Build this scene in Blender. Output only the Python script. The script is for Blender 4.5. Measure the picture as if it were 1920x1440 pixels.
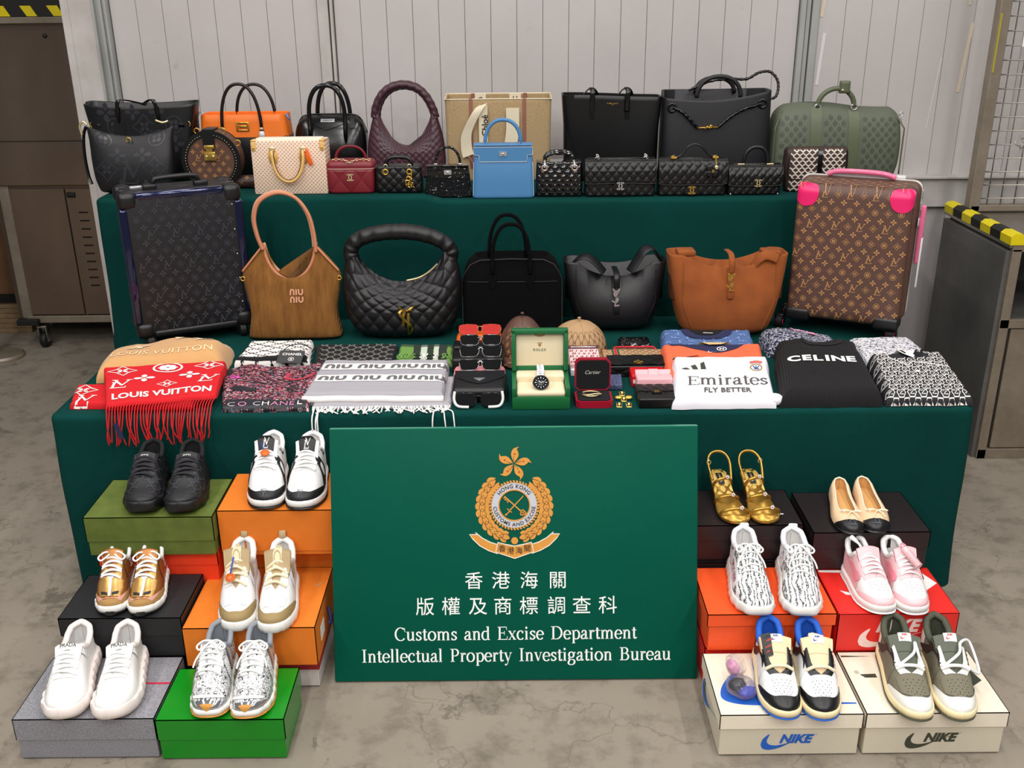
import bpy, bmesh, math, random
import numpy as np
from math import sin, cos, pi, sqrt, radians, atan2, hypot
from mathutils import Vector as V, Matrix, noise
for _o in list(bpy.data.objects): bpy.data.objects.remove(_o)
SC = bpy.context.scene; C = SC.collection
random.seed(7)

# ---------------------------------------------------------------- camera, world, lamps, exposure
cd = bpy.data.cameras.new('camera'); cam = bpy.data.objects.new('camera', cd); C.objects.link(cam)
cd.sensor_width = 36.0; cd.lens = 1893 / 1920 * 36.0; cd.clip_start = .05
PIT, ROL = radians(21.6), radians(.55)
fw = V((0, cos(PIT), -sin(PIT))); rt = V((1, 0, 0)); dn = fw.cross(rt)
r2 = rt * cos(ROL) + dn * sin(ROL); d2 = dn * cos(ROL) - rt * sin(ROL)
cam.matrix_world = Matrix(((r2.x, -d2.x, -fw.x, 0), (r2.y, -d2.y, -fw.y, 0), (r2.z, -d2.z, -fw.z, 1.75), (0, 0, 0, 1)))
SC.camera = cam
wd = bpy.data.worlds.new('hall_light'); SC.world = wd; wd.use_nodes = True
wd.node_tree.nodes['Background'].inputs[0].default_value = (.95, .97, 1, 1)
wd.node_tree.nodes['Background'].inputs[1].default_value = .17
def area(x, y, z, sx, sy, p, rx=0, ry=0):
    l = bpy.data.lights.new('ceiling_tube_light', 'AREA'); l.shape = 'RECTANGLE'; l.size = sx; l.size_y = sy; l.energy = p; l.color = (1, .97, .94)
    o = bpy.data.objects.new('ceiling_tube_light', l); C.objects.link(o); o.location = (x, y, z); o.rotation_euler = (rx, ry, 0)
for _x in (-2.3, -.75, .75, 2.3):
    for _y, _p in ((-2.8, 44), (-.6, 40), (1.3, 28), (3.1, 18)): area(_x, _y, 3.7, .16, 1.25, _p)
SC.view_settings.view_transform = 'Standard'; SC.view_settings.look = 'None'
SC.view_settings.exposure = -.12; SC.view_settings.gamma = 1; SC.view_settings.use_curve_mapping = False

# ---------------------------------------------------------------- materials
def lin(h):
    if not isinstance(h, str): return tuple(h)[:3]
    h = h.lstrip('#'); o = []
    for i in (0, 2, 4):
        c = int(h[i:i + 2], 16) / 255
        o.append(c / 12.92 if c <= .04045 else ((c + .055) / 1.055) ** 2.4)
    return tuple(o)
MATS = {}
class NT:
    def __init__(s, m): s.t = m.node_tree; s.n = s.t.nodes; s.b = s.n['Principled BSDF']
    def new(s, k, **kw):
        n = s.n.new('ShaderNode' + k)
        for a, v in kw.items():
            if hasattr(n, a): setattr(n, a, v)
            else: n.inputs[a.replace('_', ' ')].default_value = v
        return n
    def l(s, a, b): s.t.links.new(a, b)
    def co(s, kind='Object', sc=None, rot=None):
        c = s.new('TexCoord').outputs[kind]
        if sc is not None or rot is not None:
            m = s.new('Mapping')
            if sc is not None: m.inputs['Scale'].default_value = sc
            if rot is not None: m.inputs['Rotation'].default_value = rot
            s.l(c, m.inputs[0]); return m.outputs[0]
        return c
    def noise(s, sc, det=3, co=None, rough=.5, dist=0):
        n = s.new('TexNoise'); n.inputs['Scale'].default_value = sc; n.inputs['Detail'].default_value = det
        n.inputs['Roughness'].default_value = rough; n.inputs['Distortion'].default_value = dist
        s.l(co if co else s.co(), n.inputs['Vector']); return n.outputs['Fac']
    def ramp(s, f, st, const=False):
        r = s.new('ValToRGB'); e = r.color_ramp.elements
        if const: r.color_ramp.interpolation = 'CONSTANT'
        while len(e) < len(st): e.new(.5)
        for q, (p, c) in zip(e, st): q.position = p; q.color = (*lin(c), 1)
        s.l(f, r.inputs[0]); return r.outputs[0]
    def mix(s, f, a, b):
        m = s.new('Mix', data_type='RGBA')
        for sock, v in ((0, f), (6, a), (7, b)):
            if hasattr(v, 'is_output'): s.l(v, m.inputs[sock])
            elif sock == 0: m.inputs[0].default_value = v
            else: m.inputs[sock].default_value = (*lin(v), 1)
        return m.outputs[2]
    def math(s, op, a, b=None, c=None):
        m = s.new('Math', operation=op)
        for i, v in enumerate((a, b, c)):
            if v is None: continue
            if hasattr(v, 'is_output'): s.l(v, m.inputs[i])
            else: m.inputs[i].default_value = v
        return m.outputs[0]
    def sep(s, co): n = s.new('SeparateXYZ'); s.l(co, n.inputs[0]); return n.outputs
    def bump(s, f, st=.5, d=.001):
        b = s.new('Bump'); b.inputs['Strength'].default_value = st; b.inputs['Distance'].default_value = d
        s.l(f, b.inputs['Height']); s.l(b.outputs[0], s.b.inputs['Normal'])
    def col(s, c): s.l(c, s.b.inputs['Base Color'])
def raw(name, col='#808080', rough=.5, metal=0, **kw):
    m = bpy.data.materials.new(name); m.use_nodes = True; t = NT(m); b = t.b
    b.inputs['Base Color'].default_value = (*lin(col), 1); b.inputs['Roughness'].default_value = rough; b.inputs['Metallic'].default_value = metal
    for k, v in kw.items():
        k2 = {'coat': 'Coat Weight', 'sheen': 'Sheen Weight', 'spec': 'Specular IOR Level', 'trans': 'Transmission Weight', 'alpha': 'Alpha', 'ior': 'IOR'}[k]
        b.inputs[k2].default_value = v
    m.diffuse_color = (*lin(col), 1); MATS[name] = m; return m, t
def mat(name, col='#808080', rough=.5, metal=0, bump=None, var=None, **kw):
    """plain procedural material; bump=(kind, scale, strength, depth) var=(scale, colour, amount)"""
    if name in MATS: return MATS[name]
    m, t = raw(name, col, rough, metal, **kw)
    if var: t.col(t.mix(t.math('MULTIPLY', t.ramp(t.noise(var[0], 4), [(.35, '#000000'), (.7, '#ffffff')]), var[2]), col, var[1]))
    if bump:
        k, s, st = bump[:3]; d = bump[3] if len(bump) > 3 else .0008
        if k == 'noise': t.bump(t.noise(s, 4), st, d)
        elif k == 'vor':
            v = t.new('TexVoronoi'); v.inputs['Scale'].default_value = s; t.l(t.co(), v.inputs['Vector']); t.bump(v.outputs['Distance'], st, d)
        elif k == 'weave':
            o = t.sep(t.co()); a = t.math('SINE', t.math('MULTIPLY', o[0], s)); b = t.math('SINE', t.math('MULTIPLY', t.math('ADD', o[1], o[2]), s))
            t.bump(t.math('MULTIPLY', a, b), st, d)
        elif k == 'ribx': t.bump(t.math('SINE', t.math('MULTIPLY', t.sep(t.co())[0], s)), st, d)
        elif k == 'ribu': t.bump(t.math('SINE', t.math('MULTIPLY', t.sep(t.co('UV'))[0], s)), st, d)
    return m

# ---------------------------------------------------------------- shapes: (verts, faces)
def J(*ss):
    vs, fs = [], []
    for v, f in ss:
        k = len(vs); vs += list(v); fs += [[i + k for i in q] for q in f]
    return vs, fs
def mp(s, f): return [V(f(V(v))) for v in s[0]], s[1]
def tr(s, x=0, y=0, z=0, rz=0, rx=0, ry=0, sc=1):
    M = Matrix.Translation((x, y, z)) @ Matrix.Rotation(rz, 4, 'Z') @ Matrix.Rotation(ry, 4, 'Y') @ Matrix.Rotation(rx, 4, 'X')
    S = sc if hasattr(sc, '__len__') else (sc, sc, sc)
    return [M @ V((v[0] * S[0], v[1] * S[1], v[2] * S[2])) for v in s[0]], s[1]
def b2s(bm):
    bm.verts.index_update(); r = ([v.co.copy() for v in bm.verts], [[v.index for v in f.verts] for f in bm.faces]); bm.free(); return r
def s2b(s):
    bm = bmesh.new(); vs = [bm.verts.new(v) for v in s[0]]
    for f in s[1]:
        try: bm.faces.new([vs[i] for i in f])
        except ValueError: pass
    return bm
def bx(cx, cy, cz, sx, sy, sz, bev=0, seg=2):
    bm = bmesh.new(); bmesh.ops.create_cube(bm, size=1)
    for v in bm.verts: v.co = V((v.co.x * sx, v.co.y * sy, v.co.z * sz))
    if bev: bmesh.ops.bevel(bm, geom=bm.edges[:] + bm.verts[:], offset=bev, segments=seg, profile=.5, affect='EDGES')
    for v in bm.verts: v.co += V((cx, cy, cz))
    return b2s(bm)
def grid(f, nu, nv, wu=False, wv=False):
    vs = [V(f(i / (nu if wu else nu - 1), j / (nv if wv else nv - 1))) for j in range(nv) for i in range(nu)]; fs = []
    for j in range(nv if wv else nv - 1):
        for i in range(nu if wu else nu - 1):
            a, b = j * nu + i, j * nu + (i + 1) % nu; k = ((j + 1) % nv) * nu
            fs.append([a, b, k + (i + 1) % nu, k + i])
    return vs, fs
def loft(rings, cap0=True, cap1=True, closed=True):
    n = len(rings[0]); vs = [V(p) for r in rings for p in r]; fs = []
    for j in range(len(rings) - 1):
        for i in range(n if closed else n - 1): fs.append([j * n + i, j * n + (i + 1) % n, (j + 1) * n + (i + 1) % n, (j + 1) * n + i])
    if cap0: fs.append(list(range(n))[::-1])
    if cap1: fs.append([(len(rings) - 1) * n + i for i in range(n)])
    return vs, fs
def tube(path, r, n=8, closed=False, cap=True, up=None, flat=1.0):
    """swept tube; r number, list or function of 0..1; flat squeezes it along the frame's second axis"""
    P = [V(p) for p in path]; m = len(P); rings = []; N = None
    for i, p in enumerate(P):
        t = (P[(i + 1) % m] - P[i - 1]) if closed else (P[min(i + 1, m - 1)] - P[max(i - 1, 0)])
        if t.length < 1e-9: t = V((0, 0, 1))
        t.normalize()
        if up is not None: N = V(up) - t * V(up).dot(t)
        elif N is None: N = t.orthogonal()
        else: N = N - t * N.dot(t)
        if N.length < 1e-6: N = t.orthogonal()
        N.normalize(); B = t.cross(N)
        rr = r(i / max(1, m - 1)) if callable(r) else (r[i] if hasattr(r, '__len__') else r)
        rings.append([p + N * (cos(2 * pi * k / n) * rr) + B * (sin(2 * pi * k / n) * rr * flat) for k in range(n)])
    if closed: rings.append(rings[0]); return loft(rings, False, False)
    return loft(rings, cap, cap)
def lathe(prof, n=24):
    """profile of (r, z) about the z axis"""
    return grid(lambda u, v: (prof[round(v * (len(prof) - 1))][0] * cos(2 * pi * u), prof[round(v * (len(prof) - 1))][0] * sin(2 * pi * u), prof[round(v * (len(prof) - 1))][1]), n, len(prof), wu=True)
def sphere(x, y, z, r, n=12, sc=(1, 1, 1)):
    return tr(lathe([(r * sin(pi * k / n), -r * cos(pi * k / n)) for k in range(n + 1)], n * 2 // 1), x, y, z, sc=sc)
def cr(pts, n=8, closed=False):
    """Catmull-Rom through points"""
    P = [V(p) if len(p) == 3 else V((p[0], p[1], 0)) for p in pts]; o = []; m = len(P)
    for i in range(m if closed else m - 1):
        a, b, c, d = (P[(i - 1) % m], P[i], P[(i + 1) % m], P[(i + 2) % m]) if closed else (P[max(i - 1, 0)], P[i], P[i + 1], P[min(i + 2, m - 1)])
        for k in range(n):
            t = k / n; o.append(.5 * ((2 * b) + (c - a) * t + (2 * a - 5 * b + 4 * c - d) * t * t + (3 * b - a - 3 * c + d) * t ** 3))
    if not closed: o.append(P[-1])
    return o
def interp(x, tab):
    if x <= tab[0][0]: return tab[0][1]
    for (a, b), (c, d) in zip(tab, tab[1:]):
        if x <= c: return b + (d - b) * (x - a) / (c - a)
    return tab[-1][1]
def smi(x, tab):
    """smooth interpolation through a table"""
    if x <= tab[0][0]: return tab[0][1]
    n = len(tab)
    for i in range(n - 1):
        a, b = tab[i]; c, d = tab[i + 1]
        if x <= c:
            h = c - a; t = (x - a) / h
            def sl(k):
                if k == 0: return (tab[1][1] - tab[0][1]) / (tab[1][0] - tab[0][0])
                if k == n - 1: return (tab[-1][1] - tab[-2][1]) / (tab[-1][0] - tab[-2][0])
                return (tab[k + 1][1] - tab[k - 1][1]) / (tab[k + 1][0] - tab[k - 1][0])
            m0, m1 = sl(i) * h, sl(i + 1) * h
            return b * (2 * t ** 3 - 3 * t * t + 1) + m0 * (t ** 3 - 2 * t * t + t) + d * (3 * t * t - 2 * t ** 3) + m1 * (t ** 3 - t * t)
    return tab[-1][1]
# ---- flat shapes in the xy plane
def poly(pts): return [V((p[0], p[1], 0)) for p in pts], [list(range(len(pts)))]
def disc(r, n=24, x=0, y=0): return poly([(x + r * cos(2 * pi * k / n), y + r * sin(2 * pi * k / n)) for k in range(n)])
def ring2(r0, r1, n=32, x=0, y=0):
    return grid(lambda u, v: (x + (r0 + (r1 - r0) * v) * cos(2 * pi * u), y + (r0 + (r1 - r0) * v) * sin(2 * pi * u), 0), n, 2, wu=True)
def stroke(pts, w, closed=False):
    P = [V((p[0], p[1], 0)) for p in pts]; m = len(P); vs = []
    for i, p in enumerate(P):
        t = (P[(i + 1) % m] - P[i - 1]) if closed else (P[min(i + 1, m - 1)] - P[max(i - 1, 0)])
        if t.length < 1e-9: t = V((1, 0, 0))
        t.normalize(); nn = V((-t.y, t.x, 0)); ww = (w(i / (m - 1), t) if callable(w) else w) / 2
        vs += [p + nn * ww, p - nn * ww]
    fs = [[2 * i, 2 * i + 1, 2 * ((i + 1) % m) + 1, 2 * ((i + 1) % m)] for i in range(m if closed else m - 1)]
    return vs, fs
def arc(cx, cy, rx, ry, a0, a1, n=14): return [(cx + rx * cos(radians(a0 + (a1 - a0) * k / n)), cy + ry * sin(radians(a0 + (a1 - a0) * k / n))) for k in range(n + 1)]
TXT = {}
def text(s, h=1.0, off=0, cx=True, sx=1, spc=1, shear=0):
    """lettering as a flat shape, cap height h, centred on the origin"""
    k = (s, off, spc, shear)
    if k not in TXT:
        c = bpy.data.curves.new('lettering', 'FONT'); c.body = s; c.offset = off; c.space_character = spc; c.resolution_u = 3; c.shear = shear
        o = bpy.data.objects.new('lettering', c); C.objects.link(o); bpy.context.view_layer.update()
        e = o.evaluated_get(bpy.context.evaluated_depsgraph_get()); m = e.to_mesh()
        TXT[k] = ([v.co.copy() for v in m.vertices], [list(p.vertices) for p in m.polygons]); e.to_mesh_clear()
        bpy.data.objects.remove(o); bpy.data.curves.remove(c)
    vs, fs = TXT[k]; xs = [v.x for v in vs]; x0 = (min(xs) + max(xs)) / 2 if cx else 0; q = h / .7
    return [V(((v.x - x0) * q * sx, (v.y - .35) * q, 0)) for v in vs], fs
def ext(s, t):
    """give a flat shape thickness t (from z=0 up to t)"""
    bm = s2b(s); bmesh.ops.remove_doubles(bm, verts=bm.verts[:], dist=1e-7)
    g = bmesh.ops.extrude_face_region(bm, geom=bm.faces[:]); bmesh.ops.translate(bm, verts=[q for q in g['geom'] if isinstance(q, bmesh.types.BMVert)], vec=(0, 0, t))
    bmesh.ops.recalc_face_normals(bm, faces=bm.faces[:]); return b2s(bm)
def fine(s, L):
    """cut long edges so that a flat print can follow a curved surface"""
    bm = s2b(s); bmesh.ops.triangulate(bm, faces=bm.faces[:])
    for _ in range(5):
        e = [q for q in bm.edges if q.calc_length() > L]
        if not e: break
        bmesh.ops.subdivide_edges(bm, edges=e, cuts=1); bmesh.ops.triangulate(bm, faces=[f for f in bm.faces if len(f.verts) > 3])
    return b2s(bm)
def xz(s, x=0, y=0, z=0): return [V((v[0] + x, y - v[2], v[1] + z)) for v in s[0]], s[1]      # stand a flat shape up, facing -y
# ---------------------------------------------------------------- objects
def me(name, s, m, par=None, sm=True, uv=None, kind=None, label=None, auto=None):
    d = bpy.data.meshes.new(name); d.from_pydata([tuple(v) for v in s[0]], [], s[1])
    if uv:
        L = d.uv_layers.new(name='UVMap'); vi = np.empty(len(d.loops), int); d.loops.foreach_get('vertex_index', vi)
        L.data.foreach_set('uv', np.array(uv, float)[vi].ravel())
    d.materials.append(m if not isinstance(m, str) else MATS[m])
    if sm: d.polygons.foreach_set('use_smooth', [True] * len(d.polygons))
    d.update()
    if sm and auto is not None: d.set_sharp_from_angle(angle=radians(auto))
    o = bpy.data.objects.new(name, d); C.objects.link(o)
    if par: o.parent = par
    if kind: o['kind'] = kind
    if label: o['label'] = label
    return o
def fix(s):
    bm = s2b(s); bmesh.ops.remove_doubles(bm, verts=bm.verts[:], dist=1e-6); bmesh.ops.recalc_face_normals(bm, faces=bm.faces[:]); return b2s(bm)
def tag(o, label, cat, group=None):
    o['label'] = label; o['category'] = cat
    if group: o['group'] = group
    return o
def thing(name, label, cat, loc=(0, 0, 0), rz=0, group=None, rx=0, ry=0):
    o = bpy.data.objects.new(name, None); C.objects.link(o); o.empty_display_size = .05
    o.location = loc; o.rotation_euler = (rx, ry, rz); return tag(o, label, cat, group)
def struct(o): o['kind'] = 'structure'; return o
def dup(o, par=None, mats=None):
    c = o.copy(); C.objects.link(c); c.parent = par
    if par: c.matrix_parent_inverse = o.matrix_parent_inverse
    for ch in list(o.children): dup(ch, c)
    return c
# ================================================================ the setting
m, t = raw('concrete_floor', '#8f887d', .75)
n1 = t.noise(1.1, 5); n2 = t.noise(9, 8, rough=.7); n3 = t.noise(3.2, 10, rough=.72, dist=.6)
base = t.mix(t.ramp(n1, [(.35, '#000000'), (.7, '#ffffff')]), '#857c6e', '#968c7e')
base = t.mix(t.ramp(n2, [(.3, '#ffffff'), (.52, '#000000')]), base, '#6a6256')
base = t.mix(t.math('MULTIPLY', t.ramp(n3, [(.6, '#000000'), (.63, '#ffffff')]), .6), base, '#544d43')
vo = t.new('TexVoronoi', feature='DISTANCE_TO_EDGE'); vo.inputs['Scale'].default_value = 1.1
wp = t.new('VectorMath', operation='ADD'); nn = t.new('TexNoise'); nn.inputs['Scale'].default_value = 3; nn.inputs['Detail'].default_value = 6
t.l(t.co(), nn.inputs['Vector']); t.l(t.co(), wp.inputs[0]); t.l(nn.outputs['Color'], wp.inputs[1]); t.l(wp.outputs[0], vo.inputs['Vector'])
base = t.mix(t.math('MULTIPLY', t.ramp(vo.outputs['Distance'], [(0, '#ffffff'), (.006, '#000000')]), .45), base, '#4a443b')
t.col(base); t.bump(n2, .25, .004)
m, t = raw('painted_panel', '#c3bdbb', .55)
c = t.mix(t.ramp(t.noise(2.0, 6, rough=.6), [(.4, '#000000'), (.75, '#ffffff')]), '#c6c0be', '#bdb6b3')
c = t.mix(t.math('MULTIPLY', t.ramp(t.noise(5.5, 9, rough=.75), [(.64, '#000000'), (.7, '#ffffff')]), .45), c, '#8f8884')
t.col(c)
mat('trim_grey', '#a9aaa6', .5, var=(6, '#8f908c', .6)); mat('column_paint', '#c9c3bf', .55, var=(8, '#9d968f', .5))
m, t = raw('brushed_steel', '#8a7766', .4, .6)
o = t.noise(2.2, 5, t.co(sc=(1, 1, .35))); t.col(t.mix(t.ramp(o, [(.3, '#000000'), (.75, '#ffffff')]), '#6b5a4e', '#8d7a6b'))
t.l(t.ramp(t.noise(7, 4), [(.3, '#4a4a4a'), (.7, '#6b6b6b')]), t.b.inputs['Roughness'])
m, t = raw('stained_steel', '#8f8272', .42, .55)
t.col(t.mix(t.ramp(t.noise(4, 7, rough=.7), [(.35, '#000000'), (.7, '#ffffff')]), '#8c8070', '#aa9e8e'))
m, t = raw('dark_steel', '#4c4b4a', .5, .2)
t.col(t.mix(t.ramp(t.noise(4, 7, rough=.6), [(.35, '#000000'), (.7, '#ffffff')]), '#5a5856', '#716e6a'))
mat('black_rubber', '#121212', .6); mat('hazard_yellow', '#e6d200', .5, var=(30, '#c4b000', .4)); mat('hazard_black', '#17150f', .6)
mat('steel_bright', '#b5b0a8', .3, 1); mat('slot_black', '#050505', .9); mat('cardboard', '#6b4a2e', .85, var=(9, '#573b24', .8)); mat('raw_wood', '#8a7352', .8, var=(20, '#6d583c', .8))
mat('tape_cream', '#d9c9b4', .6); mat('tape_pale', '#ded8d8', .6); mat('paper_white', '#f2f2f0', .7)

struct(me('floor', grid(lambda u, v: (-5 + 10 * u, -3 + 12 * v, 0), 2, 2), 'concrete_floor', sm=False))
wall = struct(me('wall_back', bx(.75, 4.47, 1.6, 5.07, .1, 3.2), 'trim_grey', sm=False))
pw = .1066; pan = None; rail_z = .965
def panel(x0, x1, z0, z1):
    me('wall_panel', bx((x0 + x1) / 2, 4.41, (z0 + z1) / 2, x1 - x0 - .0015, .02, z1 - z0, .0012, 1), 'painted_panel', wall, sm=False)
x = -1.6265
while x < -.80: panel(x, min(x + pw, -.782), 0, 3.2); x += pw
x = -.712
while x < 1.185: panel(x, min(x + pw, 1.189), 0, 3.2); x += pw
x = 1.274
while x < 3.2: panel(x, x + pw, rail_z, 3.2); x += pw
x = 1.274
while x < 3.2: panel(x, x + .32, 0, .83); x += .32
struct(me('trim_1', J(bx(-1.737, 4.40, 1.6, .098, .06, 3.2, .004), bx(-1.80, 4.6, 1.6, .03, .46, 3.2)), 'column_paint', sm=False))
struct(me('trim_2', J(bx(-1.684, 4.39, 1.6, .008, .05, 3.2), bx(-1.657, 4.405, 1.6, .05, .03, 3.2), bx(-1.634, 4.39, 1.6, .008, .05, 3.2), bx(-1.66, 4.392, 1.6, .012, .02, 3.2)), 'trim_grey', sm=False))
struct(me('trim_3', J(bx(-.757, 4.40, 1.6, .045, .03, 3.2, .003), bx(-.722, 4.393, 1.6, .012, .03, 3.2, .003)), 'column_paint', sm=False))
struct(me('trim_4', J(bx(1.203, 4.395, 1.6, .022, .036, 3.2, .003), bx(1.228, 4.405, 1.6, .016, .02, 3.2), bx(1.256, 4.40, 1.6, .03, .03, 3.2, .003)), 'trim_grey', sm=False))
struct(me('trim_5', J(bx(2.25, 4.385, .90, 1.95, .05, .135, .004), bx(2.25, 4.375, .962, 1.95, .07, .01, .002)), 'column_paint', sm=False))
struct(me('wall_left', bx(-3.6, 5.75, 1.6, 3.6, .1, 3.2), 'dark_steel', sm=False))
# strips of tape and stickers left on the wall
def strip(a, b, w, m, label):
    a, b = V(a), V(b); d = (b - a); n = V((d.z, 0, -d.x)).normalized() * w / 2; k = 7; vs = []
    for i in range(k):
        p = a + d * (i / (k - 1)); q = n * (.92 + .1 * sin(i * 2.1)); vs += [p + q, p - q]
    s = (vs, [[2 * i, 2 * i + 1, 2 * i + 3, 2 * i + 2] for i in range(k - 1)]); s = ([v for v in s[0]] + [v + V((0, -.0008, 0)) for v in s[0]], s[1] + [[i + 2 * k for i in f[::-1]] for f in s[1]])
    tag(me('tape_strip', s, m, sm=False), label, 'tape', 'strips of old tape on the wall')
strip((1.299, 4.399, 1.75), (1.283, 4.399, 1.614), .016, 'tape_cream', 'short cream tape strip at the top of the wall left of the mesh gate')
strip((1.303, 4.399, 1.552), (1.290, 4.399, 1.345), .015, 'tape_pale', 'pale tape strip hanging on the wall above the green travel bag')
strip((1.908, 4.399, 1.585), (1.888, 4.399, 1.31), .017, 'tape_cream', 'long cream tape strip on the wall nearest the mesh gate')
strip((1.876, 4.399, 1.72), (1.886, 4.399, 1.655), .012, 'tape_cream', 'torn scrap of tape high on the wall beside the mesh gate')
strip((1.80, 4.399, 1.45), (1.775, 4.399, 1.16), .004, 'tape_pale', 'thin white paint streak of tape on the wall panel beside the mesh gate')

# ---- steel machine at the far left
mc = thing('steel_machine', 'tall brown-tinted stainless steel machine on casters behind the display', 'machine', (-2.2, 5.0, 0))
def lo(s): return tr(s, 2.2, -5.0, 0)
me('upper_body', lo(bx(-2.2, 5.35, 1.24, .80, .7, .79, .006)), 'brushed_steel', mc, sm=False)
me('lower_body', lo(bx(-2.2, 5.36, .50, .72, .68, .69, .004)), 'brushed_steel', mc, sm=False)
me('door', lo(bx(-2.345, 5.012, .505, .275, .02, .65, .003)), 'brushed_steel', mc, sm=False)
dr = me('vent_door', lo(bx(-2.03, 5.012, .505, .345, .02, .65, .003)), 'brushed_steel', mc, sm=False)
for k in range(10):
    for q in (0, 1): me('vent_slot', lo(bx(-2.128 + q * .083, 5.001, .712 - k * .0418, .045, .004, .006)), 'slot_black', dr, sm=False)
me('latch', lo(J(bx(-2.175, 4.999, .80, .042, .01, .026, .003), bx(-2.175, 4.993, .80, .02, .006, .012, .002))), 'black_rubber', mc)
me('side_strip', lo(bx(-2.512, 5.03, .50, .05, .03, .69, .002)), 'stained_steel', mc, sm=False)
me('bottom_rail', lo(bx(-2.2, 5.02, .155, .62, .04, .038, .004)), 'stained_steel', mc, sm=False)
me('top_lip', lo(J(bx(-2.2, 4.99, 1.615, .80, .03, .028, .003))), 'stained_steel', mc, sm=False)
me('header', lo(bx(-2.2, 5.1, 1.70, .80, .24, .14)), 'hazard_black', mc, sm=False)
for k in range(7):
    x0 = -2.62 + k * .062 * 2
    s = ext(poly([(x0 + .02, 1.632), (x0 + .068, 1.632), (x0 + .042, 1.678), (x0 - .008, 1.678)]), .002)
    me('hazard_stripe', lo(xz(s, 0, 4.979, 0)), 'hazard_yellow', mc, sm=False)
me('key_lock', lo(tr(lathe([(0, .006), (.009, .006), (.011, 0)], 16), -2.17, 4.999, 1.545, rx=pi / 2)), 'black_rubber', mc)
me('seam', lo(J(bx(-2.2, 4.999, 1.062, .80, .003, .003))), 'slot_black', mc, sm=False)
me('foot_bracket', lo(J(bx(-2.50, 5.0, .145, .11, .06, .03, .003))), 'black_rubber', mc, sm=False)
for cx, cy in ((-2.445, 5.02), (-1.95, 5.02), (-2.445, 5.6)):
    ca = me('caster', lo(tr(lathe([(0, -.017), (.034, -.017), (.04, -.012), (.04, .012), (.034, .017), (0, .017)], 24), cx, cy, .04, ry=pi / 2)), 'black_rubber', mc)
    me('caster_fork', lo(J(bx(cx - .02, cy, .07, .005, .04, .08, .001), bx(cx + .02, cy, .07, .005, .04, .08, .001), bx(cx, cy, .115, .05, .05, .012, .002))), 'steel_bright', ca)
bp = thing('stand_base', 'round steel base plate on the floor at the left edge', 'stand', (-2.60, 4.86, 0))
me('plate', lathe([(0, 0), (.105, 0), (.105, .012), (.095, .022), (0, .026)], 40), 'stained_steel', bp, auto=40)
me('post', tr(lathe([(0, .02), (.03, .02), (.03, .9), (0, .9)], 20), -.05, 0, 0), mat('navy_post', '#1d3550', .5), bp, auto=40)
kx = thing('cardboard_box', 'brown cardboard carton on scrap boards at the left edge', 'box', (-2.98, 5.39, .17))
me('carton', bx(0, 0, .24, .62, .3, .48, .003), 'cardboard', kx, sm=False)
me('print_mark', J(*[bx(.13 + .05 * k, -.152, .20, .03, .002, .06) for k in range(3)], bx(0, -.151, .03, .62, .002, .05)), 'slot_black', kx, sm=False)
me('carton_strap', tube([(.17, -.154, .3 - .03 * k + .01 * sin(k)) for k in range(10)], .005, 6), 'raw_wood', kx)
for k in range(6):
    tag(me('plywood_board', bx(-2.95 + .012 * sin(k * 3), 5.42, .0135 + k * .028, .66, .34, .026, .002), 'raw_wood', sm=False), 'scrap plywood board under the brown carton, ' + ('lowest of the stack', 'second from the floor', 'third from the floor', 'fourth from the floor', 'second from the top', 'topmost of the stack')[k], 'board', 'scrap boards under the carton')

# ---- steel cage and cabinet at the right
cb = thing('steel_cabinet', 'stained steel work cabinet with dark side panel at the right edge', 'cabinet', (2.2, 3.58, 0))
def lc(s): return tr(s, -2.2, -3.58, 0)
me('side_panel', lc(bx(1.815, 3.875, .415, .02, .57, .83, .002)), 'dark_steel', cb, sm=False)
me('frame', lc(J(bx(1.838, 3.585, .42, .035, .02, .84, .002), bx(2.3, 3.585, .02, .96, .02, .04, .002), bx(2.3, 3.585, .555, .96, .02, .035, .002), bx(2.3, 3.585, .845, .96, .02, .03, .002))), 'stained_steel', cb, sm=False)
me('door', lc(bx(2.32, 3.592, .288, .90, .02, .49, .003)), 'stained_steel', cb, sm=False)
me('top_plate', lc(bx(2.3, 3.88, .849, .98, .6, .012, .002)), 'steel_bright', cb, sm=False)
me('shelf', lc(J(bx(2.3, 3.88, .555, .94, .56, .012), bx(2.3, 4.15, .7, .94, .01, .3))), 'dark_steel', cb, sm=False)
bu = thing('edge_bumper', 'yellow and black striped foam bumper on the steel cabinet edge', 'bumper', (1.83, 3.86, .8565))
for k in range(7):
    y0 = -.29 + k * .085
    me('bumper_segment', loft([[(-.024, yy, 0), (.024, yy, 0), (.026, yy, .03), (.012, yy, .042), (-.012, yy, .042), (-.026, yy, .03)] for yy in (y0, y0 + .085)]), 'hazard_yellow' if k % 2 == 0 else 'hazard_black', bu, sm=False)
cg = thing('mesh_gate', 'steel wire mesh gate in a worn steel frame at the right', 'gate', (2.4, 4.16, .86))
me('post', bx(-.485, 0, 1.15, .045, .05, 2.3, .003), 'stained_steel', cg, sm=False)
me('yellow_tape', bx(-.500, -.027, .66, .008, .002, .22), mat('worn_yellow', '#a89c35', .6), cg, sm=False)
me('bottom_rail', bx(.1, 0, .012, 1.2, .05, .024, .003), 'stained_steel', cg, sm=False)
wv = me('wire', tube([(0, 0, 0), (0, 0, 2.3)], .0026, 6), 'steel_bright', cg); wv.location = (-.425, 0, .01)
for k in range(1, 12):
    c = wv.copy(); C.objects.link(c); c.location.x = -.425 + k * .056
wh = me('cross_wire', tube([(-.48, -.005, 0), (.62, -.005, 0)], .0026, 6), 'steel_bright', cg); wh.location = (0, 0, .05)
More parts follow.
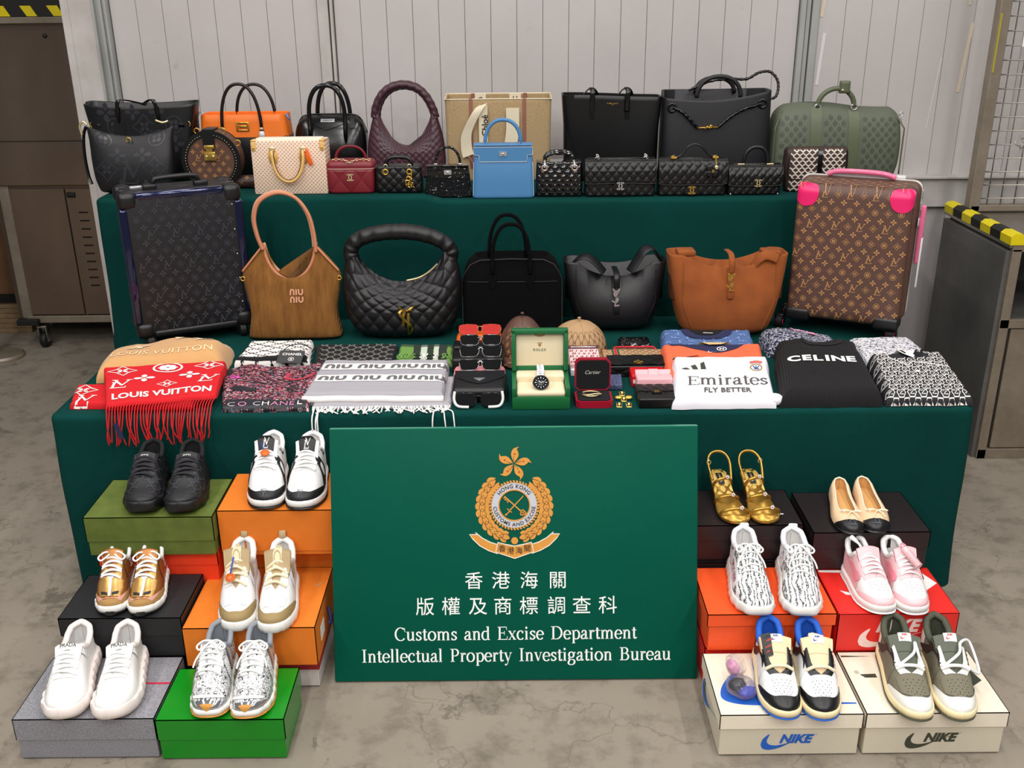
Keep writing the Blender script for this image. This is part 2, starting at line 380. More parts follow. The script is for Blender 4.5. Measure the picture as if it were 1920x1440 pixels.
for k in range(1, 34):
    c = wh.copy(); C.objects.link(c); c.location.z = .05 + k * .0545
for cx, cz, r in ((2.055, 1.13, .6), (2.07, 1.40, 0)):
    tag(me('wire_hook', tr(tube(cr([(-.02, 0, .03), (-.02, -.015, -.005), (.012, -.02, -.005), (.022, -.012, .02), (.0, -.008, .03), (-.012, -.02, .012), (.01, -.03, -.015)], 6), .0022, 6), cx, 4.145, cz, ry=r), 'steel_bright'),
        'bent wire hook hanging on the mesh gate, ' + ('the lower one' if r else 'the upper one'), 'hook', 'hooks on the mesh gate')
tag(me('paper_notice', bx(2.03, 4.146, 1.53, .05, .001, .05), 'paper_white', sm=False), 'small white paper stuck on the mesh gate', 'paper')

# ================================================================ draped cloths
m, t = raw('green_cloth', '#04322c', .9, spec=.12)
t.col(t.mix(t.ramp(t.noise(3, 5), [(.35, '#000000'), (.7, '#ffffff')]), '#043733', '#053f3a'))
wa = t.noise(260, 2, t.co(sc=(1, 1, 4))); t.bump(wa, .25, .0006)
def drape(x0, x1, y0, y1, zt, amp, seed, ledge=None):
    r = .016; path = []; nrm = []
    def seg(a, b, n, nv):
        for k in range(n): path.append(V(a).lerp(V(b), k / n)); nrm.append(V(nv))
    def corner(c, a0):
        for k in range(6): a = a0 + pi / 2 * k / 6; path.append(V(c) + V((cos(a), sin(a), 0)) * .03); nrm.append(V((cos(a), sin(a), 0)))
    i = .03
    seg((x0, y1, 0), (x0, y0 + i, 0), 36, (-1, 0, 0)); corner((x0 + i, y0 + i, 0), pi)
    seg((x0 + i, y0, 0), (x1 - i, y0, 0), 120, (0, -1, 0)); corner((x1 - i, y0 + i, 0), 1.5 * pi)
    seg((x1, y0 + i, 0), (x1, y1, 0), 36, (1, 0, 0)); path.append(V((x1, y1, 0))); nrm.append(V((1, 0, 0)))
    n = len(path); rings = []; prof = [(-r * (1 - sin(a)), zt - r + r * cos(a)) for a in (0, .4, .8, 1.2, pi / 2)]
    nz = 26; prof += [(0, (zt - r) * (1 - k / nz)) for k in range(1, nz + 1)]
    for off, z in prof:
        d = max(0, (zt - z) / zt); ring = []
        for k in range(n):
            s = k * .03
            w = (sin(s * 2.3 + seed) + .6 * sin(s * 5.1 + 2 * seed + d * 2) + .35 * noise.noise((s * 1.5, z * 2, seed))) * amp * d ** 1.2 + .008 * noise.noise((s * .8, z * 3, seed + 9)) * min(1, d * 6)
            o2 = off + d * .012 + w + (.006 if ledge and z < ledge else 0)
            ring.append(path[k] + nrm[k] * o2 + V((0, 0, max(z, .003))))
        rings.append(ring)
    s = loft(rings, False, False, False)
    top = grid(lambda u, v: (x0 + r + (x1 - x0 - 2 * r) * u, y0 + r + (y1 - y0 - r) * v, zt - .0006 + .0005 * noise.noise((u * 30, v * 12, seed))), 60, 24)
    return J(s, top)
tag(me('tablecloth', drape(-1.345, 1.345, 2.683, 3.572, .6, .011, 1.3), 'green_cloth'), 'dark green cloth draped over the low front table down to the floor', 'tablecloth')
T1 = 1.031
def tierz(x): u = min(1, max(0, (x + .315) / .07)); return T1 + .017 * (1 - u * u * (3 - 2 * u))
tag(me('tier_cloth', mp(drape(-1.492, 1.45, 3.606, 4.24, T1, .006, 4.1, .52), lambda v: (v.x, v.y, v.z + (tierz(v.x) - T1) * max(0, v.z / T1) ** 3)), 'green_cloth'), 'dark green cloth covering the raised rear tier behind the suitcases', 'tablecloth')
# ================================================================ the sign
SG = {}
def _g():
    st, th = .098, .03
    def lw(i, t): return th + (st - th) * abs(t.y) ** 1.3
    def ln(*p): return stroke(p, lw)
    def W(w, *p): return stroke(p, w)
    def cv(p): return stroke([(q.x, q.y) for q in cr(p, 6)], lw)
    def sf(x, y, l=.17): return W(.026, (x - l / 2, y), (x + l / 2, y))
    def stem(x, y0, y1): return W(st, (x, y0), (x, y1))
    xh, ch, ah = .45, .66, .68
    G = SG
    o = lambda cx, rx: stroke(arc(cx, .225, rx, .225, 90, 450, 28), lw)
    G['o'] = (.5, [o(.25, .19)])
    G['C'] = (.66, [stroke(arc(.36, .33, .28, .325, 48, 318, 26), lw), W(.03, (.585, .64), (.6, .44)), W(.03, (.55, .57), (.59, .64))])
    G['c'] = (.43, [stroke(arc(.235, .225, .175, .222, 48, 320, 22), lw), disc(.045, 10, .345, .365)])
    G['e'] = (.44, [stroke(arc(.23, .225, .175, .222, 5, 322, 24), lw), W(.03, (.06, .24), (.405, .24))])
    G['s'] = (.38, [cv([(.31, .36), (.2, .44), (.09, .36), (.13, .27), (.27, .18), (.3, .09), (.18, .01), (.06, .08)]), W(.026, (.32, .44), (.325, .31)), W(.026, (.05, .14), (.055, 0))])
    G['u'] = (.52, [stem(.12, .12, xh), cv([(.12, .13), (.16, .03), (.25, .02), (.37, .1)]), stem(.39, .02, xh), sf(.1, xh - .012, .15), sf(.37, xh - .012, .14), sf(.43, .012, .13)])
    G['n'] = (.52, [stem(.13, 0, xh - .01), cv([(.14, .34), (.24, .43), (.34, .41), (.385, .32)]), stem(.385, 0, .34), sf(.1, xh - .02, .13), sf(.13, .012), sf(.385, .012)])
    G['m'] = (.79, [stem(.13, 0, xh - .01), cv([(.14, .34), (.24, .43), (.34, .41), (.385, .32)]), stem(.385, 0, .34), cv([(.4, .34), (.5, .43), (.6, .41), (.645, .32)]), stem(.645, 0, .34), sf(.1, xh - .02, .13), sf(.13, .012), sf(.385, .012), sf(.645, .012)])
    G['r'] = (.36, [stem(.13, 0, xh - .01), cv([(.15, .32), (.2, .4), (.26, .43), (.3, .42)]), disc(.042, 10, .305, .395), sf(.1, xh - .02, .13), sf(.13, .012)])
    G['t'] = (.30, [stem(.14, .1, .57), W(.028, (.02, xh - .014), (.28, xh - .014)), cv([(.14, .12), (.16, .03), (.22, .02), (.28, .07)])])
    G['i'] = (.28, [stem(.13, 0, xh - .01), disc(.058, 14, .125, .6), sf(.1, xh - .02, .13), sf(.13, .012)])
    G['l'] = (.28, [stem(.13, 0, ah), sf(.1, ah - .012, .13), sf(.13, .012)])
    G['d'] = (.51, [stroke(arc(.22, .225, .165, .222, 60, 300, 20), lw), stem(.375, .02, ah), sf(.34, ah - .012, .13), sf(.42, .012, .12), W(.03, (.3, .42), (.375, .37)), W(.03, (.3, .03), (.375, .09))])
    G['a'] = (.45, [stem(.31, .06, .33), cv([(.31, .3), (.29, .41), (.2, .44), (.11, .39)]), disc(.042, 10, .105, .355), cv([(.31, .27), (.16, .22), (.07, .14), (.1, .03), (.2, .02), (.31, .09)]), cv([(.31, .08), (.35, .02), (.42, .06)])])
    G['p'] = (.51, [stem(.14, -.21, xh - .01), stroke(arc(.29, .225, .165, .222, 120, -120, 20), lw), sf(.1, xh - .02, .13), sf(.14, -.2), W(.03, (.15, .37), (.22, .42)), W(.03, (.15, .08), (.22, .03))])
    G['g'] = (.48, [stroke(arc(.22, .305, .135, .142, 0, 360, 20), lw), cv([(.14, .19), (.09, .12), (.15, .07), (.33, .05), (.4, -.04), (.35, -.16), (.2, -.205), (.08, -.16), (.06, -.07), (.13, .04)]), W(.045, (.32, .4), (.45, .42))])
    G['v'] = (.47, [W(.085, (.09, xh - .02), (.24, .02)), W(.032, (.24, .01), (.385, xh - .02)), sf(.09, xh - .012, .16), sf(.39, xh - .012, .13)])
    G['y'] = (.47, [W(.085, (.09, xh - .02), (.24, .03)), W(.032, (.385, xh - .02), (.19, -.15), (.13, -.19)), disc(.045, 10, .1, -.17), sf(.09, xh - .012, .16), sf(.39, xh - .012, .13)])
    G['x'] = (.48, [W(.085, (.1, xh - .02), (.38, .02)), W(.032, (.09, .02), (.38, xh - .02)), sf(.1, xh - .012, .16), sf(.38, xh - .012, .13), sf(.09, .012, .13), sf(.38, .012, .16)])
    G['E'] = (.61, [stem(.16, 0, ch), W(.03, (.05, ch - .015), (.54, ch - .015)), W(.03, (.05, .015), (.56, .015)), W(.03, (.16, .345), (.42, .345)), W(.03, (.53, ch), (.545, ch - .15)), W(.03, (.555, 0), (.585, .17)), W(.03, (.42, .25), (.42, .44))])
    G['D'] = (.72, [stem(.17, 0, ch), W(.03, (.05, ch - .015), (.32, ch - .015)), W(.03, (.05, .015), (.32, .015)), stroke(arc(.31, .33, .32, .318, 90, -90, 24), lw)])
    G['P'] = (.57, [stem(.17, 0, ch), sf(.15, ch - .015, .2), sf(.17, .014, .22), W(.03, (.17, ch - .015), (.3, ch - .015)), W(.03, (.17, .3), (.3, .3)), stroke(arc(.3, .473, .18, .172, 90, -90, 18), lw)])
    G['B'] = (.63, [stem(.17, 0, ch), W(.03, (.05, ch - .015), (.32, ch - .015)), W(.03, (.05, .015), (.34, .015)), W(.03, (.17, .35), (.34, .35)), stroke(arc(.31, .498, .165, .148, 90, -90, 16), lw), stroke(arc(.33, .182, .195, .168, 90, -90, 16), lw)])
    G['I'] = (.34, [stem(.165, 0, ch), sf(.165, ch - .014, .23), sf(.165, .014, .23)])
_g()
def serif(s, h):
    x, out = 0, []
    for c in s:
        if c == ' ': x += .36; continue
        adv, ss = SG[c]; out += [tr(q, x, -.225) for q in ss]; x += adv
    r = J(*out); k = h / .66
    return [V(((v[0] - x / 2) * k, v[1] * k, 0)) for v in r[0]], r[1]
mat('sign_green', '#00503f', .5, var=(5, '#005542', .6), spec=.1); mat('sign_edge', '#2a8d72', .35); mat('sign_white', '#f4f5f2', .5); mat('sign_gold', '#dc9a43', .45, var=(40, '#c98534', .5)); mat('sign_ink', '#3a2414', .6); mat('sign_silver', '#c3c6cf', .4); mat('sign_red', '#a8281c', .5)
mat('sign_cream', '#ece5d6', .5)
LEAN = atan2(.203, .655); SL = hypot(.203, .655)
sg = thing('sign_board', 'green customs sign board with gold crest and white lettering leaning at the front', 'sign', (.003, 2.238, .004), rx=-LEAN)
def s_(s, z=.0): return xz(s, 0, 0, 0)
me('board', bx(0, .0125, SL / 2, .977, .025, SL, .004), 'sign_green', sg, auto=30)
me('top_edge', bx(0, .0125, SL + .0005, .975, .021, .002), 'sign_edge', sg, sm=False)
S = SL / 473.  # board units: one unit is one pixel of its own artwork, 473 high
def put(name, s, m, par, x, y, th=.0012, off=0): return me(name, xz(ext(s, th), (x - 964) * S * 1.0, -off, (1277 - y) * S), m, par, sm=False)
for i, (ch, x) in enumerate(zip('香港海關', (888, 938, 990, 1043))): put('character', text(ch, 32 * .7 * S / .92), 'sign_white', sg, x, 1088)
for i, (ch, x) in enumerate(zip('版權及商標調查科', (797, 845, 895, 941, 989, 1040, 1087, 1135))): put('character', text(ch, 33 * .7 * S / .92), 'sign_white', sg, x, 1136)
def sign_line(txt, h, width, cx, cy):
    tot = sum(.36 if c == ' ' else SG[c][0] for c in txt); k = width / tot; x = -width / 2; q = h / .66
    for c in txt:
        if c == ' ': x += .36 * k; continue
        adv, ss = SG[c]; g = J(*ss); put('letter', ([V((x + v[0] * k, (v[1] - .225) * q, 0)) for v in g[0]], g[1]), 'sign_white', sg, cx, cy); x += adv * k
sign_line('Customs and Excise Department', 24.5 * S, 450 * S, 964, 1191)
sign_line('Intellectual Property Investigation Bureau', 24.5 * S, 575 * S, 965, 1232)
em = me('emblem', xz(ext(ring2(29 * S, 42 * S, 48), .002), 0, 0, (1277 - 947) * S), 'sign_silver', sg, sm=False); EX, EY = 964, 947
def pe(name, s, m, off=0, th=.002): return me(name, xz(ext(s, th), (EX - 964) * S, -off, (1277 - EY) * S), m, em, sm=False)
def sc_(s): return [V((v[0] * S, v[1] * S, 0)) for v in s[0]], s[1]
for k in range(48):
    a = 2 * pi * k / 48; pe('rope_bead', sc_(tr(disc(2.6, 8), 43.8 * cos(a), 43.8 * sin(a), rz=a + .6, sc=(1.25, .7, 1))), 'sign_gold', 0, .003)
pe('inner_ring', sc_(ring2(27.4, 29.6, 40)), 'sign_gold', 0, .0026)
def curved(s, r, mid, up, h):
    tx = text(s, h, off=.012, spc=1.12); out = []
    for v in tx[0]:
        rr = r + (v.y if up else -v.y); a = mid - v.x / r if up else mid + v.x / r
        out.append(V((rr * cos(a), rr * sin(a), 0)))
    return out, tx[1]
pe('ring_lettering', sc_(curved('HONG KONG', 35.6, pi / 2, True, 7)), 'sign_ink', .002, .0008)
pe('ring_lettering', sc_(curved('CUSTOMS AND EXCISE', 35.6, -pi / 2, False, 6.6)), 'sign_ink', .002, .0008)
R45 = lambda s, a: tr(s, rz=a)
pe('key', sc_(J(R45(poly([(-25, -1.1), (17, -1.1), (17, 1.1), (-25, 1.1)]), -.75), *[R45(poly([(-24 + 3.4 * k, -1), (-24 + 3.4 * k, -4 - (k % 2)), (-22.2 + 3.4 * k, -4 - (k % 2)), (-22.2 + 3.4 * k, -1)]), -.75) for k in range(4)], *[tr(ring2(1.8, 3.6, 16), 15.5 + dx, -14.5 + dy) for dx, dy in ((0, 3), (3, 0), (-1.6, -1.5))])), 'sign_gold', 0, .0016)
pe('sword', sc_(J(poly([(-9, -8.4), (15.5, 16.8), (17, 18.6), (16.6, 15.6), (-7.4, -9.9)]), stroke([(-13, -6), (-9, -11), (-4.5, -13)], 1.6), poly([(-15, -16.5), (-10, -11), (-8.6, -12.3), (-13.6, -17.6)]), disc(2, 12, -15.3, -17.3))), 'sign_gold', .0002, .0018)
# laurel leaves
def leaf(l, w): return poly([(l * t_ - l / 2, w * sin(pi * t_ ** .8) * (1 if up_ else -1)) for up_, ts in ((1, [k / 8 for k in range(9)]), (0, [k / 8 for k in range(7, 0, -1)])) for t_ in ts])
for sd in (-1, 1):
    for k in range(11):
        a = -pi / 2 + sd * (.30 + k * .208)
        for dr, da, l in ((61, 0, 20), (68.5 - k * .1, .05 * sd, 18), (55, .05 * sd, 17)):
            aa = a + da; R_ = dr - 1 - (.55 * k if dr == 55 else (1.2 * abs(k - 5) if dr > 65 else .5 * k) * .35)
            s = tr(leaf(l, 5.4 if dr == 61 else 4.6), R_ * cos(aa), R_ * sin(aa) - 1, rz=aa + sd * (pi / 2 + (-.38 if dr < 60 else (.38 if dr > 65 else 0))) )
            pe('laurel_leaf', sc_(s), 'sign_gold', .0002 * (k % 3) + (.0008 if dr == 61 else 0), .0012)
            if dr == 61: pe('leaf_outline', sc_(tr(stroke([(q[0][0], q[0][1]) for q in [(v,) for v in leaf(l, 5.4)[0]]], .7, True), R_ * cos(aa), R_ * sin(aa) - 1, rz=aa + sd * pi / 2)), 'sign_ink', .0023, .0002)
pe('wreath_knot', sc_(disc(6.5, 18, 0, -66)), 'sign_gold', 0, .003)
# bauhinia flower
for k in range(5):
    a = radians(80 - 72 * k)
    pet = [(2, 0), (5, 2.0), (10, 5.6), (17, 8.2), (24, 7.6), (29, 4), (32.5, -4), (28, -1), (23, -4.2), (17, -6), (9.5, -4), (5, -1.4)]
    s = tr(poly([(q.x, q.y) for q in cr(pet, 3, True)]), 0, 77, rz=a, sc=.98)
    pt = pe('petal', sc_(s), 'sign_gold', 0, .0016)
    pe('petal_star', sc_(tr(poly([((2.4 if q % 2 == 0 else 1) * cos(pi * q / 5), (2.4 if q % 2 == 0 else 1) * sin(pi * q / 5)) for q in range(10)]), 18 * cos(a + .1), 77 + 18 * sin(a + .1))), 'sign_red', .0016, .0005)
    pe('petal_vein', sc_(tr(stroke([(4, .5), (9, 2.5), (14, 2.2)], .7), 0, 77, rz=a)), 'sign_ink', .0016, .0004)
# ribbon
def rib(pts): return [(q[0] - EX, EY - q[1]) for q in pts]
for sd in (-1, 1):
    mir = lambda p: [(EX + (x - EX) * sd, y) for x, y in p]
    q = [(892, 997), (905, 1008), (920, 1016), (936, 1021), (932, 1037), (916, 1031), (900, 1022), (887, 1009), (881, 1001), (895, 1001)]
    pe('ribbon_end', sc_(poly(rib(mir(q)))), 'sign_gold', 0, .0016)
    pe('ribbon_border', sc_(stroke(rib(mir(q)), 1.6, True)), 'sign_cream', 0, .002)
q = [(933, 1016), (948, 1020), (964, 1023), (980, 1020), (995, 1016), (999, 1034), (984, 1039), (964, 1046), (944, 1039), (929, 1034)]
pe('ribbon_centre', sc_(poly(rib(q))), 'sign_gold', 0, .002); pe('ribbon_border', sc_(stroke(rib(q), 1.6, True)), 'sign_cream', 0, .0024)
for ch, x, y in zip('香港海關', (941, 956.5, 972, 987), (1027.5, 1031.5, 1031.5, 1027.5)): pe('ribbon_character', sc_(tr(text(ch, 9.6), x - EX, EY - y)), 'sign_ink', .0021, .0008)
# ================================================================ shoe boxes
def shoebox(label, x0, x1, y0, y1, z0, z1, m, lid=.45, rim=.003, name='shoe_box', m2=None, rz=0):
    cx, cy = (x0 + x1) / 2, (y0 + y1) / 2; w, d, h = x1 - x0, y1 - y0, z1 - z0
    o = thing(name, label, 'box', (cx, cy, z0), rz)
    me('box_base', bx(0, 0, h * .5 - .002, w - 2 * rim, d - 2 * rim, h - .004, .0015, 1), m2 or m, o, sm=False)
    L = h * lid
    me('lid', J(bx(0, 0, h - .001, w, d, .002), bx(0, -d / 2 + .001, h - L / 2, w, .002, L), bx(0, d / 2 - .001, h - L / 2, w, .002, L), bx(-w / 2 + .001, 0, h - L / 2, .002, d, L), bx(w / 2 - .001, 0, h - L / 2, .002, d, L)), m, o, sm=False)
    o['_s'] = 0; del o['_s']; return o, w, d, h
mat('box_olive', '#5f6d28', .7, var=(26, '#4a5a1c', .7)); mat('box_orange', '#e2791c', .7, var=(40, '#d86f14', .4)); mat('box_scarlet', '#f0401a', .6); mat('box_black', '#1b1b1d', .6, bump=('noise', 500, .2)); mat('box_wine_black', '#221a1c', .38)
m, t = raw('box_grey', '#8d8c92', .55); t.col(t.mix(t.ramp(t.noise(420, 2), [(.45, '#000000'), (.62, '#ffffff')]), '#7b7a80', '#9a999f'))
mat('box_green', '#0c8418', .22); mat('box_nike_orange', '#f2541b', .55); mat('box_red', '#e0261f', .45); mat('box_cream', '#efe4d0', .65, var=(50, '#e8dcc6', .5)); mat('box_beige', '#d3c9b4', .7); mat('print_blue', '#1d5fc0', .5); mat('print_dark', '#3b3f33', .5); mat('print_white', '#efece8', .55); mat('print_pinkwhite', '#f3d9d4', .5); mat('ribbon_red', '#c2183a', .45); mat('box_brown_red', '#a8242a', .6); mat('carton_tan', '#c98a4e', .7)
mat('print_orange', '#c8581c', .6)
# left stacks, three rows
shoebox('olive green patterned shoe box under the all-black sneakers', -1.155, -.808, 2.388, 2.612, .312, .43, 'box_olive', .62)
shoebox('red shoe box beneath the olive green shoe box', -1.145, -.815, 2.412, 2.62, .165, .31, 'box_scarlet', .3)
shoebox('dark shoe box at the bottom of the stack under the olive green box', -1.145, -.815, 2.435, 2.62, .004, .163, 'box_black', .4)
shoebox('orange shoe box under the white and black trainers', -.805, -.488, 2.42, 2.645, .29, .43, 'box_orange', .9)
shoebox('orange shoe box directly beneath the one with the white and black trainers', -.805, -.492, 2.478, 2.645, .15, .288, 'box_orange', .3)
shoebox('orange shoe box hidden lowest in the rear left stack', -.805, -.492, 2.478, 2.645, .004, .148, 'box_orange', .3)
shoebox('black shoe box under the bronze sneakers', -1.177, -.86, 2.20, 2.408, .12, .24, 'box_black', .45)
shoebox('dark shoe box on the floor beneath the black shoe box with bronze sneakers', -1.165, -.87, 2.212, 2.405, .004, .118, 'box_wine_black', .4)
o, w, d, h = shoebox('large orange shoe box with torn corner under the white and tan sneakers', -.856, -.513, 2.185, 2.474, .098, .217, 'box_orange', .97)
me('torn_corner', ext(poly([(.135, .05), (.145, .043), (.158, .062), (.152, .066)]), .0012), 'carton_tan', o, sm=False).location = (0, 0, h)
me('print_label', bx(w / 2 + .0006, -.06, .055, .001, .05, .04), 'print_white', o, sm=False)
me('pull_ribbon', tube(cr([(w / 2 + .004, .02, .07), (w / 2 + .012, .0, .055), (w / 2 + .016, -.02, .05), (w / 2 + .014, -.035, .058)], 6), .004, 6), mat('navy_ribbon', '#1c2a6b', .6), o)
shoebox('red and white shoe box on the floor beneath the torn orange box', -.85, -.52, 2.22, 2.46, .004, .096, 'box_brown_red', .4, m2=mat('box_red_side', '#cfc6c2', .6))
o, w, d, h = shoebox('grey shoe box with a thin red stripe under the chunky white sneakers', -1.207, -.866, 1.957, 2.196, .004, .122, 'box_grey', .52)
me('stripe', bx(.115, .012, h + .0004, .108, .006, .0008), 'ribbon_red', o, sm=False)
shoebox('glossy bright green shoe box under the silver runners', -.862, -.553, 1.95, 2.146, .004, .122, 'box_green', .5)
# right stacks
o, w, d, h = shoebox('black shoe box under the gold heeled sandals', .503, .797, 2.432, 2.640, .252, .363, 'box_wine_black', .42)
me('lettering', tr(text('CHANEL', .028, off=.02, spc=1.1), 0.025, -.03, h + .0004), 'print_white', o, sm=False)
shoebox('black shoe box hidden beneath the gold sandal box', .505, .79, 2.425, 2.636, .12, .25, 'box_wine_black', .42)
shoebox('dark shoe box on the floor at the rear right beside the sign', .505, .79, 2.425, 2.636, .004, .118, 'box_wine_black', .42)
shoebox('black shoe box under the cream ballet flats', .812, 1.13, 2.388, 2.62, .248, .363, 'box_wine_black', .42)
shoebox('black shoe box hidden beneath the ballet flats box', .825, 1.12, 2.43, 2.62, .12, .246, 'box_wine_black', .42)
shoebox('dark shoe box on the floor at the rear far right', .825, 1.12, 2.43, 2.62, .004, .118, 'box_wine_black', .42)
shoebox('bright orange shoe box with overlapping lid under the zebra knit sneakers', .497, .83, 2.19, 2.415, .125, .24, 'box_nike_orange', .3, rim=.007)
shoebox('red shoe box on the floor beneath the bright orange box', .50, .82, 2.21, 2.415, .004, .123, 'box_red', .4)
def swoosh(w, h):
    top = cr([(-.5, -.12), (-.47, .22), (-.36, .5), (-.40, .1), (-.32, -.14), (-.1, -.1), (.5, .5)], 6); bot = cr([(.5, .5), (.1, .1), (-.15, -.28), (-.34, -.42), (-.46, -.34), (-.5, -.12)], 6)
    return poly([(p.x * w, p.y * h) for p in top[:-1] + bot[:-1]])
o, w, d, h = shoebox('red shoe box with white wordmark and swoosh under the pink sneakers', .834, 1.143, 2.188, 2.405, .124, .24, 'box_red', .97)
[me(n_, xz(ext(s_, .0006), 0, -d / 2 - .0004, h / 2), 'print_pinkwhite', o, sm=False) for n_, s_ in (('wordmark', tr(text('NIKE', .036, off=.045, shear=.3, sx=.95), .004, .022)), ('swoosh', tr(swoosh(.2, .062), .002, -.018)))]
for q_ in ([(-.15, .1), (-.05, .1), (-.06, .085), (-.15, .09)], [(.0, .095), (.12, .1), (.15, .03), (.10, -.012), (.105, .02), (.06, .055)], [(-.12, .0), (-.06, -.03), (-.11, -.02)]): me('lid_print', ext(poly(q_), .0004), 'print_white', o, sm=False).location = (0, 0, h)
shoebox('red shoe box on the floor beneath the one with white wordmark', .834, 1.143, 2.2, 2.405, .004, .122, 'box_red', .85)
for nm, x0, x1, cl, lb in (('blue', .489, .832, 'print_blue', 'cream shoe box with blue swoosh and wordmark under the blue-lined sneakers'), ('olive', .838, 1.179, 'print_dark', 'cream shoe box with dark olive swoosh and wordmark under the olive sneakers')):
    o, w, d, h = shoebox(lb, x0, x1, 1.944, 2.184, .004, .126, 'box_cream', .34, rim=.004, m2=MATS['box_beige'])
    [me(n_, xz(ext(s_, .0006), 0, -d / 2 + .0034, h * .33), cl, o, sm=False) for n_, s_ in (('wordmark', tr(text('NIKE', .024, off=.045, shear=.3, sx=1.0), .018, .008)), ('swoosh', tr(swoosh(.135, .05), .0, -.004)))]
    if nm == 'blue':
        me('lid_print', ext((poly([(q.x, q.y) for q in cr([(-.155, -.06), (-.15, -.02), (-.125, .02), (-.10, .035), (-.10, 0), (-.08, -.03), (-.04, -.05), (-.02, -.075), (-.06, -.085), (-.12, -.08)], 4, True)])), .0004), cl, o, sm=False).location = (0, 0, h); me('lid_stripe', ext(poly([(.09, -.076), (.165, -.078), (.165, -.083), (.09, -.084)]), .0004), cl, o, sm=False).location = (0, 0, h)
        me('side_print', tr(ext(swoosh(.18, .07), .0005), -w / 2 - .0002, 0, .05, rz=-pi / 2, rx=pi / 2), cl, o, sm=False)
        me('registered_mark', ext(J(ring2(.0045, .0055, 18, .12, .01), tr(text('R', .005), .12, .01)), .0004), cl, o, sm=False).location = (0, 0, h)
    else:
        for q_ in ([(.10, .09), (.135, .075), (.155, .0), (.12, -.025), (.10, .02)], [(-.14, .028), (-.10, .03), (-.10, .015), (-.13, .015)], [(-.165, .105), (-.09, .1), (-.165, .098)]): me('lid_print', ext(poly(q_), .0004), cl, o, sm=False).location = (0, 0, h)
        me('registered_mark', ext(J(ring2(.0045, .0055, 18, -.145, .037), tr(text('R', .005), -.145, .037)), .0004), cl, o, sm=False).location = (0, 0, h)
# ================================================================ bag helpers
mat('gold', '#dcb052', .26, .75); mat('pale_gold', '#ecd6a6', .28, .7); mat('silver', '#d6d6d8', .24, .7)
mat('black_leather', '#0d0c0e', .38, bump=('noise', 420, .25)); mat('black_grain', '#100f12', .42, bump=('vor', 520, .25)); mat('black_smooth', '#0a090b', .22); mat('black_suede', '#060506', .95, spec=.15, bump=('noise', 700, .4)); mat('black_matte', '#0b0b0c', .7)
mat('black_patent', '#08080a', .08, coat=1); mat('black_plain', '#060506', .38); mat('lining_dark', '#0a090a', .9)
mat('mono_brown', '#5d3f34', .5, bump=('noise', 600, .25)); mat('mono_tan', '#b8854f', .5); mat('emboss_sheen', '#2e2d33', .3); mat('emboss_black', '#0c0b0d', .3)
class Body:
    """upright bag body: rows of (z, half width, half depth, roundness[, x, y]); front faces -y"""
    def __init__(s, rows, disp=None, warp=None, rb=.008, rt=.0):
        s.r = [tuple(r) + (0, 0)[:6 - len(r)] if len(r) < 6 else tuple(r) for r in rows]; s.r = [(r + (0,) * 6)[:6] for r in s.r]
        s.z0, s.z1 = rows[0][0], rows[-1][0]; s.d = disp; s.w = warp; s.rb, s.rt = rb, rt
    def par(s, z):
        z = min(max(z, s.z0), s.z1); p = [smi(z, [(r[0], r[k]) for r in s.r]) for k in range(1, 6)]
        q = 0
        if s.rb and z - s.z0 < s.rb: u = s.rb - (z - s.z0); q = s.rb - sqrt(max(0, s.rb ** 2 - u * u))
        if s.rt and s.z1 - z < s.rt: u = s.rt - (s.z1 - z); q = s.rt - sqrt(max(0, s.rt ** 2 - u * u))
        return [max(p[0] - q, .001), max(p[1] - q, .001)] + p[2:]
    def front(s, x, z, off=0):
        a, b, n, xc, yc = s.par(z); k = min(.999, abs((x - xc) / a)); y = yc - b * (1 - k ** n) ** (1 / n) - off
        if s.d: y -= s.d(x, z)
        p = V((x, y, z)); return s.w(p) if s.w else p
    def mesh(s, nu=120, nv=40, cap=True, inner=None, zs=None):
        th = np.linspace(0, 2 * pi, 361); rings = []
        if zs is None:
            zs = list(np.linspace(s.z0, s.z1, nv))
            if s.rb: zs = [s.z0 + s.rb * (1 - cos(a)) for a in (0, .35, .7, 1.05)] + [z for z in zs if z > s.z0 + s.rb * .6]
            if s.rt: zs = [z for z in zs if z < s.z1 - s.rt * .6] + [s.z1 - s.rt * (1 - cos(a)) for a in (1.05, .7, .35, 0)]
        for z in zs:
            a, b, n, xc, yc = s.par(z); cx, sy = np.cos(th), np.sin(th)
            X = a * np.sign(cx) * np.abs(cx) ** (2 / n); Y = b * np.sign(sy) * np.abs(sy) ** (2 / n)
            L = np.concatenate([[0], np.cumsum(np.hypot(np.diff(X), np.diff(Y)))]); q = np.linspace(0, L[-1], nu + 1)[:-1]
            X, Y = np.interp(q, L, X), np.interp(q, L, Y); ring = []
            for x, y in zip(X, Y):
                if s.d and abs(y) > b * .35:
                    e = min(1, (abs(y) / b - .35) / .25); y += math.copysign(s.d(x + xc, z) * e, y)
                p = V((x + xc, y + yc, z)); ring.append(s.w(p) if s.w else p)
            rings.append(ring)
        if inner:
            top = rings[-1]; c = sum(top, V()) / len(top)
            for k, (f, dz) in enumerate(((.985, .0008), (.965, -.002), (.95, -inner))): rings.append([V((c.x + (p.x - c.x) * f, c.y + (p.y - c.y) * (f if k == 0 else f - .06), p.z + dz)) for p in top])
        return loft(rings, True, cap)
    def pr(s, sh, off=.0006, L=.02): return mp(fine(sh, L), lambda v: s.front(v.x, v.y, off))
def quilt(sx, sz, A, z0=-1, z1=9, x1=9):
    def f(x, z):
        if not z0 < z < z1 or abs(x) > x1: return 0
        return A * (abs(sin(pi * (x / sx + z / sz))) * abs(sin(pi * (x / sx - z / sz)))) ** .45
    return f
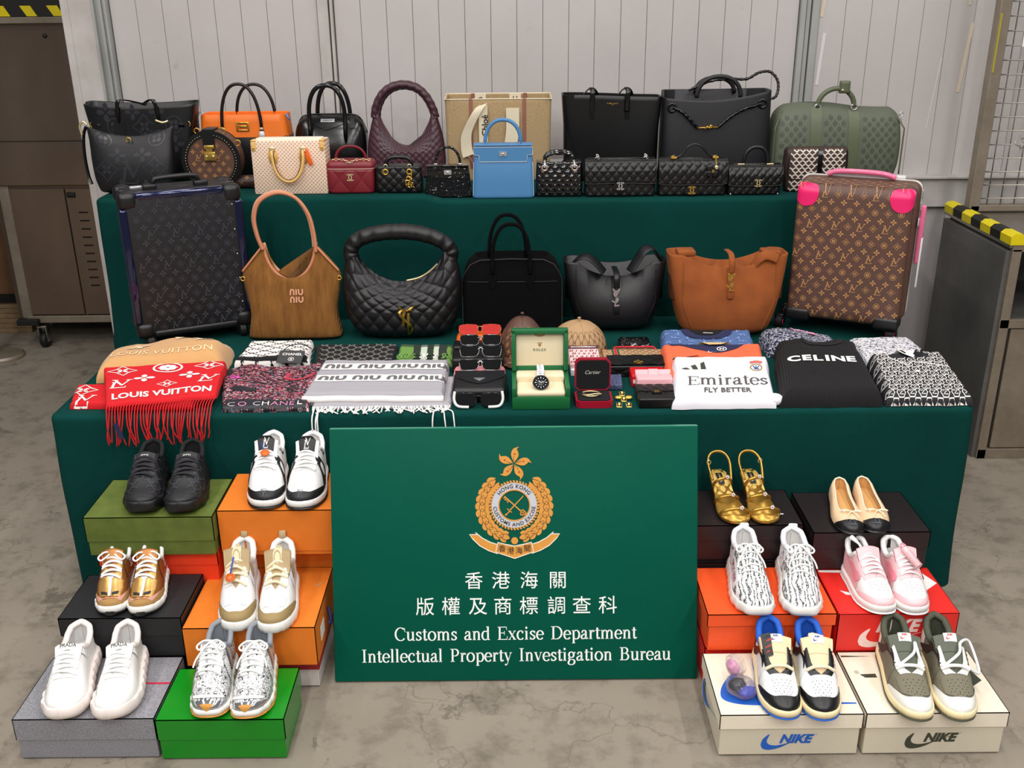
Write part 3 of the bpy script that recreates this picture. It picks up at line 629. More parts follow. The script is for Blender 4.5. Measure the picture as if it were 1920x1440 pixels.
def arch(x0, x1, z0, H, y=0, n=24, e=2.0, y1=None, z1=None):
    o = []
    for k in range(n + 1):
        a = pi * k / n; c, s_ = cos(a), sin(a); u = k / n
        o.append(V(((x0 + x1) / 2 - (x1 - x0) / 2 * math.copysign(abs(c) ** (2 / e), c), y + ((y1 - y) * sin(pi * u) if y1 is not None else 0), z0 + (z1 - z0 if z1 else 0) * u + H * abs(s_) ** (2 / e))))
    return o
def CC(h, w=.16): return tr(J(stroke(arc(.2, 0, .4, .42, 50, 310, 18), w), stroke(arc(-.2, 0, .4, .42, -130, 130, 18), w)), sc=h)
def ov(p, x, y, r, n=14): return tr(ring2(r * .55, r, n), x, y)
def mLV(h):
    f = lambda *p: stroke(p, .07)
    return tr(J(stroke([(-.22, .16), (-.36, -.44)], .12), f((-.34, .18), (-.1, .18)), f((-.48, -.46), (.22, -.46), (.26, -.3)), stroke([(-.2, .47), (.1, -.2)], .13), f((.08, -.22), (.44, .47)), f((-.34, .49), (-.06, .49)), f((.3, .49), (.58, .49))), sc=h)
def mFL(h): return tr(J(*[tr(poly([(0, 0), (.16, .12), (.24, .3), (.5, .5), (.3, .24), (.12, .16)]), rz=pi / 2 * k) for k in range(4)], disc(.1, 8)), sc=h, rz=pi / 4 * 0)
def mPT(h): return tr(J(*[tr(poly([(.05, 0), (.2, .13), (.42, .14), (.55, 0), (.42, -.14), (.2, -.13)]), rz=pi / 2 * k) for k in range(4)]), sc=h)
def mDI(h): return tr(J(stroke([(q.x, q.y) for q in [V((cos(a) * (.62 if k % 2 == 0 else .36), sin(a) * (.62 if k % 2 == 0 else .36), 0)) for k, a in enumerate([pi / 4 * i for i in range(8)])]], .07, True), tr(mPT(.55), rz=pi / 4)), sc=h)
def mCI(h): return tr(J(ring2(.46, .54, 20), *[tr(disc(.14, 8), .2 * cos(pi / 4 + pi / 2 * k), .2 * sin(pi / 4 + pi / 2 * k)) for k in range(4)]), sc=h)
def monogram(x0, x1, y0, y1, px, py, h, clip=None, rot=0):
    out = []; r = 0; y = y0
    while y < y1:
        c = 0; x = x0 + (px / 2 if r % 2 else 0)
        while x < x1:
            if clip is None or clip(x, y):
                s = mPT(h * .8) if r % 2 else ((mLV(h * 1.15) if (c + r // 4) % 2 == 0 else mDI(h * .85)) if r % 4 == 0 else (mDI(h * .85) if (c + r // 4) % 2 == 0 else mCI(h * .8)))
                out.append(tr(s, x, y, rz=rot))
            x += px; c += 1
        y += py; r += 1
    return J(*out)
def GG(h, w=.13): return tr(J(stroke(arc(-.28, 0, .26, .3, 60, 330, 10) + [(-.06, -.02), (-.22, -.02)], w), stroke([(-x, -y) for x, y in arc(-.28, 0, .26, .3, 60, 330, 10) + [(-.06, -.02), (-.22, -.02)]], w)), sc=h)
def ggpat(x0, x1, y0, y1, p, lw=.05, clip=None, gh=.36, asp=.62):
    out = []; r = 0; y = y0
    while y < y1:
        x = x0 + (p / 2 if r % 2 else 0)
        while x < x1:
            if clip is None or clip(x, y):
                out.append(tr(GG(p * gh, lw / gh * 1.0), x, y))
                for sx in (-1, 1):
                    a, b = (x, y), (x + sx * p / 2, y + p * asp); f = lambda t: (a[0] + (b[0] - a[0]) * t, a[1] + (b[1] - a[1]) * t)
                    if clip is None or clip(*f(.7)): out.append(stroke([f(.24), f(.76)], p * lw))
            x += p
        y += p * asp; r += 1
    return J(*out)
def YSL(h): return tr(J(stroke([(-.16, .5), (.02, .18)], .085), stroke([(.2, .5), (-.04, .02)], .085), stroke([(q.x, q.y) for q in cr([(.16, .30), (.05, .36), (-.1, .26), (-.06, .1), (.08, -.02), (.12, -.16), (.02, -.28), (-.14, -.24), (-.2, -.18)], 6)], .08), stroke([(.06, .06), (-.04, -.48)], .08), stroke([(-.08, -.48), (.2, -.46)], .075)), sc=h)
def bag(name, label, cat, cx, y, z, grp=None, rz=0, rx=0):
    if z == T1: z = tierz(cx)
    z += abs(rx) * .06
    return thing(name, label, cat, (cx, y, z), rz, grp, rx)
# ---------------------------------------------------------------- 1 embossed black tote
b = bag('tote_bag', 'large black embossed monogram leather tote at the left end of the rear tier', 'handbag', -1.395, 3.96, T1)
B = Body([(0, .170, .07, 7), (.10, .180, .068, 7), (.2, .196, .06, 6), (.285, .212, .055, 5)], rb=.012, warp=lambda p: V((p.x, p.y, p.z + .010 * (p.z / .285) ** 3 * (p.x / .2) ** 2 + .006 * (p.z / .285) * (1 if p.y > 0 else 0))))
me('body', B.mesh(140, 30, inner=.12), 'black_leather', b)
me('embossed_monogram', B.pr(J(*[tr(s, x, z) for s, x, z in ((mCI(.06), -.09, .215), (mDI(.075), .02, .215), (mCI(.06), .13, .22), (mPT(.065), -.12, .285 - .02), (mPT(.06), .13, .15), (mPT(.06), .02, .165), (mPT(.055), -.02, .268), (mPT(.055), .07, .268))]), .0008), 'emboss_sheen', b)
for sx in (-1, 1):
    me('strap', tube(cr([(sx * .075, -.056, .21), (sx * .073, -.062, .285), (sx * .06, -.055, .312), (sx * .02, -.01, .30), (sx * .0, .03, .285)], 8), .0075, 8, flat=.35, up=(1, 0, 0)), 'black_smooth', b)
    me('strap_patch', B.pr(poly([(sx * .075 + .027 * cos(a) * (1 if sin(a) > 0 else .8), .205 + (.03 if sin(a) > 0 else .045) * sin(a)) for a in np.linspace(0, 2 * pi, 25)[:-1]]), .0018), 'black_leather', b)
    me('side_ring', tr(tube([(.011 * cos(a), 0, .011 * sin(a)) for a in np.linspace(0, 2 * pi, 15)[:-1]], .002, 6, closed=True), sx * .178, -.048, .222), 'gold', b)
    me('ring_tab', tr(bx(0, 0, 0, .026, .004, .014, .002), sx * .158, -.056, .218), 'black_smooth', b)
# ---------------------------------------------------------------- 2 pouch
b = bag('pouch_bag', 'black embossed slouchy shoulder pouch leaning against the embossed black tote', 'handbag', -1.376, 3.74, T1, rx=-.04)
B = Body([(0, .128, .04, 5), (.05, .143, .046, 4), (.12, .150, .04, 3.5), (.19, .152, .025, 3), (.232, .158, .010, 3)], rb=.012, warp=lambda p: V((p.x, p.y, p.z - (.034 * max(0, 1 - (p.x / .155) ** 2) if p.z > .1 else 0) * max(0, (p.z - .1) / .132))))
me('body', B.mesh(140, 30, inner=.03), 'black_grain', b)
me('embossed_monogram', B.pr(J(*[tr(s, x, z) for s, x, z in ((mLV(.085), .0, .075), (mDI(.07), -.088, .085), (mDI(.07), .088, .09), (mPT(.062), -.045, .145), (mPT(.062), .045, .148), (mCI(.058), -.095, .205), (mCI(.058), .098, .21), (mPT(.055), -.04, .022), (mPT(.055), .05, .02))]), .0009), 'emboss_sheen', b)
me('clasp', tr(tube([(.0085 * cos(a), 0, .0085 * sin(a)) for a in np.linspace(-.9, pi + .9, 18)], .0022, 6), 0, -.03, .188), 'gold', b)
me('strap', tube(cr([(-.158, .0, .235), (-.172, .0, .2), (-.176, -.005, .13), (-.170, -.01, .06), (-.160, -.015, .03)], 6), .006, 8, flat=.4), 'black_smooth', b)
for sx in (-1, 1): me('zip_charm', tube(cr([(sx * .15, -.01, .24), (sx * .162, -.012, .252), (sx * .176, -.012, .236), (sx * .172, -.012, .205)], 5) if sx < 0 else cr([(.10, -.012, .255), (.125, -.014, .247), (.145, -.012, .252)], 5), .004, 7), 'pale_gold', b)
# ---------------------------------------------------------------- 3 round monogram bag
b = bag('round_bag', 'round brown monogram bag with studded black rim and gold lock', 'handbag', -1.10, 3.80, T1)
R0 = .108
def rnd(s, y=0): return [V((v[0], y - v[2], v[1] + R0)) for v in s[0]], s[1]
me('body', rnd(tr(lathe([(0, -.035), (R0 - .004, -.035), (R0, -.031), (R0, .031), (R0 - .004, .035), (0, .035)], 64))), 'mono_brown', b, auto=40)
me('rim', rnd(ext(ring2(R0 * .80, R0 + .0006, 64), .004), -.035), 'black_leather', b, auto=40); me('back_rim', rnd(ext(ring2(R0 * .88, R0 + .0012, 64), .008), .033), 'black_leather', b, auto=40)
st = me('stud', rnd(tr(sphere(0, 0, 0, .0017, 6), R0 * .86, 0), -.0392), 'pale_gold', b)
for k in range(1, 56):
    c = st.copy(); C.objects.link(c); a = 2 * pi * k / 56; c.rotation_euler = (0, a, 0); c.location = V((0, 0, R0)) - Matrix.Rotation(a, 3, 'Y') @ V((0, 0, R0))
me('monogram', rnd(monogram(-.082, .1, -.078, .09, .036, .022, .020, lambda x, y: hypot(x, y) < .078 and not (abs(x) < .022 and y > .002)), -.0358), 'mono_tan', b, sm=False)
me('strap_tab', rnd(ext(poly([(-.021, .05), (.021, .05), (.021, .112), (-.021, .112)]), .003), -.0395), 'black_leather', b, sm=False); me('strap_over', bx(0, 0, 2 * R0 + .003, .042, .075, .004, .001), 'black_leather', b)
lk = me('lock', J(bx(0, -.044, R0 + .017, .042, .006, .032, .002), bx(0, -.045, R0 + .050, .038, .006, .014, .003), bx(0, -.045, R0 + .038, .022, .004, .012)), 'gold', b, auto=30)
for sx in (-1, 1): me('lock_screw', tr(sphere(0, 0, 0, .005, 8, (1, .4, 1)), sx * .012, -.047, R0 + .016), 'pale_gold', lk)
for sx, a in ((-1, 2.0), (1, 1.15), (1, .55)): me('strap_ring', tr(tube([(.01 * cos(q), 0, .01 * sin(q)) for q in np.linspace(0, 2 * pi, 13)[:-1]], .0024, 6, closed=True), (R0 + .006) * cos(a), -.01, R0 + (R0 + .006) * sin(a)), 'gold', b)
# ---------------------------------------------------------------- 4 orange and black two-handle tote
b = bag('handbag', 'orange and black leather handbag with gold turn lock and two black handles', 'handbag', -1.02, 4.02, T1)
mat('orange_leather', '#f0761a', .5, bump=('noise', 500, .2))
me('lower_body', bx(0, 0, .085, .335, .13, .17, .008), 'black_leather', b, auto=35); me('upper_band', Body([(.165, .168, .066, 9), (.248, .163, .06, 9)], rb=0).mesh(80, 4, inner=.05), 'orange_leather', b, auto=50)
lk = me('lock_plate', J(*[tr(bx(0, 0, 0, sx_, .005, sz_, .002), x, -.0665, z) for x, z, sx_, sz_ in ((-.021, .205, .008, .034), (.021, .205, .008, .034), (0, .219, .046, .007), (0, .191, .046, .007), (0, .205, .03, .01))]), 'gold', b, auto=30)
for y in (-1, 1):
    h_ = me('handle', tube(arch(-.078, .072, .19, .172, y * .066 - (.0 if y < 0 else -.0), e=2.3) if y < 0 else arch(-.05, .10, .22, .13, .06, e=2.2), .0062, 10), 'black_leather', b)
    if y < 0:
        for sx in (-.078, .072): me('handle_tab', bx(sx, -.069, .178, .018, .006, .03, .003), 'black_leather', h_); me('handle_ring', bx(sx, -.0695, .197, .012, .01, .009, .002), 'pale_gold', h_); me('plastic_wrap', loft([[(sx - .008, -.074, .188), (sx + .008, -.074, .188), (sx + .008, -.064, .188), (sx - .008, -.064, .188)], [(sx - .012, -.077, .163), (sx + .012, -.076, .165), (sx + .012, -.065, .163), (sx - .012, -.065, .163)]]), mat('wrap_white', '#d9d9dc', .35), h_)
me('side_ring', tr(tube([(.008 * cos(a), 0, .008 * sin(a)) for a in np.linspace(0, 2 * pi, 13)[:-1]], .002, 6, closed=True), -.158, -.05, .252), 'silver', b)
me('blue_tag', tr(bx(0, 0, 0, .006, .002, .028), .172, -.05, .238, ry=-.5), mat('blue_tag', '#5b8fd0', .4), b)
me('button', tr(sphere(0, 0, 0, .005, 8, (1, .4, 1)), .115, -.0655, .158), 'silver', b)
# brown rolled pouch
b = bag('rolled_pouch', 'brown monogram roll lying behind the cream handbag', 'pouch', -1.00, 3.80, T1)
me('roll', tr(lathe([(0, -.09), (.02, -.09), (.024, -.084), (.024, .084), (.02, .09), (0, .09)], 24), 0, 0, .0242, ry=pi / 2), mat('mono_dark', '#3a2620', .5), b, auto=40)
me('monogram', J(*[mp(fine(tr(mPT(.016) if k % 2 else mFL(.016), -.08 + .02 * k, .02 * (k % 3 - 1)), .01), lambda v: (v.x, -.0246 * cos(v.y / .0246), .0242 + .0246 * sin(v.y / .0246))) for k in range(9)]), 'mono_tan', b)
# ---------------------------------------------------------------- 5 cream mini monogram handbag
b = bag('handbag', 'cream mini-monogram handbag with drooping honey leather handle and orange tag', 'handbag', -.793, 3.715, T1)
m, t = raw('cream_mini', '#f0d9c2', .55)
o = t.sep(t.co()); k = 2 * pi / .0098
fx = t.math('MULTIPLY', t.math('ADD', o[0], o[2]), k / 1.41); fy = t.math('MULTIPLY', t.math('SUBTRACT', o[0], o[2]), k / 1.41)
g = t.math('ADD', t.math('COSINE', fx), t.math('COSINE', fy)); t.col(t.mix(t.ramp(g, [(.52, '#000000'), (.66, '#ffffff')]), t.mix(t.noise(25), '#f6dfc8', '#ecd2b8'), '#c49c86'))
mat('honey_leather', '#e9b96c', .5)
me('body', bx(0, 0, .095, .266, .10, .19, .005), m, b, auto=35)
me('top_opening', bx(0, 0, .192, .235, .06, .006, .002), mat('cream_edge', '#f3e6d2', .6), b)
for sx in (-1, 1):
    me('corner_tab', J(bx(sx * .122, -.051, .172, .016, .004, .032, .003), bx(sx * .122, -.03, .191, .018, .044, .004, .001)), 'honey_leather', b); me('rivet', tr(sphere(0, 0, 0, .004, 8, (1, .5, 1)), sx * .122, -.0535, .166), 'gold', b)
    me('handle_base', xz(ext(poly([(sx * .055 + .018 * cos(a), .135 + .028 * sin(a)) for a in np.linspace(0, 2 * pi, 21)[:-1]]), .002), 0, -.05, 0), 'honey_leather', b)
    me('handle_buckle', tr(bx(0, 0, 0, .022, .007, .016, .003), sx * .055, -.055, .162), 'pale_gold', b)
me('handle', tube([V((-.055 * cos(a), -.062 - .01 * sin(a), .158 - .108 * sin(a) ** .8)) for a in np.linspace(0, pi, 28)], .0068, 10), 'honey_leather', b); me('handle_piping', tube([V((-.055 * cos(a) * .9, -.066 - .01 * sin(a), .158 - .102 * sin(a) ** .8)) for a in np.linspace(0, pi, 28)], .0016, 6), 'black_plain', b)
me('orange_tag', tr(bx(0, 0, 0, .016, .004, .058, .002), .074, -.062, .135, ry=-.28), mat('tag_orange', '#f26a1b', .5), b); me('tag_rivet', sphere(.063, -.066, .157, .004, 8), 'pale_gold', b)
# ---------------------------------------------------------------- 6 glossy dome bag
b = bag('dome_bag', 'glossy black dome handbag with tall rounded handles', 'handbag', -.700, 4.06, T1)
B = Body([(0, .130, .085, 4), (.06, .136, .09, 3.6), (.14, .140, .08, 3.2), (.19, .134, .06, 3), (.222, .112, .032, 3), (.234, .084, .012, 3)], rb=.012)
me('body', B.mesh(120, 36), 'black_smooth', b)
me('zip', tube(cr([(-.14, 0, .165), (-.118, 0, .218), (-.085, 0, .235), (0, 0, .237), (.085, 0, .235), (.118, 0, .218), (.14, 0, .165)], 8), .003, 6), 'black_plain', b)
me('flap', B.pr(poly([(-.07, .229), (.062, .229), (.055, .205), (.025, .195), (-.008, .183), (-.04, .195), (-.062, .205)]), .004), 'black_smooth', b); me('logo_plate', B.pr(poly([(-.032, .212), (.022, .212), (.022, .223), (-.032, .223)]), .0065), 'silver', b)
me('lettering', B.pr(tr(text('GIVENCHY', .0052, off=.02), -.005, .2175), .0069), 'black_plain', b)
for y, dx in ((-1, 0), (1, .012)):
    h_ = me('handle', tube([V((-.068, -.075, .15)), V((-.070, -.072, .19))] + [V((p.x + dx, p.y, p.z)) for p in arch(-.072, .066, .225, .125, -.06 if y < 0 else .03, e=2.4)] + [V((.066, -.072, .19)), V((.066, -.075, .13))] if y < 0 else [V((p.x + dx, p.y, p.z)) for p in arch(-.068, .062, .2, .15, .03, e=2.4)], .0085, 10), 'black_smooth', b)
    if y < 0:
        for sx, zz in ((-.068, .165), (.066, .145)): me('handle_base', B.pr(poly([(sx - .014, zz + .02), (sx + .016, zz + .02), (sx + .02, zz - .018), (sx + .006, zz - .03), (sx - .01, zz - .03), (sx - .02, zz - .018)]), .004), 'black_smooth', h_)
me('side_tab', B.pr(poly([(.083, .224), (.096, .222), (.102, .19), (.084, .19)]), .004), 'black_plain', b)
# ---------------------------------------------------------------- 7 maroon vanity case
b = bag('vanity_case', 'burgundy quilted leather vanity case with small top handle', 'handbag', -.576, 3.712, T1)
mat('burgundy', '#7a1a26', .45, bump=('noise', 500, .2))
B = Body([(0, .082, .045, 8), (.045, .086, .048, 7), (.088, .086, .048, 7)], disp=quilt(.078, .104, .0035, -1, .083), rb=.008)
me('body', B.mesh(220, 40), 'burgundy', b); me('lid', Body([(.089, .0865, .0485, 7), (.103, .086, .048, 7), (.116, .079, .042, 6)], rb=0, rt=.006).mesh(120, 12), 'burgundy', b)
me('zip', Body([(.0865, .0868, .0488, 7), (.0905, .0868, .0488, 7)], rb=0).mesh(100, 3), mat('zip_pink', '#b98a80', .4), b)
me('handle', tube(arch(-.055, .053, .115, .048, 0, e=2.2), .006, 10, flat=.7), 'burgundy', b); me('emblem', B.pr(tr(CC(.026), 0, .060), .0042), 'pale_gold', b)
def chain(pts, r, name, m, par):
    P = cr(pts, 5); acc = 0; k = 0; last = P[0]
    for p, q in zip(P, P[1:]):
        acc += (q - p).length
        if acc > r * 1.7:
            d = (q - p).normalized(); rx_ = d.to_track_quat('X', 'Z').to_matrix() @ Matrix.Rotation(pi / 2 * (k % 2), 3, 'X')
            s = tube([(r * 1.25 * cos(a), r * .75 * sin(a), 0) for a in np.linspace(0, 2 * pi, 11)[:-1]], r * .26, 5, closed=True)
            me(name, mp(s, lambda v: rx_ @ v + q), m, par); acc = 0; k += 1
chain([(-.072, -.035, .119), (-.05, -.03, .121), (-.02, -.045, .121), (.0, -.048, .112), (.02, -.045, .12), (.05, -.035, .121), (.072, -.035, .119)], .0045, 'chain_link', 'pale_gold', b)
# ---------------------------------------------------------------- 8 woven hobo
b = bag('hobo_bag', 'plum woven leather hobo bag with looped handle', 'handbag', -.405, 4.03, T1)
mat('plum_leather', '#43262f', .42, bump=('noise', 400, .2))
def weave(cx_, A):
    def f(x, z):
        a, c_ = (x + z) / cx_, (x - z) / cx_; i, j = math.floor(a), math.floor(c_); u, v_ = a - i - .5, c_ - j - .5
        if (i + j) % 2: u, v_ = v_, u
        return A * (sqrt(max(0, 1 - (u * 1.9) ** 2)) * .6 + .4 * cos(v_ * pi))
    return f
def wwarp(p):
    k = max(0, (p.z - .10) / .14); u = max(0, 1 - (p.x / .105) ** 2)
    return V((p.x, p.y, p.z - (.125 * k * u ** .75)))
B = Body([(0, .150, .05, 5), (.07, .152, .055, 4), (.15, .145, .045, 3.5), (.24, .122, .022, 3)], disp=weave(.027, .0032), warp=wwarp, rb=.01)
me('body', B.mesh(300, 90, inner=.004), 'plum_leather', b)
hp = cr([(-.118, 0, .225), (-.112, 0, .262), (-.088, 0, .308), (-.05, 0, .338), (0, 0, .348), (.05, 0, .335), (.085, 0, .302), (.108, 0, .258), (.118, 0, .222)], 14)
def braid(path, r, n=14, tw=60, amp=.18, flat=1.0):
    P = path; s = tube(P, r, n, up=(0, 1, 0), flat=flat); m_ = len(P); vs = []
    for i in range(m_):
        for k in range(n):
            v = s[0][i * n + k]; a = 2 * pi * k / n; vs.append(P[i] + (v - P[i]) * (1 + amp * sin(i / m_ * tw + 2 * a)))
    return vs, s[1]
me('handle', braid(hp, .021, 16, 90, .05, .75), 'plum_leather', b)
me('handle_back', braid([V((p.x * .93, p.y + .03, .2 + (p.z - .2) * .93)) for p in hp], .017, 14, 90, .05, .7), 'plum_leather', b)
# ---------------------------------------------------------------- 9 small black cannage bag with gold charm
def cannage(sx, A):
    def f(x, z):
        u = abs(sin(pi * x / sx)) * abs(sin(pi * z / sx)); q = abs(sin(pi * (x + z) / sx)) * abs(sin(pi * (x - z) / sx)); return A * (u * .4 + q * .6) ** .4
    return f
b = bag('handbag', 'small black cane-quilted leather bag with gold letter charm', 'handbag', -.402, 3.70, T1)
B = Body([(0, .083, .034, 8), (.05, .085, .037, 7), (.097, .083, .034, 8)], disp=quilt(.036, .036, .0035), rb=.008, rt=.006)
me('body', B.mesh(240, 50), 'black_leather', b)
me('handle', tube(arch(-.045, .045, .098, .028, -.01, e=3), .0075, 10), 'black_leather', b)
def orb(par, x, y, z, r, name='ring', m='gold', w=.003): return me(name, tr(tube([(r * cos(a), 0, r * sin(a)) for a in np.linspace(0, 2 * pi, 21)[:-1]], w, 7, closed=True), x, y, z), m, par)
for sx in (-.046, .04):
    orb(b, sx, -.042, .078, .009); orb(b, sx, -.03, .097, .006, 'link', 'pale_gold', .002)
ch = me('charm', J(tr(tube([(.006 * cos(a), 0, .006 * sin(a)) for a in np.linspace(0, 2 * pi, 13)[:-1]], .002, 6, closed=True), .042, -.045, .066), tr(tube([(.007 * cos(a), 0, .007 * sin(a)) for a in np.linspace(0, 2 * pi, 13)[:-1]], .002, 6, closed=True), .036, -.046, .054)), 'gold', b)
for s, x, z in (('D', .034, .04), ('I', .047, .05), ('O', .041, .032), ('R', .05, .032)): me('charm_letter', xz(ext(text(s, .02 if s != 'I' else .016, off=.03), .002), x, -.046, z), 'gold', ch)
# ---------------------------------------------------------------- 10 black crocodile mini bag
b = bag('handbag', 'small glossy black crocodile-embossed bag with silver lock', 'handbag', -.224, 3.69, T1)
m, t = raw('black_croc', '#0a090a', .16, coat=.6)
v = t.new('TexVoronoi', feature='DISTANCE_TO_EDGE'); v.inputs['Scale'].default_value = 95; t.l(t.co(sc=(1.3, .9, .8)), v.inputs['Vector']); t.bump(t.ramp(v.outputs['Distance'], [(0, '#000000'), (.16, '#ffffff')]), 1, .0025)
def kelly(b, w0, w1, h, d, m, fl, mst=None, handle=None, hw=.046, hh=.06, hr=.0055, lockm='silver'):
    B = Body([(0, w0, d, 9), (h * .5, (w0 + w1) / 2 + .001, d * .9, 9), (h, w1, d * .6, 9)], rb=.006, rt=.005); me('body', B.mesh(100, 24), m, b)
    f = lambda x, z: (x, z); fw_ = w1 + .002
    q = [(-fw_, h - .004), (fw_, h - .004), (fw_, h - fl * .55), (w1 * .84, h - fl * .6), (w1 * .82, h - fl), (-w1 * .82, h - fl), (-w1 * .84, h - fl * .6), (-fw_, h - fl * .55)]
    fp = me('flap', J(xz(ext(poly(q), .003), 0, -d * .80, 0), bx(0, -d * .12, h + .001, 2 * fw_, d * 1.4, .004, .001)), m, b, auto=30)
    if mst: me('stitching', xz(stroke(q, .0016, True), 0, -d * .80 - .0034, 0), mst, fp, sm=False)
    lk = me('lock', xz(ext(poly([(-.013, -.008), (.013, -.008), (.013, .008), (-.013, .008)]), .002), 0, -d * .80 - .0034, h - fl * .5), lockm, b, sm=False); me('turn_knob', tr(sphere(0, 0, 0, .0035, 8, (1.6, 1, 1)), 0, -d * .8 - .007, h - fl * .5), lockm, lk)
    h_ = me('handle', tube(arch(-hw, hw, h + .003, hh, -.004, e=2.2), hr, 12), handle or m, b)
    for sx in (-1, 1): me('handle_loop', bx(sx * hw, -.004, h + .005, .012, .012, .007, .002), lockm, h_)
    return B
kelly(b, .086, .074, .112, .034, m, .04, None, None, .044, .062, .005)
# ---------------------------------------------------------------- 11 canvas tote with ribbon straps
b = bag('tote_bag', 'beige canvas tote with lettered cream ribbon straps', 'handbag', -.043, 4.06, T1)
m, t = raw('canvas', '#b39a74', .85); t.col(t.mix(t.ramp(t.noise(300, 2, t.co(sc=(1, 1, 3))), [(.35, '#000000'), (.65, '#ffffff')]), '#9c8058', '#c0a67e')); o = t.sep(t.co()); t.bump(t.math('MULTIPLY', t.math('SINE', t.math('MULTIPLY', o[0], 2600)), t.math('SINE', t.math('MULTIPLY', o[2], 2600))), .4, .0006)
mat('cream_tape', '#e9dcc0', .8, bump=('weave', 2500, .3)); mat('rose_brown', '#8f5b4c', .5)
B = Body([(0, .198, .07, 14), (.31, .205, .072, 14)], rb=.004, warp=lambda p: V((p.x, p.y + (.012 * sin(pi * (p.x / .205 + 1) / 2) * (p.z / .31) ** 3 if p.y < 0 else 0), p.z + (.008 if p.y > 0 else 0) * (p.z / .31) ** 4)))
me('body', B.mesh(140, 24, inner=.26), m, b, auto=50)
me('rim', [(lambda P: tube(P, .0022, 6, closed=True))([B.w(V((.205 * sx_ * u + (.205 * .0), y, .311))) for sx_, y, u in [(1, -.072, -1 + .1 * k) for k in range(21)] + [(1, .072, 1 - .1 * k) for k in range(21)]])][0], 'cream_tape', b)
for x in (-.112, .093):
    me('leather_trim', B.pr(poly([(x, .05), (x + .014, .05), (x + .014, .316), (x, .316)]), .002, .03), 'rose_brown', b, sm=False)
    me('back_trim', bx(x + .012, .058, .306, .014, .003, .03), 'rose_brown', b, sm=False)
def rib3(pts, w, nrm):
    P = [V(p) for p in pts]; n = [V(q).normalized() * w / 2 for q in nrm]; vs = []
    for p, q in zip(P, n): vs += [p - q, p + q]
    s = (vs, [[2 * i, 2 * i + 1, 2 * i + 3, 2 * i + 2] for i in range(len(P) - 1)])
    return fix(J(s, ([v + V((0, .0012, 0)) for v in s[0]], [f[::-1] for f in s[1]])))
pts = cr([(-.118, -.085, .1), (-.125, -.085, .135), (-.121, -.09, .19), (-.085, -.098, .262), (-.062, -.09, .292)], 5); rs = me('ribbon_strap', rib3(pts, .044, [(1, 0, .35)] * len(pts)), 'cream_tape', b)
rs2 = me('ribbon_strap', rib3([(-.058, -.078, .29), (-.058, -.08, .2), (-.058, -.08, .10)], .034, [(1, 0, 0)] * 3), 'cream_tape', b, sm=False)
me('lettering', tr(xz(text('Chloé', .023, off=.012), 0, 0, 0), -.052, -.0825, .215, ry=-pi / 2), 'black_plain', rs2, sm=False)
rs3 = me('ribbon_strap', rib3(cr([(.055, -.085, .28), (.055, -.084, .2), (.048, -.083, .15), (.04, -.083, .1)], 4), .05, [(1, 0, 0)] * 13), 'cream_tape', b)
for x, s in ((-.072, 'é'), (.066, 'C')):
    q = me('rear_ribbon', bx(x, .06, .30, .046, .003, .04), 'cream_tape', b, sm=False); me('lettering', tr(xz(text(s, .017, off=.012)), x, .0575, .302, ry=-pi / 2), 'black_plain', q, sm=False)
me('strap_edge', tube(cr([(-.118, -.087, .1), (-.10, -.088, .07), (-.085, -.088, .03)], 5), .004, 6), 'rose_brown', b)
# ---------------------------------------------------------------- 12 blue handbag
b = bag('handbag', 'sky blue leather handbag with white stitching and single top handle', 'handbag', -.024, 3.685, T1)
mat('sky_leather', '#4a83b4', .45, bump=('noise', 600, .2)); mat('stitch_white', '#e8eef2', .6)
kelly(b, .112, .103, .186, .048, MATS['sky_leather'], .056, 'stitch_white', None, .064, .083, .0068)
me('edge_stitch', J(*[xz(stroke([(sx * .109, .01), (sx * .105, .13)], .0012), 0, -.0475, 0) for sx in (-1, 1)]), 'stitch_white', b, sm=False)
# ---------------------------------------------------------------- 13 patent cannage bag
b = bag('handbag', 'black patent cane-quilted bag with silver rings and braided handles', 'handbag', .178, 3.695, T1)
B = Body([(0, .083, .04, 8), (.07, .085, .042, 7), (.125, .082, .036, 8)], disp=quilt(.03, .034, .004), rb=.008, rt=.005)
me('body', B.mesh(240, 60), 'black_patent', b)
for y in (-.02, .022): me('handle', braid(arch(-.052, .052, .118, .036, y, e=3, n=40), .0065, 10, 50, .15), 'black_patent', b)
for sx in (-1, 1):
    me('grommet', xz(ext(ring2(.006, .0125, 24), .004), sx * .054, -.042, .105), mat('rose_silver', '#dcc3b4', .3, .8), b); me('clip', tube(cr([(sx * .054, -.049, .106), (sx * .053, -.045, .12), (sx * .052, -.025, .128)], 5), .0042, 8), 'silver', b)
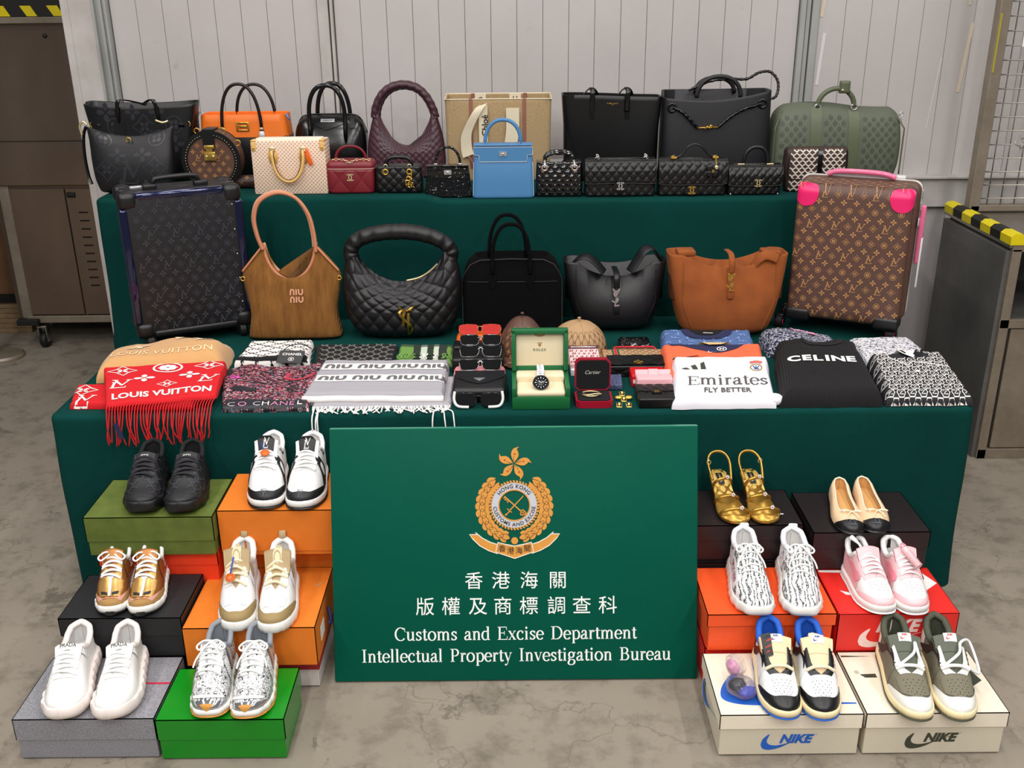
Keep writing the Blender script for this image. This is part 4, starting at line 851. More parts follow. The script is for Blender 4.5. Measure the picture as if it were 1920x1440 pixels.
# ---------------------------------------------------------------- 14 plain black tote
b = bag('tote_bag', 'plain black leather tote with flat knotted shoulder straps', 'handbag', .394, 4.03, T1)
B = Body([(0, .172, .06, 6), (.15, .180, .058, 7), (.32, .192, .055, 10)], rb=.006, warp=lambda p: V((p.x, p.y + .008 * (p.z / .32) ** 2 * sin(p.x * 9), p.z - .006 * sin(p.x * 8) * (p.z / .32) ** 3)))
me('body', B.mesh(120, 20, inner=.25), 'black_plain', b, auto=50)
me('lettering', B.pr(tr(text('SAINT LAURENT', .0042, off=.02), .0, .293), .001), 'gold', b); me('lettering', B.pr(tr(text('PARIS', .0025, off=.02), .0, .288), .001), 'gold', b)
for x in (-.078, .056):
    st = me('strap', tube(cr([(x, -.06, .262), (x, -.063, .31), (x + .002, -.062, .336), (x - .004, -.045, .350), (x + .012, -.02, .335), (x + .02, .0, .318)], 6), .0095, 8, flat=.25, up=(1, 0, 0)), 'black_smooth', b)
    me('strap_loop', tube(cr([(x - .03, .0, .318), (x - .015, -.03, .342), (x + .002, -.05, .345), (x + .012, -.05, .33)], 6), .008, 8, flat=.3, up=(0, 1, 0)), 'black_smooth', st)
    me('strap_end', B.pr(poly([(x - .009, .235), (x + .009, .235), (x + .009, .3), (x - .009, .3)]), .003), 'black_smooth', st, sm=False)
# ---------------------------------------------------------------- 15 drawstring tote
b = bag('tote_bag', 'large charcoal leather tote with braided drawstring and gold knot', 'handbag', .796, 4.025, T1)
mat('charcoal_leather', '#19181c', .5, bump=('noise', 500, .2))
B = Body([(0, .205, .08, 5), (.12, .208, .078, 6), (.335, .206, .06, 7)], rb=.01, warp=lambda p: V((p.x, p.y, p.z - (.022 * cos(p.x / .206 * pi / 2) + .012 * (1 - p.x / .2)) * (p.z / .335) ** 4 * (1 if p.y < 0 else .1))))
me('body', B.mesh(140, 30, inner=.2), 'charcoal_leather', b, auto=60)
for sx, zz in ((-1, .275), (1, .287)): me('eyelet', tr(xz(ext(ring2(.011, .019, 24), .003)), sx * .172 - .004, -.062, zz), 'black_smooth', b)
me('drawstring', braid(cr([(-.172, -.064, .277), (-.14, -.076, .262), (-.11, -.08, .235), (-.078, -.082, .203)], 12), .0055, 10, 40, .2), 'black_smooth', b); me('drawstring', braid(cr([(.002, -.082, .205), (.04, -.08, .238), (.09, -.078, .268), (.165, -.066, .288)], 12), .0055, 10, 46, .2), 'black_smooth', b)
me('gold_knot', J(tube([(-.08, -.083, .202), (.004, -.083, .205)], .003, 8), tube(cr([(-.05, -.086, .199), (-.042, -.09, .207), (-.034, -.088, .202), (-.03, -.09, .212), (-.022, -.086, .206), (-.036, -.09, .203)], 5), .0038, 7)), 'gold', b)
me('handle', tube([V((p.x, p.y, p.z)) for p in arch(-.082, .085, .31, .078, -.05, e=2.2)], .0085, 10), 'charcoal_leather', b)
me('rear_handle', tube(arch(-.07, .08, .32, .055, .05, e=2.2), .0085, 10), 'charcoal_leather', b)
me('braided_strap', braid(cr([(-.10, .03, .33), (-.02, .02, .365), (.06, .02, .372), (.12, .02, .372), (.165, .02, .395), (.205, .01, .398), (.232, 0, .37), (.236, -.01, .335), (.225, -.02, .308), (.2, -.02, .30)], 10), .0052, 10, 150, .2), 'black_smooth', b)
# ---------------------------------------------------------------- 16-18 quilted flap bags
def flapbag(b, w, h, d, cell, fl, emblem, tuck=True, x1=None, mtl='black_leather', rz_=.008):
    B = Body([(0, w, d, 9), (h * .5, w + .001, d * .95, 8), (h, w - .004, d * .75, 8)], disp=quilt(cell, cell * 1.2, .0032), rb=rz_, rt=.012); me('body', B.mesh(int(w * 1500), int(h * 420)), mtl, b)
    nx, nz = int(w * 2 * 560), int(fl * 560); q = quilt(cell, cell * 1.2, .0034)
    def f(u, v):
        x = (u * 2 - 1) * (w + .002); z = h + .002 - fl * v * (1 - .06 * (abs(x / w) ** 8)) + (.006 * (1 - (x / w) ** 2) * (v ** 3) if tuck else 0)
        e = min(1, min(1 - abs(x) / (w + .002), 1 - v) * 14); y = -d * (.62 + .42 * min(1, v * 2.2) ** .6) - .006 - q(x, z) * e
        if v < .12: z = z - .0 ; y = y + d * .35 * (1 - v / .12) ** 2
        return (x, y, z)
    g = grid(f, nx, nz); g2 = (g[0] + [V((v.x, v.y + .004, v.z)) for v in g[0]], g[1] + [[i + len(g[0]) for i in F][::-1] for F in g[1]])
    n0 = len(g[0]); per = [i for i in range(nx)] + [nx * j + nx - 1 for j in range(1, nz)] + [nx * (nz - 1) + i for i in range(nx - 2, -1, -1)] + [nx * j for j in range(nz - 2, 0, -1)]
    for a, c in zip(per, per[1:] + per[:1]): g2[1].append([a, c, c + n0, a + n0])
    me('flap', g2, mtl, b); zf = h - fl
    me('flap_piping', tube(cr([f(k / 20, .995) for k in range(21)], 2), .0022, 6), mtl, b); me('top_edge', tube([(-w * .97, -d * .3, h + .001), (w * .97, -d * .3, h + .001)], .006, 8), mtl, b)
    return B, zf
b = bag('flap_bag', 'black quilted flap bag with silver clasp and chain ends', 'handbag', .398, 3.685, T1)
B, zf = flapbag(b, .127, .13, .036, .031, .088, None)
me('clasp_tab', xz(ext(poly([(.026 * cos(a), .018 * sin(a) - .002) for a in np.linspace(0, 2 * pi, 21)[:-1]]), .004), -.002, -.050, zf), 'black_leather', b, auto=30); me('clasp', xz(ext(CC(.028, .14), .003), -.002, -.054, zf + .0), 'silver', b, sm=False)
for x in (-.088, .085): chain([(x - .008, -.03, .134), (x, -.034, .142), (x + .008, -.03, .138), (x + .004, -.02, .146)], .006, 'chain_link', 'silver', b); 
b = bag('flap_bag', 'black quilted flap bag with top handle and clover charm', 'handbag', .659, 3.69, T1)
B, zf = flapbag(b, .122, .128, .038, .032, .09, None, False)
me('handle', tube(cr([(-.068, -.015, .134), (-.045, -.018, .142), (-.02, -.02, .172), (.005, -.02, .182), (.03, -.02, .17), (.055, -.018, .145), (.078, -.015, .136)], 8), .0042, 8, flat=.8), 'black_leather', b)
for x in (-.07, .08): me('handle_clip', bx(x, -.02, .134, .022, .012, .008, .002), 'gold', b); chain([(x - .016, -.025, .138), (x - .004, -.03, .142)], .006, 'chain_link', 'gold', b)
me('clasp_tab', xz(ext(poly([(.026 * cos(a), .018 * sin(a) - .004) for a in np.linspace(0, 2 * pi, 21)[:-1]]), .004), -.004, -.046, zf - .012), 'black_leather', b, auto=30); me('clasp', xz(ext(CC(.028, .14), .003), -.004, -.05, zf - .015), 'gold', b, sm=False)
ch = me('clover_charm', tr(J(*[tr(sphere(0, 0, 0, .013, 10, (1, .3, 1)), .0135 * cos(a), 0, .0135 * sin(a)) for a in (pi / 4, 3 * pi / 4, 5 * pi / 4, 7 * pi / 4)], bx(-.006, 0, -.026, .008, .005, .018, .002)), .066, -.058, .092), 'black_leather', b)
me('charm_emblem', xz(ext(CC(.009, .22), .002), .066, -.063, .092), 'gold', ch); chain([(.078, -.04, .133), (.077, -.055, .12), (.074, -.058, .108)], .004, 'charm_chain', 'gold', ch); me('charm_moon', tr(sphere(0, 0, 0, .008, 8, (1, .3, 1)), .078, -.06, .104), 'pale_gold', ch)
b = bag('flap_bag', 'small black quilted bag with rounded top handle and gold clasp', 'handbag', .885, 3.695, T1)
B, zf = flapbag(b, .096, .104, .04, .027, .072, None, False)
me('handle', tube(arch(-.042, .046, .104, .064, -.015, e=2.3), .0068, 10), 'black_leather', b)
for x in (-.05, .054): me('handle_clip', bx(x, -.018, .108, .026, .01, .005, .002), 'pale_gold', b)
me('clasp', xz(ext(CC(.027, .14), .003), .008, -.055, zf + .014), 'pale_gold', b, sm=False)
for x in (-.09, .09): me('foot_stud', tr(sphere(0, 0, 0, .004, 8), x * .95, -.036, .004), 'silver', b)
# ---------------------------------------------------------------- 19 green duffel
b = bag('duffel_bag', 'olive green monogram canvas travel bag with rounded corners and top handles', 'bag', 1.262, 4.02, T1)
mat('olive_canvas', '#59604f', .6, bump=('noise', 500, .3)); mat('olive_print', '#767d68', .55); mat('olive_dark', '#474d42', .6); mat('olive_leather', '#5b6249', .45)
def dwarp(p): return V((p.x, p.y, p.z - .018 * max(0, (p.z - .15) / .13) * max(0, p.x / .25) - .006 * sin(p.x * 16) * max(0, (p.z - .2) / .08)))
B = Body([(0, .232, .09, 6), (.06, .246, .095, 6), (.16, .247, .09, 6), (.24, .238, .07, 5), (.268, .22, .045, 5), (.28, .205, .02, 4)], rb=.015, warp=dwarp)
me('body', B.mesh(160, 40), 'olive_canvas', b)
inb = lambda x, y: abs(x) < .225 and .015 < y < .245 and not any(abs(x - q) < .032 for q in (-.092, .052))
me('print', B.pr(ggpat(-.235, .24, .01, .26, .033, .045, inb), .0012, .03), 'olive_print', b, kind='stuff')
me('print_cells', B.pr(J(*[tr(disc(.0092, 8), -.235 + .033 * c_ + (.0165 if r % 2 == 0 else 0), .01 + r * .033 * .62) for r in range(12) for c_ in range(15) if inb(-.235 + .033 * c_ + (.0165 if r % 2 == 0 else 0), .01 + r * .033 * .62)]), .0008, .03), 'olive_dark', b, kind='stuff')
for x in (-.092, .052): me('leather_band', B.pr(poly([(x - .021, .0), (x + .021, .0), (x + .021, .268), (x - .021, .268)]), .0022, .03), 'olive_leather', b)
h_ = me('handle', tube(arch(-.085, .055, .272, .068, -.045, e=2.0), .0095, 10), 'olive_leather', b)
me('handle_wrap', Body([(-.022, .02, .016, 4), (.022, .019, .015, 4)], rb=0, rt=0).mesh(32, 6), 'olive_leather', h_).location = (.012, -.045, .345)
me('wrap_stud', sphere(.0, -.064, .335, .005, 8), 'pale_gold', h_)
for x in (-.085, .055): orb(h_, x, -.05, .272, .011, 'handle_ring', 'silver', .003)
me('piping', tube([B.w(V((.247 * sx * (1 - max(0, z - .2) * 2.2), -.078 + .6 * max(0, z - .2), z))) for sx, z in [(-1, .02 + .02 * k) for k in range(13)]], .003, 6), 'olive_leather', b); me('piping', tube([B.w(V((.247 * (1 - max(0, z - .2) * 2.2), -.078 + .6 * max(0, z - .2), z))) for z in [.02 + .02 * k for k in range(13)]], .003, 6), 'olive_leather', b)
me('zip_pull', tr(bx(0, 0, 0, .006, .004, .032, .002), .252, -.02, .215, ry=-.3), 'silver', b); orb(b, .25, -.02, .24, .007, 'zip_ring', 'silver', .002)
# ---------------------------------------------------------------- 20 chevron messenger
b = bag('messenger_bag', 'brown and white chevron-print flap bag with black strap', 'handbag', 1.118, 3.735, T1)
mat('goy_dark', '#33241f', .6); mat('goy_white', '#e4dcd2', .6); mat('goy_brown', '#6b4a3a', .6)
B = Body([(0, .106, .032, 7), (.07, .114, .036, 7), (.145, .112, .032, 7), (.158, .108, .018, 6)], rb=.01)
me('body', B.mesh(110, 20), 'goy_dark', b)
def ypat(m_w, dx):
    out = []; p = .0225
    for r in range(13):
        for c_ in range(-6, 7):
            x, z = c_ * p + (p / 2 if r % 2 else 0) + dx, .008 + r * .0125
            if abs(x) < .100 and z < .148 and abs(x - .008) > .012: out += [stroke([(x - .0095, z + .0065), (x, z), (x + .0095, z + .0065)], m_w), stroke([(x, z), (x, z - .0055)], m_w)]
    return J(*out)
me('chevron_print', B.pr(ypat(.0042, 0), .0018, .03), 'goy_white', b); me('chevron_shade', B.pr(tr(ypat(.003, 0), .0, .0045), .0014, .03), 'goy_brown', b)
me('flap_trim', B.pr(stroke([(q.x, q.y) for q in cr([(-.105, .15), (-.106, .07), (-.095, .052), (-.07, .047), (.09, .047), (.105, .06), (.106, .15)], 6)], .004), .0024), 'black_leather', b); me('strap', B.pr(poly([(.0, .045), (.016, .045), (.016, .156), (.0, .156)]), .003), 'black_smooth', b); me('buckle', B.pr(poly([(-.004, .042), (.024, .042), (.024, .054), (-.004, .054)]), .005), 'silver', b, sm=False)
# ================================================================ middle row on the low table
T0 = .6
# ---------------------------------------------------------------- black embossed suitcase
b = bag('suitcase', 'black embossed monogram trolley suitcase with glossy navy frame at the left', 'suitcase', -1.125, 3.405, T0, rz=radians(25), rx=0)
mat('case_black', '#141317', .5, bump=('noise', 600, .2)); mat('case_emboss', '#3d3c44', .25); mat('navy_gloss', '#141a44', .12, .6, coat=1); mat('case_rubber', '#131214', .4)
W_, D_, Hh = .385, .19, .53; z0 = .045
me('shell', bx(0, 0, z0 + (Hh - z0) / 2, W_ - .012, D_, Hh - z0, .02, 4), 'case_black', b)
for sx in (-1, 1): me('side_frame', bx(sx * (W_ / 2 - .008), -D_ / 2 + .012, z0 + (Hh - z0) / 2, .03, .03, Hh - z0 - .09, .011, 3), 'navy_gloss', b)
for z in (Hh - .006,): me('top_frame', bx(0, -D_ / 2 + .012, z - .004, W_ - .1, .03, .028, .011, 3), 'navy_gloss', b)
me('bottom_frame', bx(0, -D_ / 2 + .012, z0 + .008, W_ - .1, .03, .028, .011, 3), 'case_rubber', b)
for sx in (-1, 1):
    for z in (z0 + .022, Hh - .022): me('corner_guard', bx(sx * (W_ / 2 - .026), -D_ / 2 + .022, z, .062, .056, .058, .02, 4), 'case_rubber', b); me('corner_guard', bx(sx * (W_ / 2 - .026), D_ / 2 - .022, z, .06, .054, .056, .02, 4), 'case_rubber', b)
me('seam', J(bx(0, .0, z0 + (Hh - z0) / 2, W_ + .001, .007, Hh - z0 + .002, .002), bx(0, -.028, z0 + (Hh - z0) / 2, W_ - .004, .005, Hh - z0 - .004, .002)), 'black_patent', b)
me('embossed_monogram', xz(ext(monogram(-W_ / 2 + .045, W_ / 2 - .03, z0 + .03, Hh - .03, .040, .0265, .026), .0008), 0, -D_ / 2 - .0002, 0), 'case_emboss', b, sm=False)
me('side_monogram', tr(monogram(-.085, -.03, z0 + .05, Hh - .05, .03, .022, .016), -W_ / 2 + .0055, 0, 0, rz=-pi / 2, rx=pi / 2) if 0 else mp(monogram(.035, .09, z0 + .06, Hh - .06, .03, .024, .016), lambda v: (-W_ / 2 + .0052, -v.x, v.y)), 'case_emboss', b, sm=False)
h_ = me('handle', tube(cr([(-.075, -.01, Hh + .006), (-.07, -.012, Hh + .024), (-.05, -.012, Hh + .032), (.05, -.012, Hh + .034), (.07, -.012, Hh + .026), (.075, -.01, Hh + .006)], 5), .0085, 10), 'case_rubber', b)
for x in (-.085, .08): me('handle_mount', bx(x, -.012, Hh + .006, .045, .035, .02, .005), 'case_rubber', h_)
me('trolley_tip', bx(-.12, .02, Hh + .003, .05, .02, .008, .002), 'silver', b); [me('latch', bx(-W_ / 2 - .002, -.02, z_, .006, .02, .045, .002), 'case_rubber', b) for z_ in (.38, .19)]
rv = me('rivet', sphere(W_ / 2 - .03, -D_ / 2 - .001, .13, .0028, 6), 'silver', b)
for k in range(1, 5): c = rv.copy(); C.objects.link(c); c.location.z = k * .085
def wheel(par, x, y, r, hub, name='wheel'):
    w = me(name, tr(lathe([(0, -.011), (r * .6, -.012), (r, -.009), (r, .009), (r * .6, .012), (0, .011)], 24), x, y, r, ry=pi / 2), 'black_rubber', par, auto=40)
    me('hub', tr(J(*[tr(bx(0, 0, 0, .004, r * 1.1, .026), rz=0, rx=pi / 3 * k) for k in range(3)]), x, y, r) if hub == 'silver' else tr(lathe([(0, -.0135), (r * .55, -.0135), (r * .55, .0135), (0, .0135)], 20), x, y, r, ry=pi / 2), hub, w, auto=40)
    me('wheel_fork', J(bx(x, y, r * 1.75, .03, .03, r * .7, .004), bx(x - .016, y, r * 1.2, .004, .02, r, .001), bx(x + .016, y, r * 1.2, .004, .02, r, .001)), 'case_rubber', w)
for sx in (-1, 1):
    for y in (-.075, .075): wheel(b, sx * .155, y, .025, 'silver' if sx > 0 else 'case_rubber')
# ---------------------------------------------------------------- brown monogram suitcase
b = bag('suitcase', 'brown monogram trolley suitcase with bright pink corners at the right', 'suitcase', 1.175, 3.40, T0, rz=radians(-26))
mat('hot_pink', '#f0246f', .35); mat('pink_wrap', '#ea6f97', .3, coat=.5); mat('case_white', '#d8d5d3', .35); mat('case_brown', '#5e4238', .5, bump=('noise', 600, .2)); mat('case_tan', '#c08d5a', .5)
W_, D_, Hh = .375, .195, .525
BB = Body([(.055, W_ / 2, .07, 8, 0, -.03), (.3, W_ / 2, .07, 8, 0, -.03), (Hh, W_ / 2, .07, 8, 0, -.03)], rb=.03, rt=.035)
me('front_shell', BB.mesh(140, 30), 'case_brown', b); me('back_shell', Body([(.05, W_ / 2 + .008, .05, 8, 0, .06), (Hh + .004, W_ / 2 + .008, .05, 8, 0, .06)], rb=.03, rt=.03).mesh(120, 20), 'case_brown', b)
me('zip_frame', Body([(.05, W_ / 2 + .0115, .006, 5, 0, .045), (Hh + .008, W_ / 2 + .0115, .006, 5, 0, .045)], rb=.03, rt=.03).mesh(80, 16), 'case_white', b)
top = lambda v: BB.front(v.x, v.y, .0008)
def wrapm(v):   # flat print wraps over the top edge and the right side
    if v.y > Hh - .02: return (v.x, -.1 + .0 + (v.y - (Hh - .02)) * 1.0 + .012, Hh + .0008 - .006 * 0)
    return BB.front(max(-W_ / 2 + .002, min(W_ / 2 - .002, v.x)), v.y, .0008)
me('monogram', mp(fine(monogram(-W_ / 2 + .016, W_ / 2 - .012, .075, Hh - .03, .0405, .0262, .0235), .012), wrapm), 'case_tan', b, sm=False)
me('top_monogram', mp(monogram(-W_ / 2 + .03, W_ / 2 - .03, -.075, .02, .0405, .0262, .022), lambda v: (v.x, v.y, Hh + .0007)), 'case_tan', b, sm=False)
me('side_monogram', mp(monogram(-.075, .01, .09, Hh - .05, .036, .0262, .022), lambda v: (W_ / 2 + .0007, v.x, v.y)), 'case_tan', b, sm=False)
for sx in (-1, 1):
    def cg_(u, v, sx=sx):
        x = sx * (W_ / 2 + .0 - (1 - u) * .088 + .002); z = Hh + .002 - v * .088; p = BB.front(max(-W_ / 2 + .001, min(W_ / 2 - .001, x)), min(z, Hh - .001), .003)
        q = max(0, 1 - ((1 - u) * v) ** 4 * 1.0); return p
    c_ = [(-.068, -.004), (-.072, -.035), (-.055, -.064), (-.022, -.07), (.0, -.05), (.002, -.01), (-.012, .002), (-.045, .003)]
    ring = cr([(sx * (W_ / 2 - .002 + px), Hh - .006 + min(pz, .003)) for px, pz in c_], 5, True)
    s = fine(poly([(q.x, q.y) for q in ring]), .008); me('corner_guard', mp(s, lambda v: BB.front(max(-W_ / 2 + .0005, min(W_ / 2 - .0005, v.x)), min(v.y, Hh - .0005), .0035)), 'hot_pink', b)
    me('bottom_guard', bx(sx * (W_ / 2 - .04), -.06, .068, .085, .086, .045, .012, 3), 'case_rubber', b)
me('wrapped_handle', tube(cr([(-.11, .03, Hh + .012), (-.07, .03, Hh + .024), (.06, .03, Hh + .024), (.11, .03, Hh + .012)], 6), .009, 10), 'pink_wrap', b); me('trolley_bar', bx(.01, .06, Hh + .010, .26, .03, .014, .004), 'case_white', b)
sh = me('side_handle', bx(W_ / 2 + .022, .03, .355, .018, .018, .2, .006), 'pink_wrap', b); me('handle_tag', bx(W_ / 2 + .03, .03, .26, .006, .022, .17, .002), mat('tag_white', '#eeeeee', .5), sh)
me('zip_pull', J(tr(bx(0, 0, 0, .005, .01, .03, .002), W_ / 2 + .014, .03, .49), tr(bx(0, 0, 0, .005, .008, .025, .002), W_ / 2 + .013, .025, .45), bx(W_ / 2 + .012, .02, .40, .006, .012, .03, .003)), 'silver', b)
for sx in (-1, 1):
    for y in (-.06, .075): wheel(b, sx * .165 - (.045 if sx < 0 else 0), y, .025, 'hot_pink')
# ---------------------------------------------------------------- tan corduroy tote
b = bag('tote_bag', 'tan corduroy shoulder bag with rose leather straps and wordmark', 'handbag', -.758, 3.38, T0, rx=-.06)
m, t = raw('corduroy', '#8a5a20', .95); o = t.sep(t.co()); w = t.math('SINE', t.math('ADD', t.math('MULTIPLY', o[0], 1500), t.math('MULTIPLY', t.noise(18), 9)))
t.col(t.mix(t.ramp(t.noise(60, 3, t.co(sc=(1, 1, .2))), [(.3, '#000000'), (.7, '#ffffff')]), '#7a4d1a', '#96642a')); t.bump(w, .7, .0012)
mat('rose_leather', '#c9835f', .5); mat('rose_light', '#d79a7c', .45)
def cw(p):
    k = max(0, (p.z - .2) / .125); u = p.x / .088
    return V((p.x, p.y, p.z - min(1, k) ** 1.3 * .12 * max(0, 1 - u * u) ** .55))
B = Body([(0, .164, .05, 4), (.03, .158, .055, 4), (.09, .150, .055, 3.5), (.18, .164, .045, 3), (.225, .168, .035, 3), (.27, .138, .025, 3), (.325, .09, .015, 3)], warp=cw, rb=.012)
me('body', B.mesh(160, 60, inner=.006), m, b)
tops = [B.front(x, .325, .002) for x in np.linspace(-.0895, .0895, 60)]
me('neck_trim', tube(tops, .0055, 8), 'rose_leather', b); me('neck_trim_back', tube([V((p.x, -p.y + .0, p.z + .004)) for p in tops], .0055, 8), 'rose_light', b)
for y, dx, m_ in ((-.02, .0, 'rose_leather'), (.012, -.012, 'rose_light')):
    me('strap', tube(cr([(-.088 + dx, y, .31), (-.103 + dx, y, .36), (-.108 + dx, y, .42), (-.085 + dx, y, .475), (-.025 + dx, y, .502), (.035 + dx, y, .485), (.075 + dx, y, .43), (.090 + dx, y, .36), (.092 + dx, y, .30)], 8), .0062, 10), m_, b)
for sx in (-1, 1): me('side_trim', tube(cr([(sx * .088, -.014, .325), (sx * .125, -.018, .282), (sx * .166, -.018, .235)], 6), .004, 8), 'rose_leather', b); orb(b, sx * .166, -.02, .21, .007, 'side_ring', 'gold', .002)
def MIU(h, w=.26):
    f = lambda *p: stroke([(q.x, q.y) for q in cr(p, 4)], w)
    return tr(J(f((-1.08, -.5), (-1.06, .0), (-.98, .34), (-.76, .42), (-.56, .3), (-.5, .0), (-.5, -.5)), stroke([(-.08, .5), (-.08, -.5)], w), f((.34, .5), (.34, .0), (.42, -.3), (.66, -.4), (.9, -.3), (.98, 0), (.98, .5))), sc=h)
for z in (.168, .142): me('wordmark', B.pr(tr(MIU(.02), .022, z), .0035), 'rose_light', b, sm=False)
# ---------------------------------------------------------------- black quilted hobo
b = bag('hobo_bag', 'large black quilted hobo bag with gold monogram letters', 'handbag', -.378, 3.39, T0, rx=-.04)
def hw(p):
    k = max(0, (p.z - .10) / .2); u = (p.x + .005) / .155
    return V((p.x, p.y, p.z - k * .115 * max(0, 1 - u * u) ** .7))
B = Body([(0, .135, .06, 3.2), (.04, .178, .075, 3), (.12, .203, .078, 2.8), (.2, .205, .065, 2.8), (.27, .192, .04, 2.6), (.30, .180, .025, 2.5)], disp=quilt(.049, .062, .0062), warp=hw, rb=.03)
me('body', B.mesh(300, 110, inner=.02), 'black_grain', b)
hp = cr([(-.166, 0, .262), (-.172, 0, .30), (-.15, -.004, .335), (-.09, -.006, .358), (0, -.006, .366), (.08, -.006, .356), (.145, -.004, .330), (.172, 0, .295), (.166, 0, .262)], 14)
s = tube(hp, lambda u: .026 - .002 * abs(2 * u - 1), 24, up=(0, 1, 0)); q = quilt(.045, .05, .004); n_ = 24
me('handle', ([hp[i // n_] + (v - hp[i // n_]) * (1 + .16 * abs(sin(pi * (i // n_) / 9 + (i % n_) * pi / n_ * 1.0)) * abs(sin(pi * (i // n_) / 9 - (i % n_) * pi / n_ * 1.0))) for i, v in enumerate(s[0])], s[1]), 'black_grain', b)
me('zip', tube(cr([(.015, -.01, .195), (.06, -.008, .205), (.095, -.008, .225), (.125, -.006, .252)], 6), .004, 6), 'pale_gold', b)
me('emblem', B.pr(tr(J(stroke([(-.032, .075), (-.012, .03), (-.012, .01)], .009), stroke([(.025, .075), (-.005, .03)], .008), stroke([(q.x, q.y) for q in cr([(.018, .036), (.0, .046), (-.026, .036), (-.028, .012), (-.01, -.012), (.01, -.03), (.014, -.055), (-.002, -.07)], 6)], .0085), stroke([(-.015, .02), (-.018, -.035)], .009), stroke([(.004, .02), (.0, -.06)], .009)), .022, .085, sc=.9), .0075), mat('antique_gold', '#c79a44', .3, 1), b)
# ---------------------------------------------------------------- black suede satchel
b = bag('satchel_bag', 'black suede satchel with slim twin handles in the middle row', 'handbag', .004, 3.46, T0)
B = Body([(0, .176, .09, 8), (.1, .176, .085, 8), (.2, .17, .07, 7), (.245, .155, .055, 6), (.27, .13, .05, 5)], rb=.012)
me('body', B.mesh(120, 30, inner=.1), 'black_suede', b)
seam = mat('suede_edge', '#2b2a2b', .7)
me('edge_piping', tube([B.front(x, z, .002) for x, z in [(-.174, .01 + .02 * k) for k in range(10)] + [(-.165, .215), (-.145, .245), (-.11, .262), (0, .266), (.11, .262), (.145, .245), (.165, .215)] + [(.174, .19 - .02 * k) for k in range(10)]], .0022, 6), seam, b)
me('seam', tube([B.front(x, .19, .001) for x in np.linspace(-.168, .168, 20)], .0012, 5), seam, b)
for y, dx in ((-1, 0), (1, -.012)):
    h_ = me('handle', tube(([V((-.068, -.075, .22))] if y < 0 else []) + [V((p.x + dx, p.y, p.z)) for p in arch(-.068, .062, .25, .14 if y < 0 else .15, -.06 if y < 0 else .045, e=2.4)] + ([V((.062, -.075, .22))] if y < 0 else []), .0068, 10), 'black_suede', b)
    if y < 0:
        for x in (-.068, .062): me('handle_base', B.pr(poly([(x, .245), (x + .014, .225), (x + .017, .2), (x + .008, .175), (x, .167), (x - .008, .175), (x - .017, .2), (x - .014, .225)]), .004), 'black_suede', h_)
# ---------------------------------------------------------------- leather and suede bags with monogram hook
mat('cognac_suede', '#9a5220', .92, bump=('noise', 600, .4), var=(14, '#7f4016', .7))
for nm, lab, cx, y, m_, lm, wt, hh, strap in (('ysl_black', 'black leather bucket tote with silver letter hook beside the cognac suede tote', .365, 3.47, 'black_grain', 'silver', .176, .245, 1), ('ysl_tan', 'cognac suede bucket tote with gold letter hook', .745, 3.40, 'cognac_suede', 'gold', .20, .285, 0)):
    b = bag('bucket_tote', lab, 'handbag', cx, y, T0, rx=-.03)
    wv_ = (lambda p, hh=hh, wt=wt: V((p.x, p.y, p.z - .045 * max(0, (p.z - hh * .5) / (hh * .5)) ** 2 * max(0, 1 - (p.x / (wt * .8)) ** 2)))) if not strap else (lambda p, hh=hh, wt=wt: V((p.x, p.y + (.03 * max(0, 1 - (p.x / .1) ** 2) * (p.z / hh) ** 3 if p.y < 0 else 0), p.z - .055 * max(0, (p.z - hh * .4) / (hh * .6)) ** 2 * max(0, 1 - (p.x / (wt * .75)) ** 2) * (1 if p.y < 0 else .5))))
    B = Body([(0, wt * .68, .075, 3.5), (.03, wt * .78, .095, 3.5), (hh * .35, wt * .88, .10, 4), (hh * .7, wt * .97, .085, 5), (hh, wt * 1.02, .065, 7)], warp=wv_, rb=.03)
    me('body', B.mesh(140, 40, inner=hh * .55), m_, b)
    for sx in (-1, 1): me('gusset_fold', tube([B.front(sx * wt * (.55 + .24 * min(1, z / hh * 2.2)) , z, .001) for z in np.linspace(.012, hh * .96, 16)], .0022, 6), m_, b)
    if strap:
        me('shoulder_strap', tube(cr([(-.155, -.02, hh - .02), (-.13, -.045, hh + .012), (-.10, -.055, hh + .02), (-.07, -.058, hh - .0), (-.04, -.062, hh - .035)], 8), .024, 10, flat=.2, up=(.4, 1, .3)), m_, b)
        me('shoulder_strap', tube(cr([(.05, -.055, hh - .035), (.075, -.05, hh + .005), (.10, -.045, hh + .04), (.13, -.03, hh + .042), (.158, -.01, hh - .0)], 8), .024, 10, flat=.2, up=(-.4, 1, .3)), m_, b)
    else:
        for sx in (-1, 1): me('shoulder_strap', bx(sx * wt * .72, -.015 if sx < 0 else -.03, hh + .002, .062, .07, .02, .006), m_, b)
        me('strap_loop', tube(cr([(.08, -.055, hh - .045), (.10, -.07, hh - .01), (.125, -.075, hh - .0), (.16, -.075, hh - .012)], 6), .016, 10, flat=.25, up=(0, .3, 1)), m_, b)
    zc = hh - (.045 if not strap else .075); P = lambda x, z, o: B.front(x, z, o)
    yy = min(B.front(0, q_, 0).y for q_ in np.linspace(zc - .1, min(hh, zc + .05), 12))
    me('closure_strap', tube(cr([(.0, .0, zc + (.045 if strap else .05)), (.0, yy * .75, zc + (.045 if strap else .052)), (.0, yy - .006, zc + .03), (.0, yy - .006, zc - .008)], 6), .0105, 8, flat=.3, up=(1, 0, 0)), m_, b)
    me('letter_hook', xz(ext(YSL(.062), .003), -.002, yy - .009, zc - .038), lm, b, sm=False)
    me('hook_tab', bx(.002, yy - .004, zc - .085, .021, .005, .03, .003), m_, b)
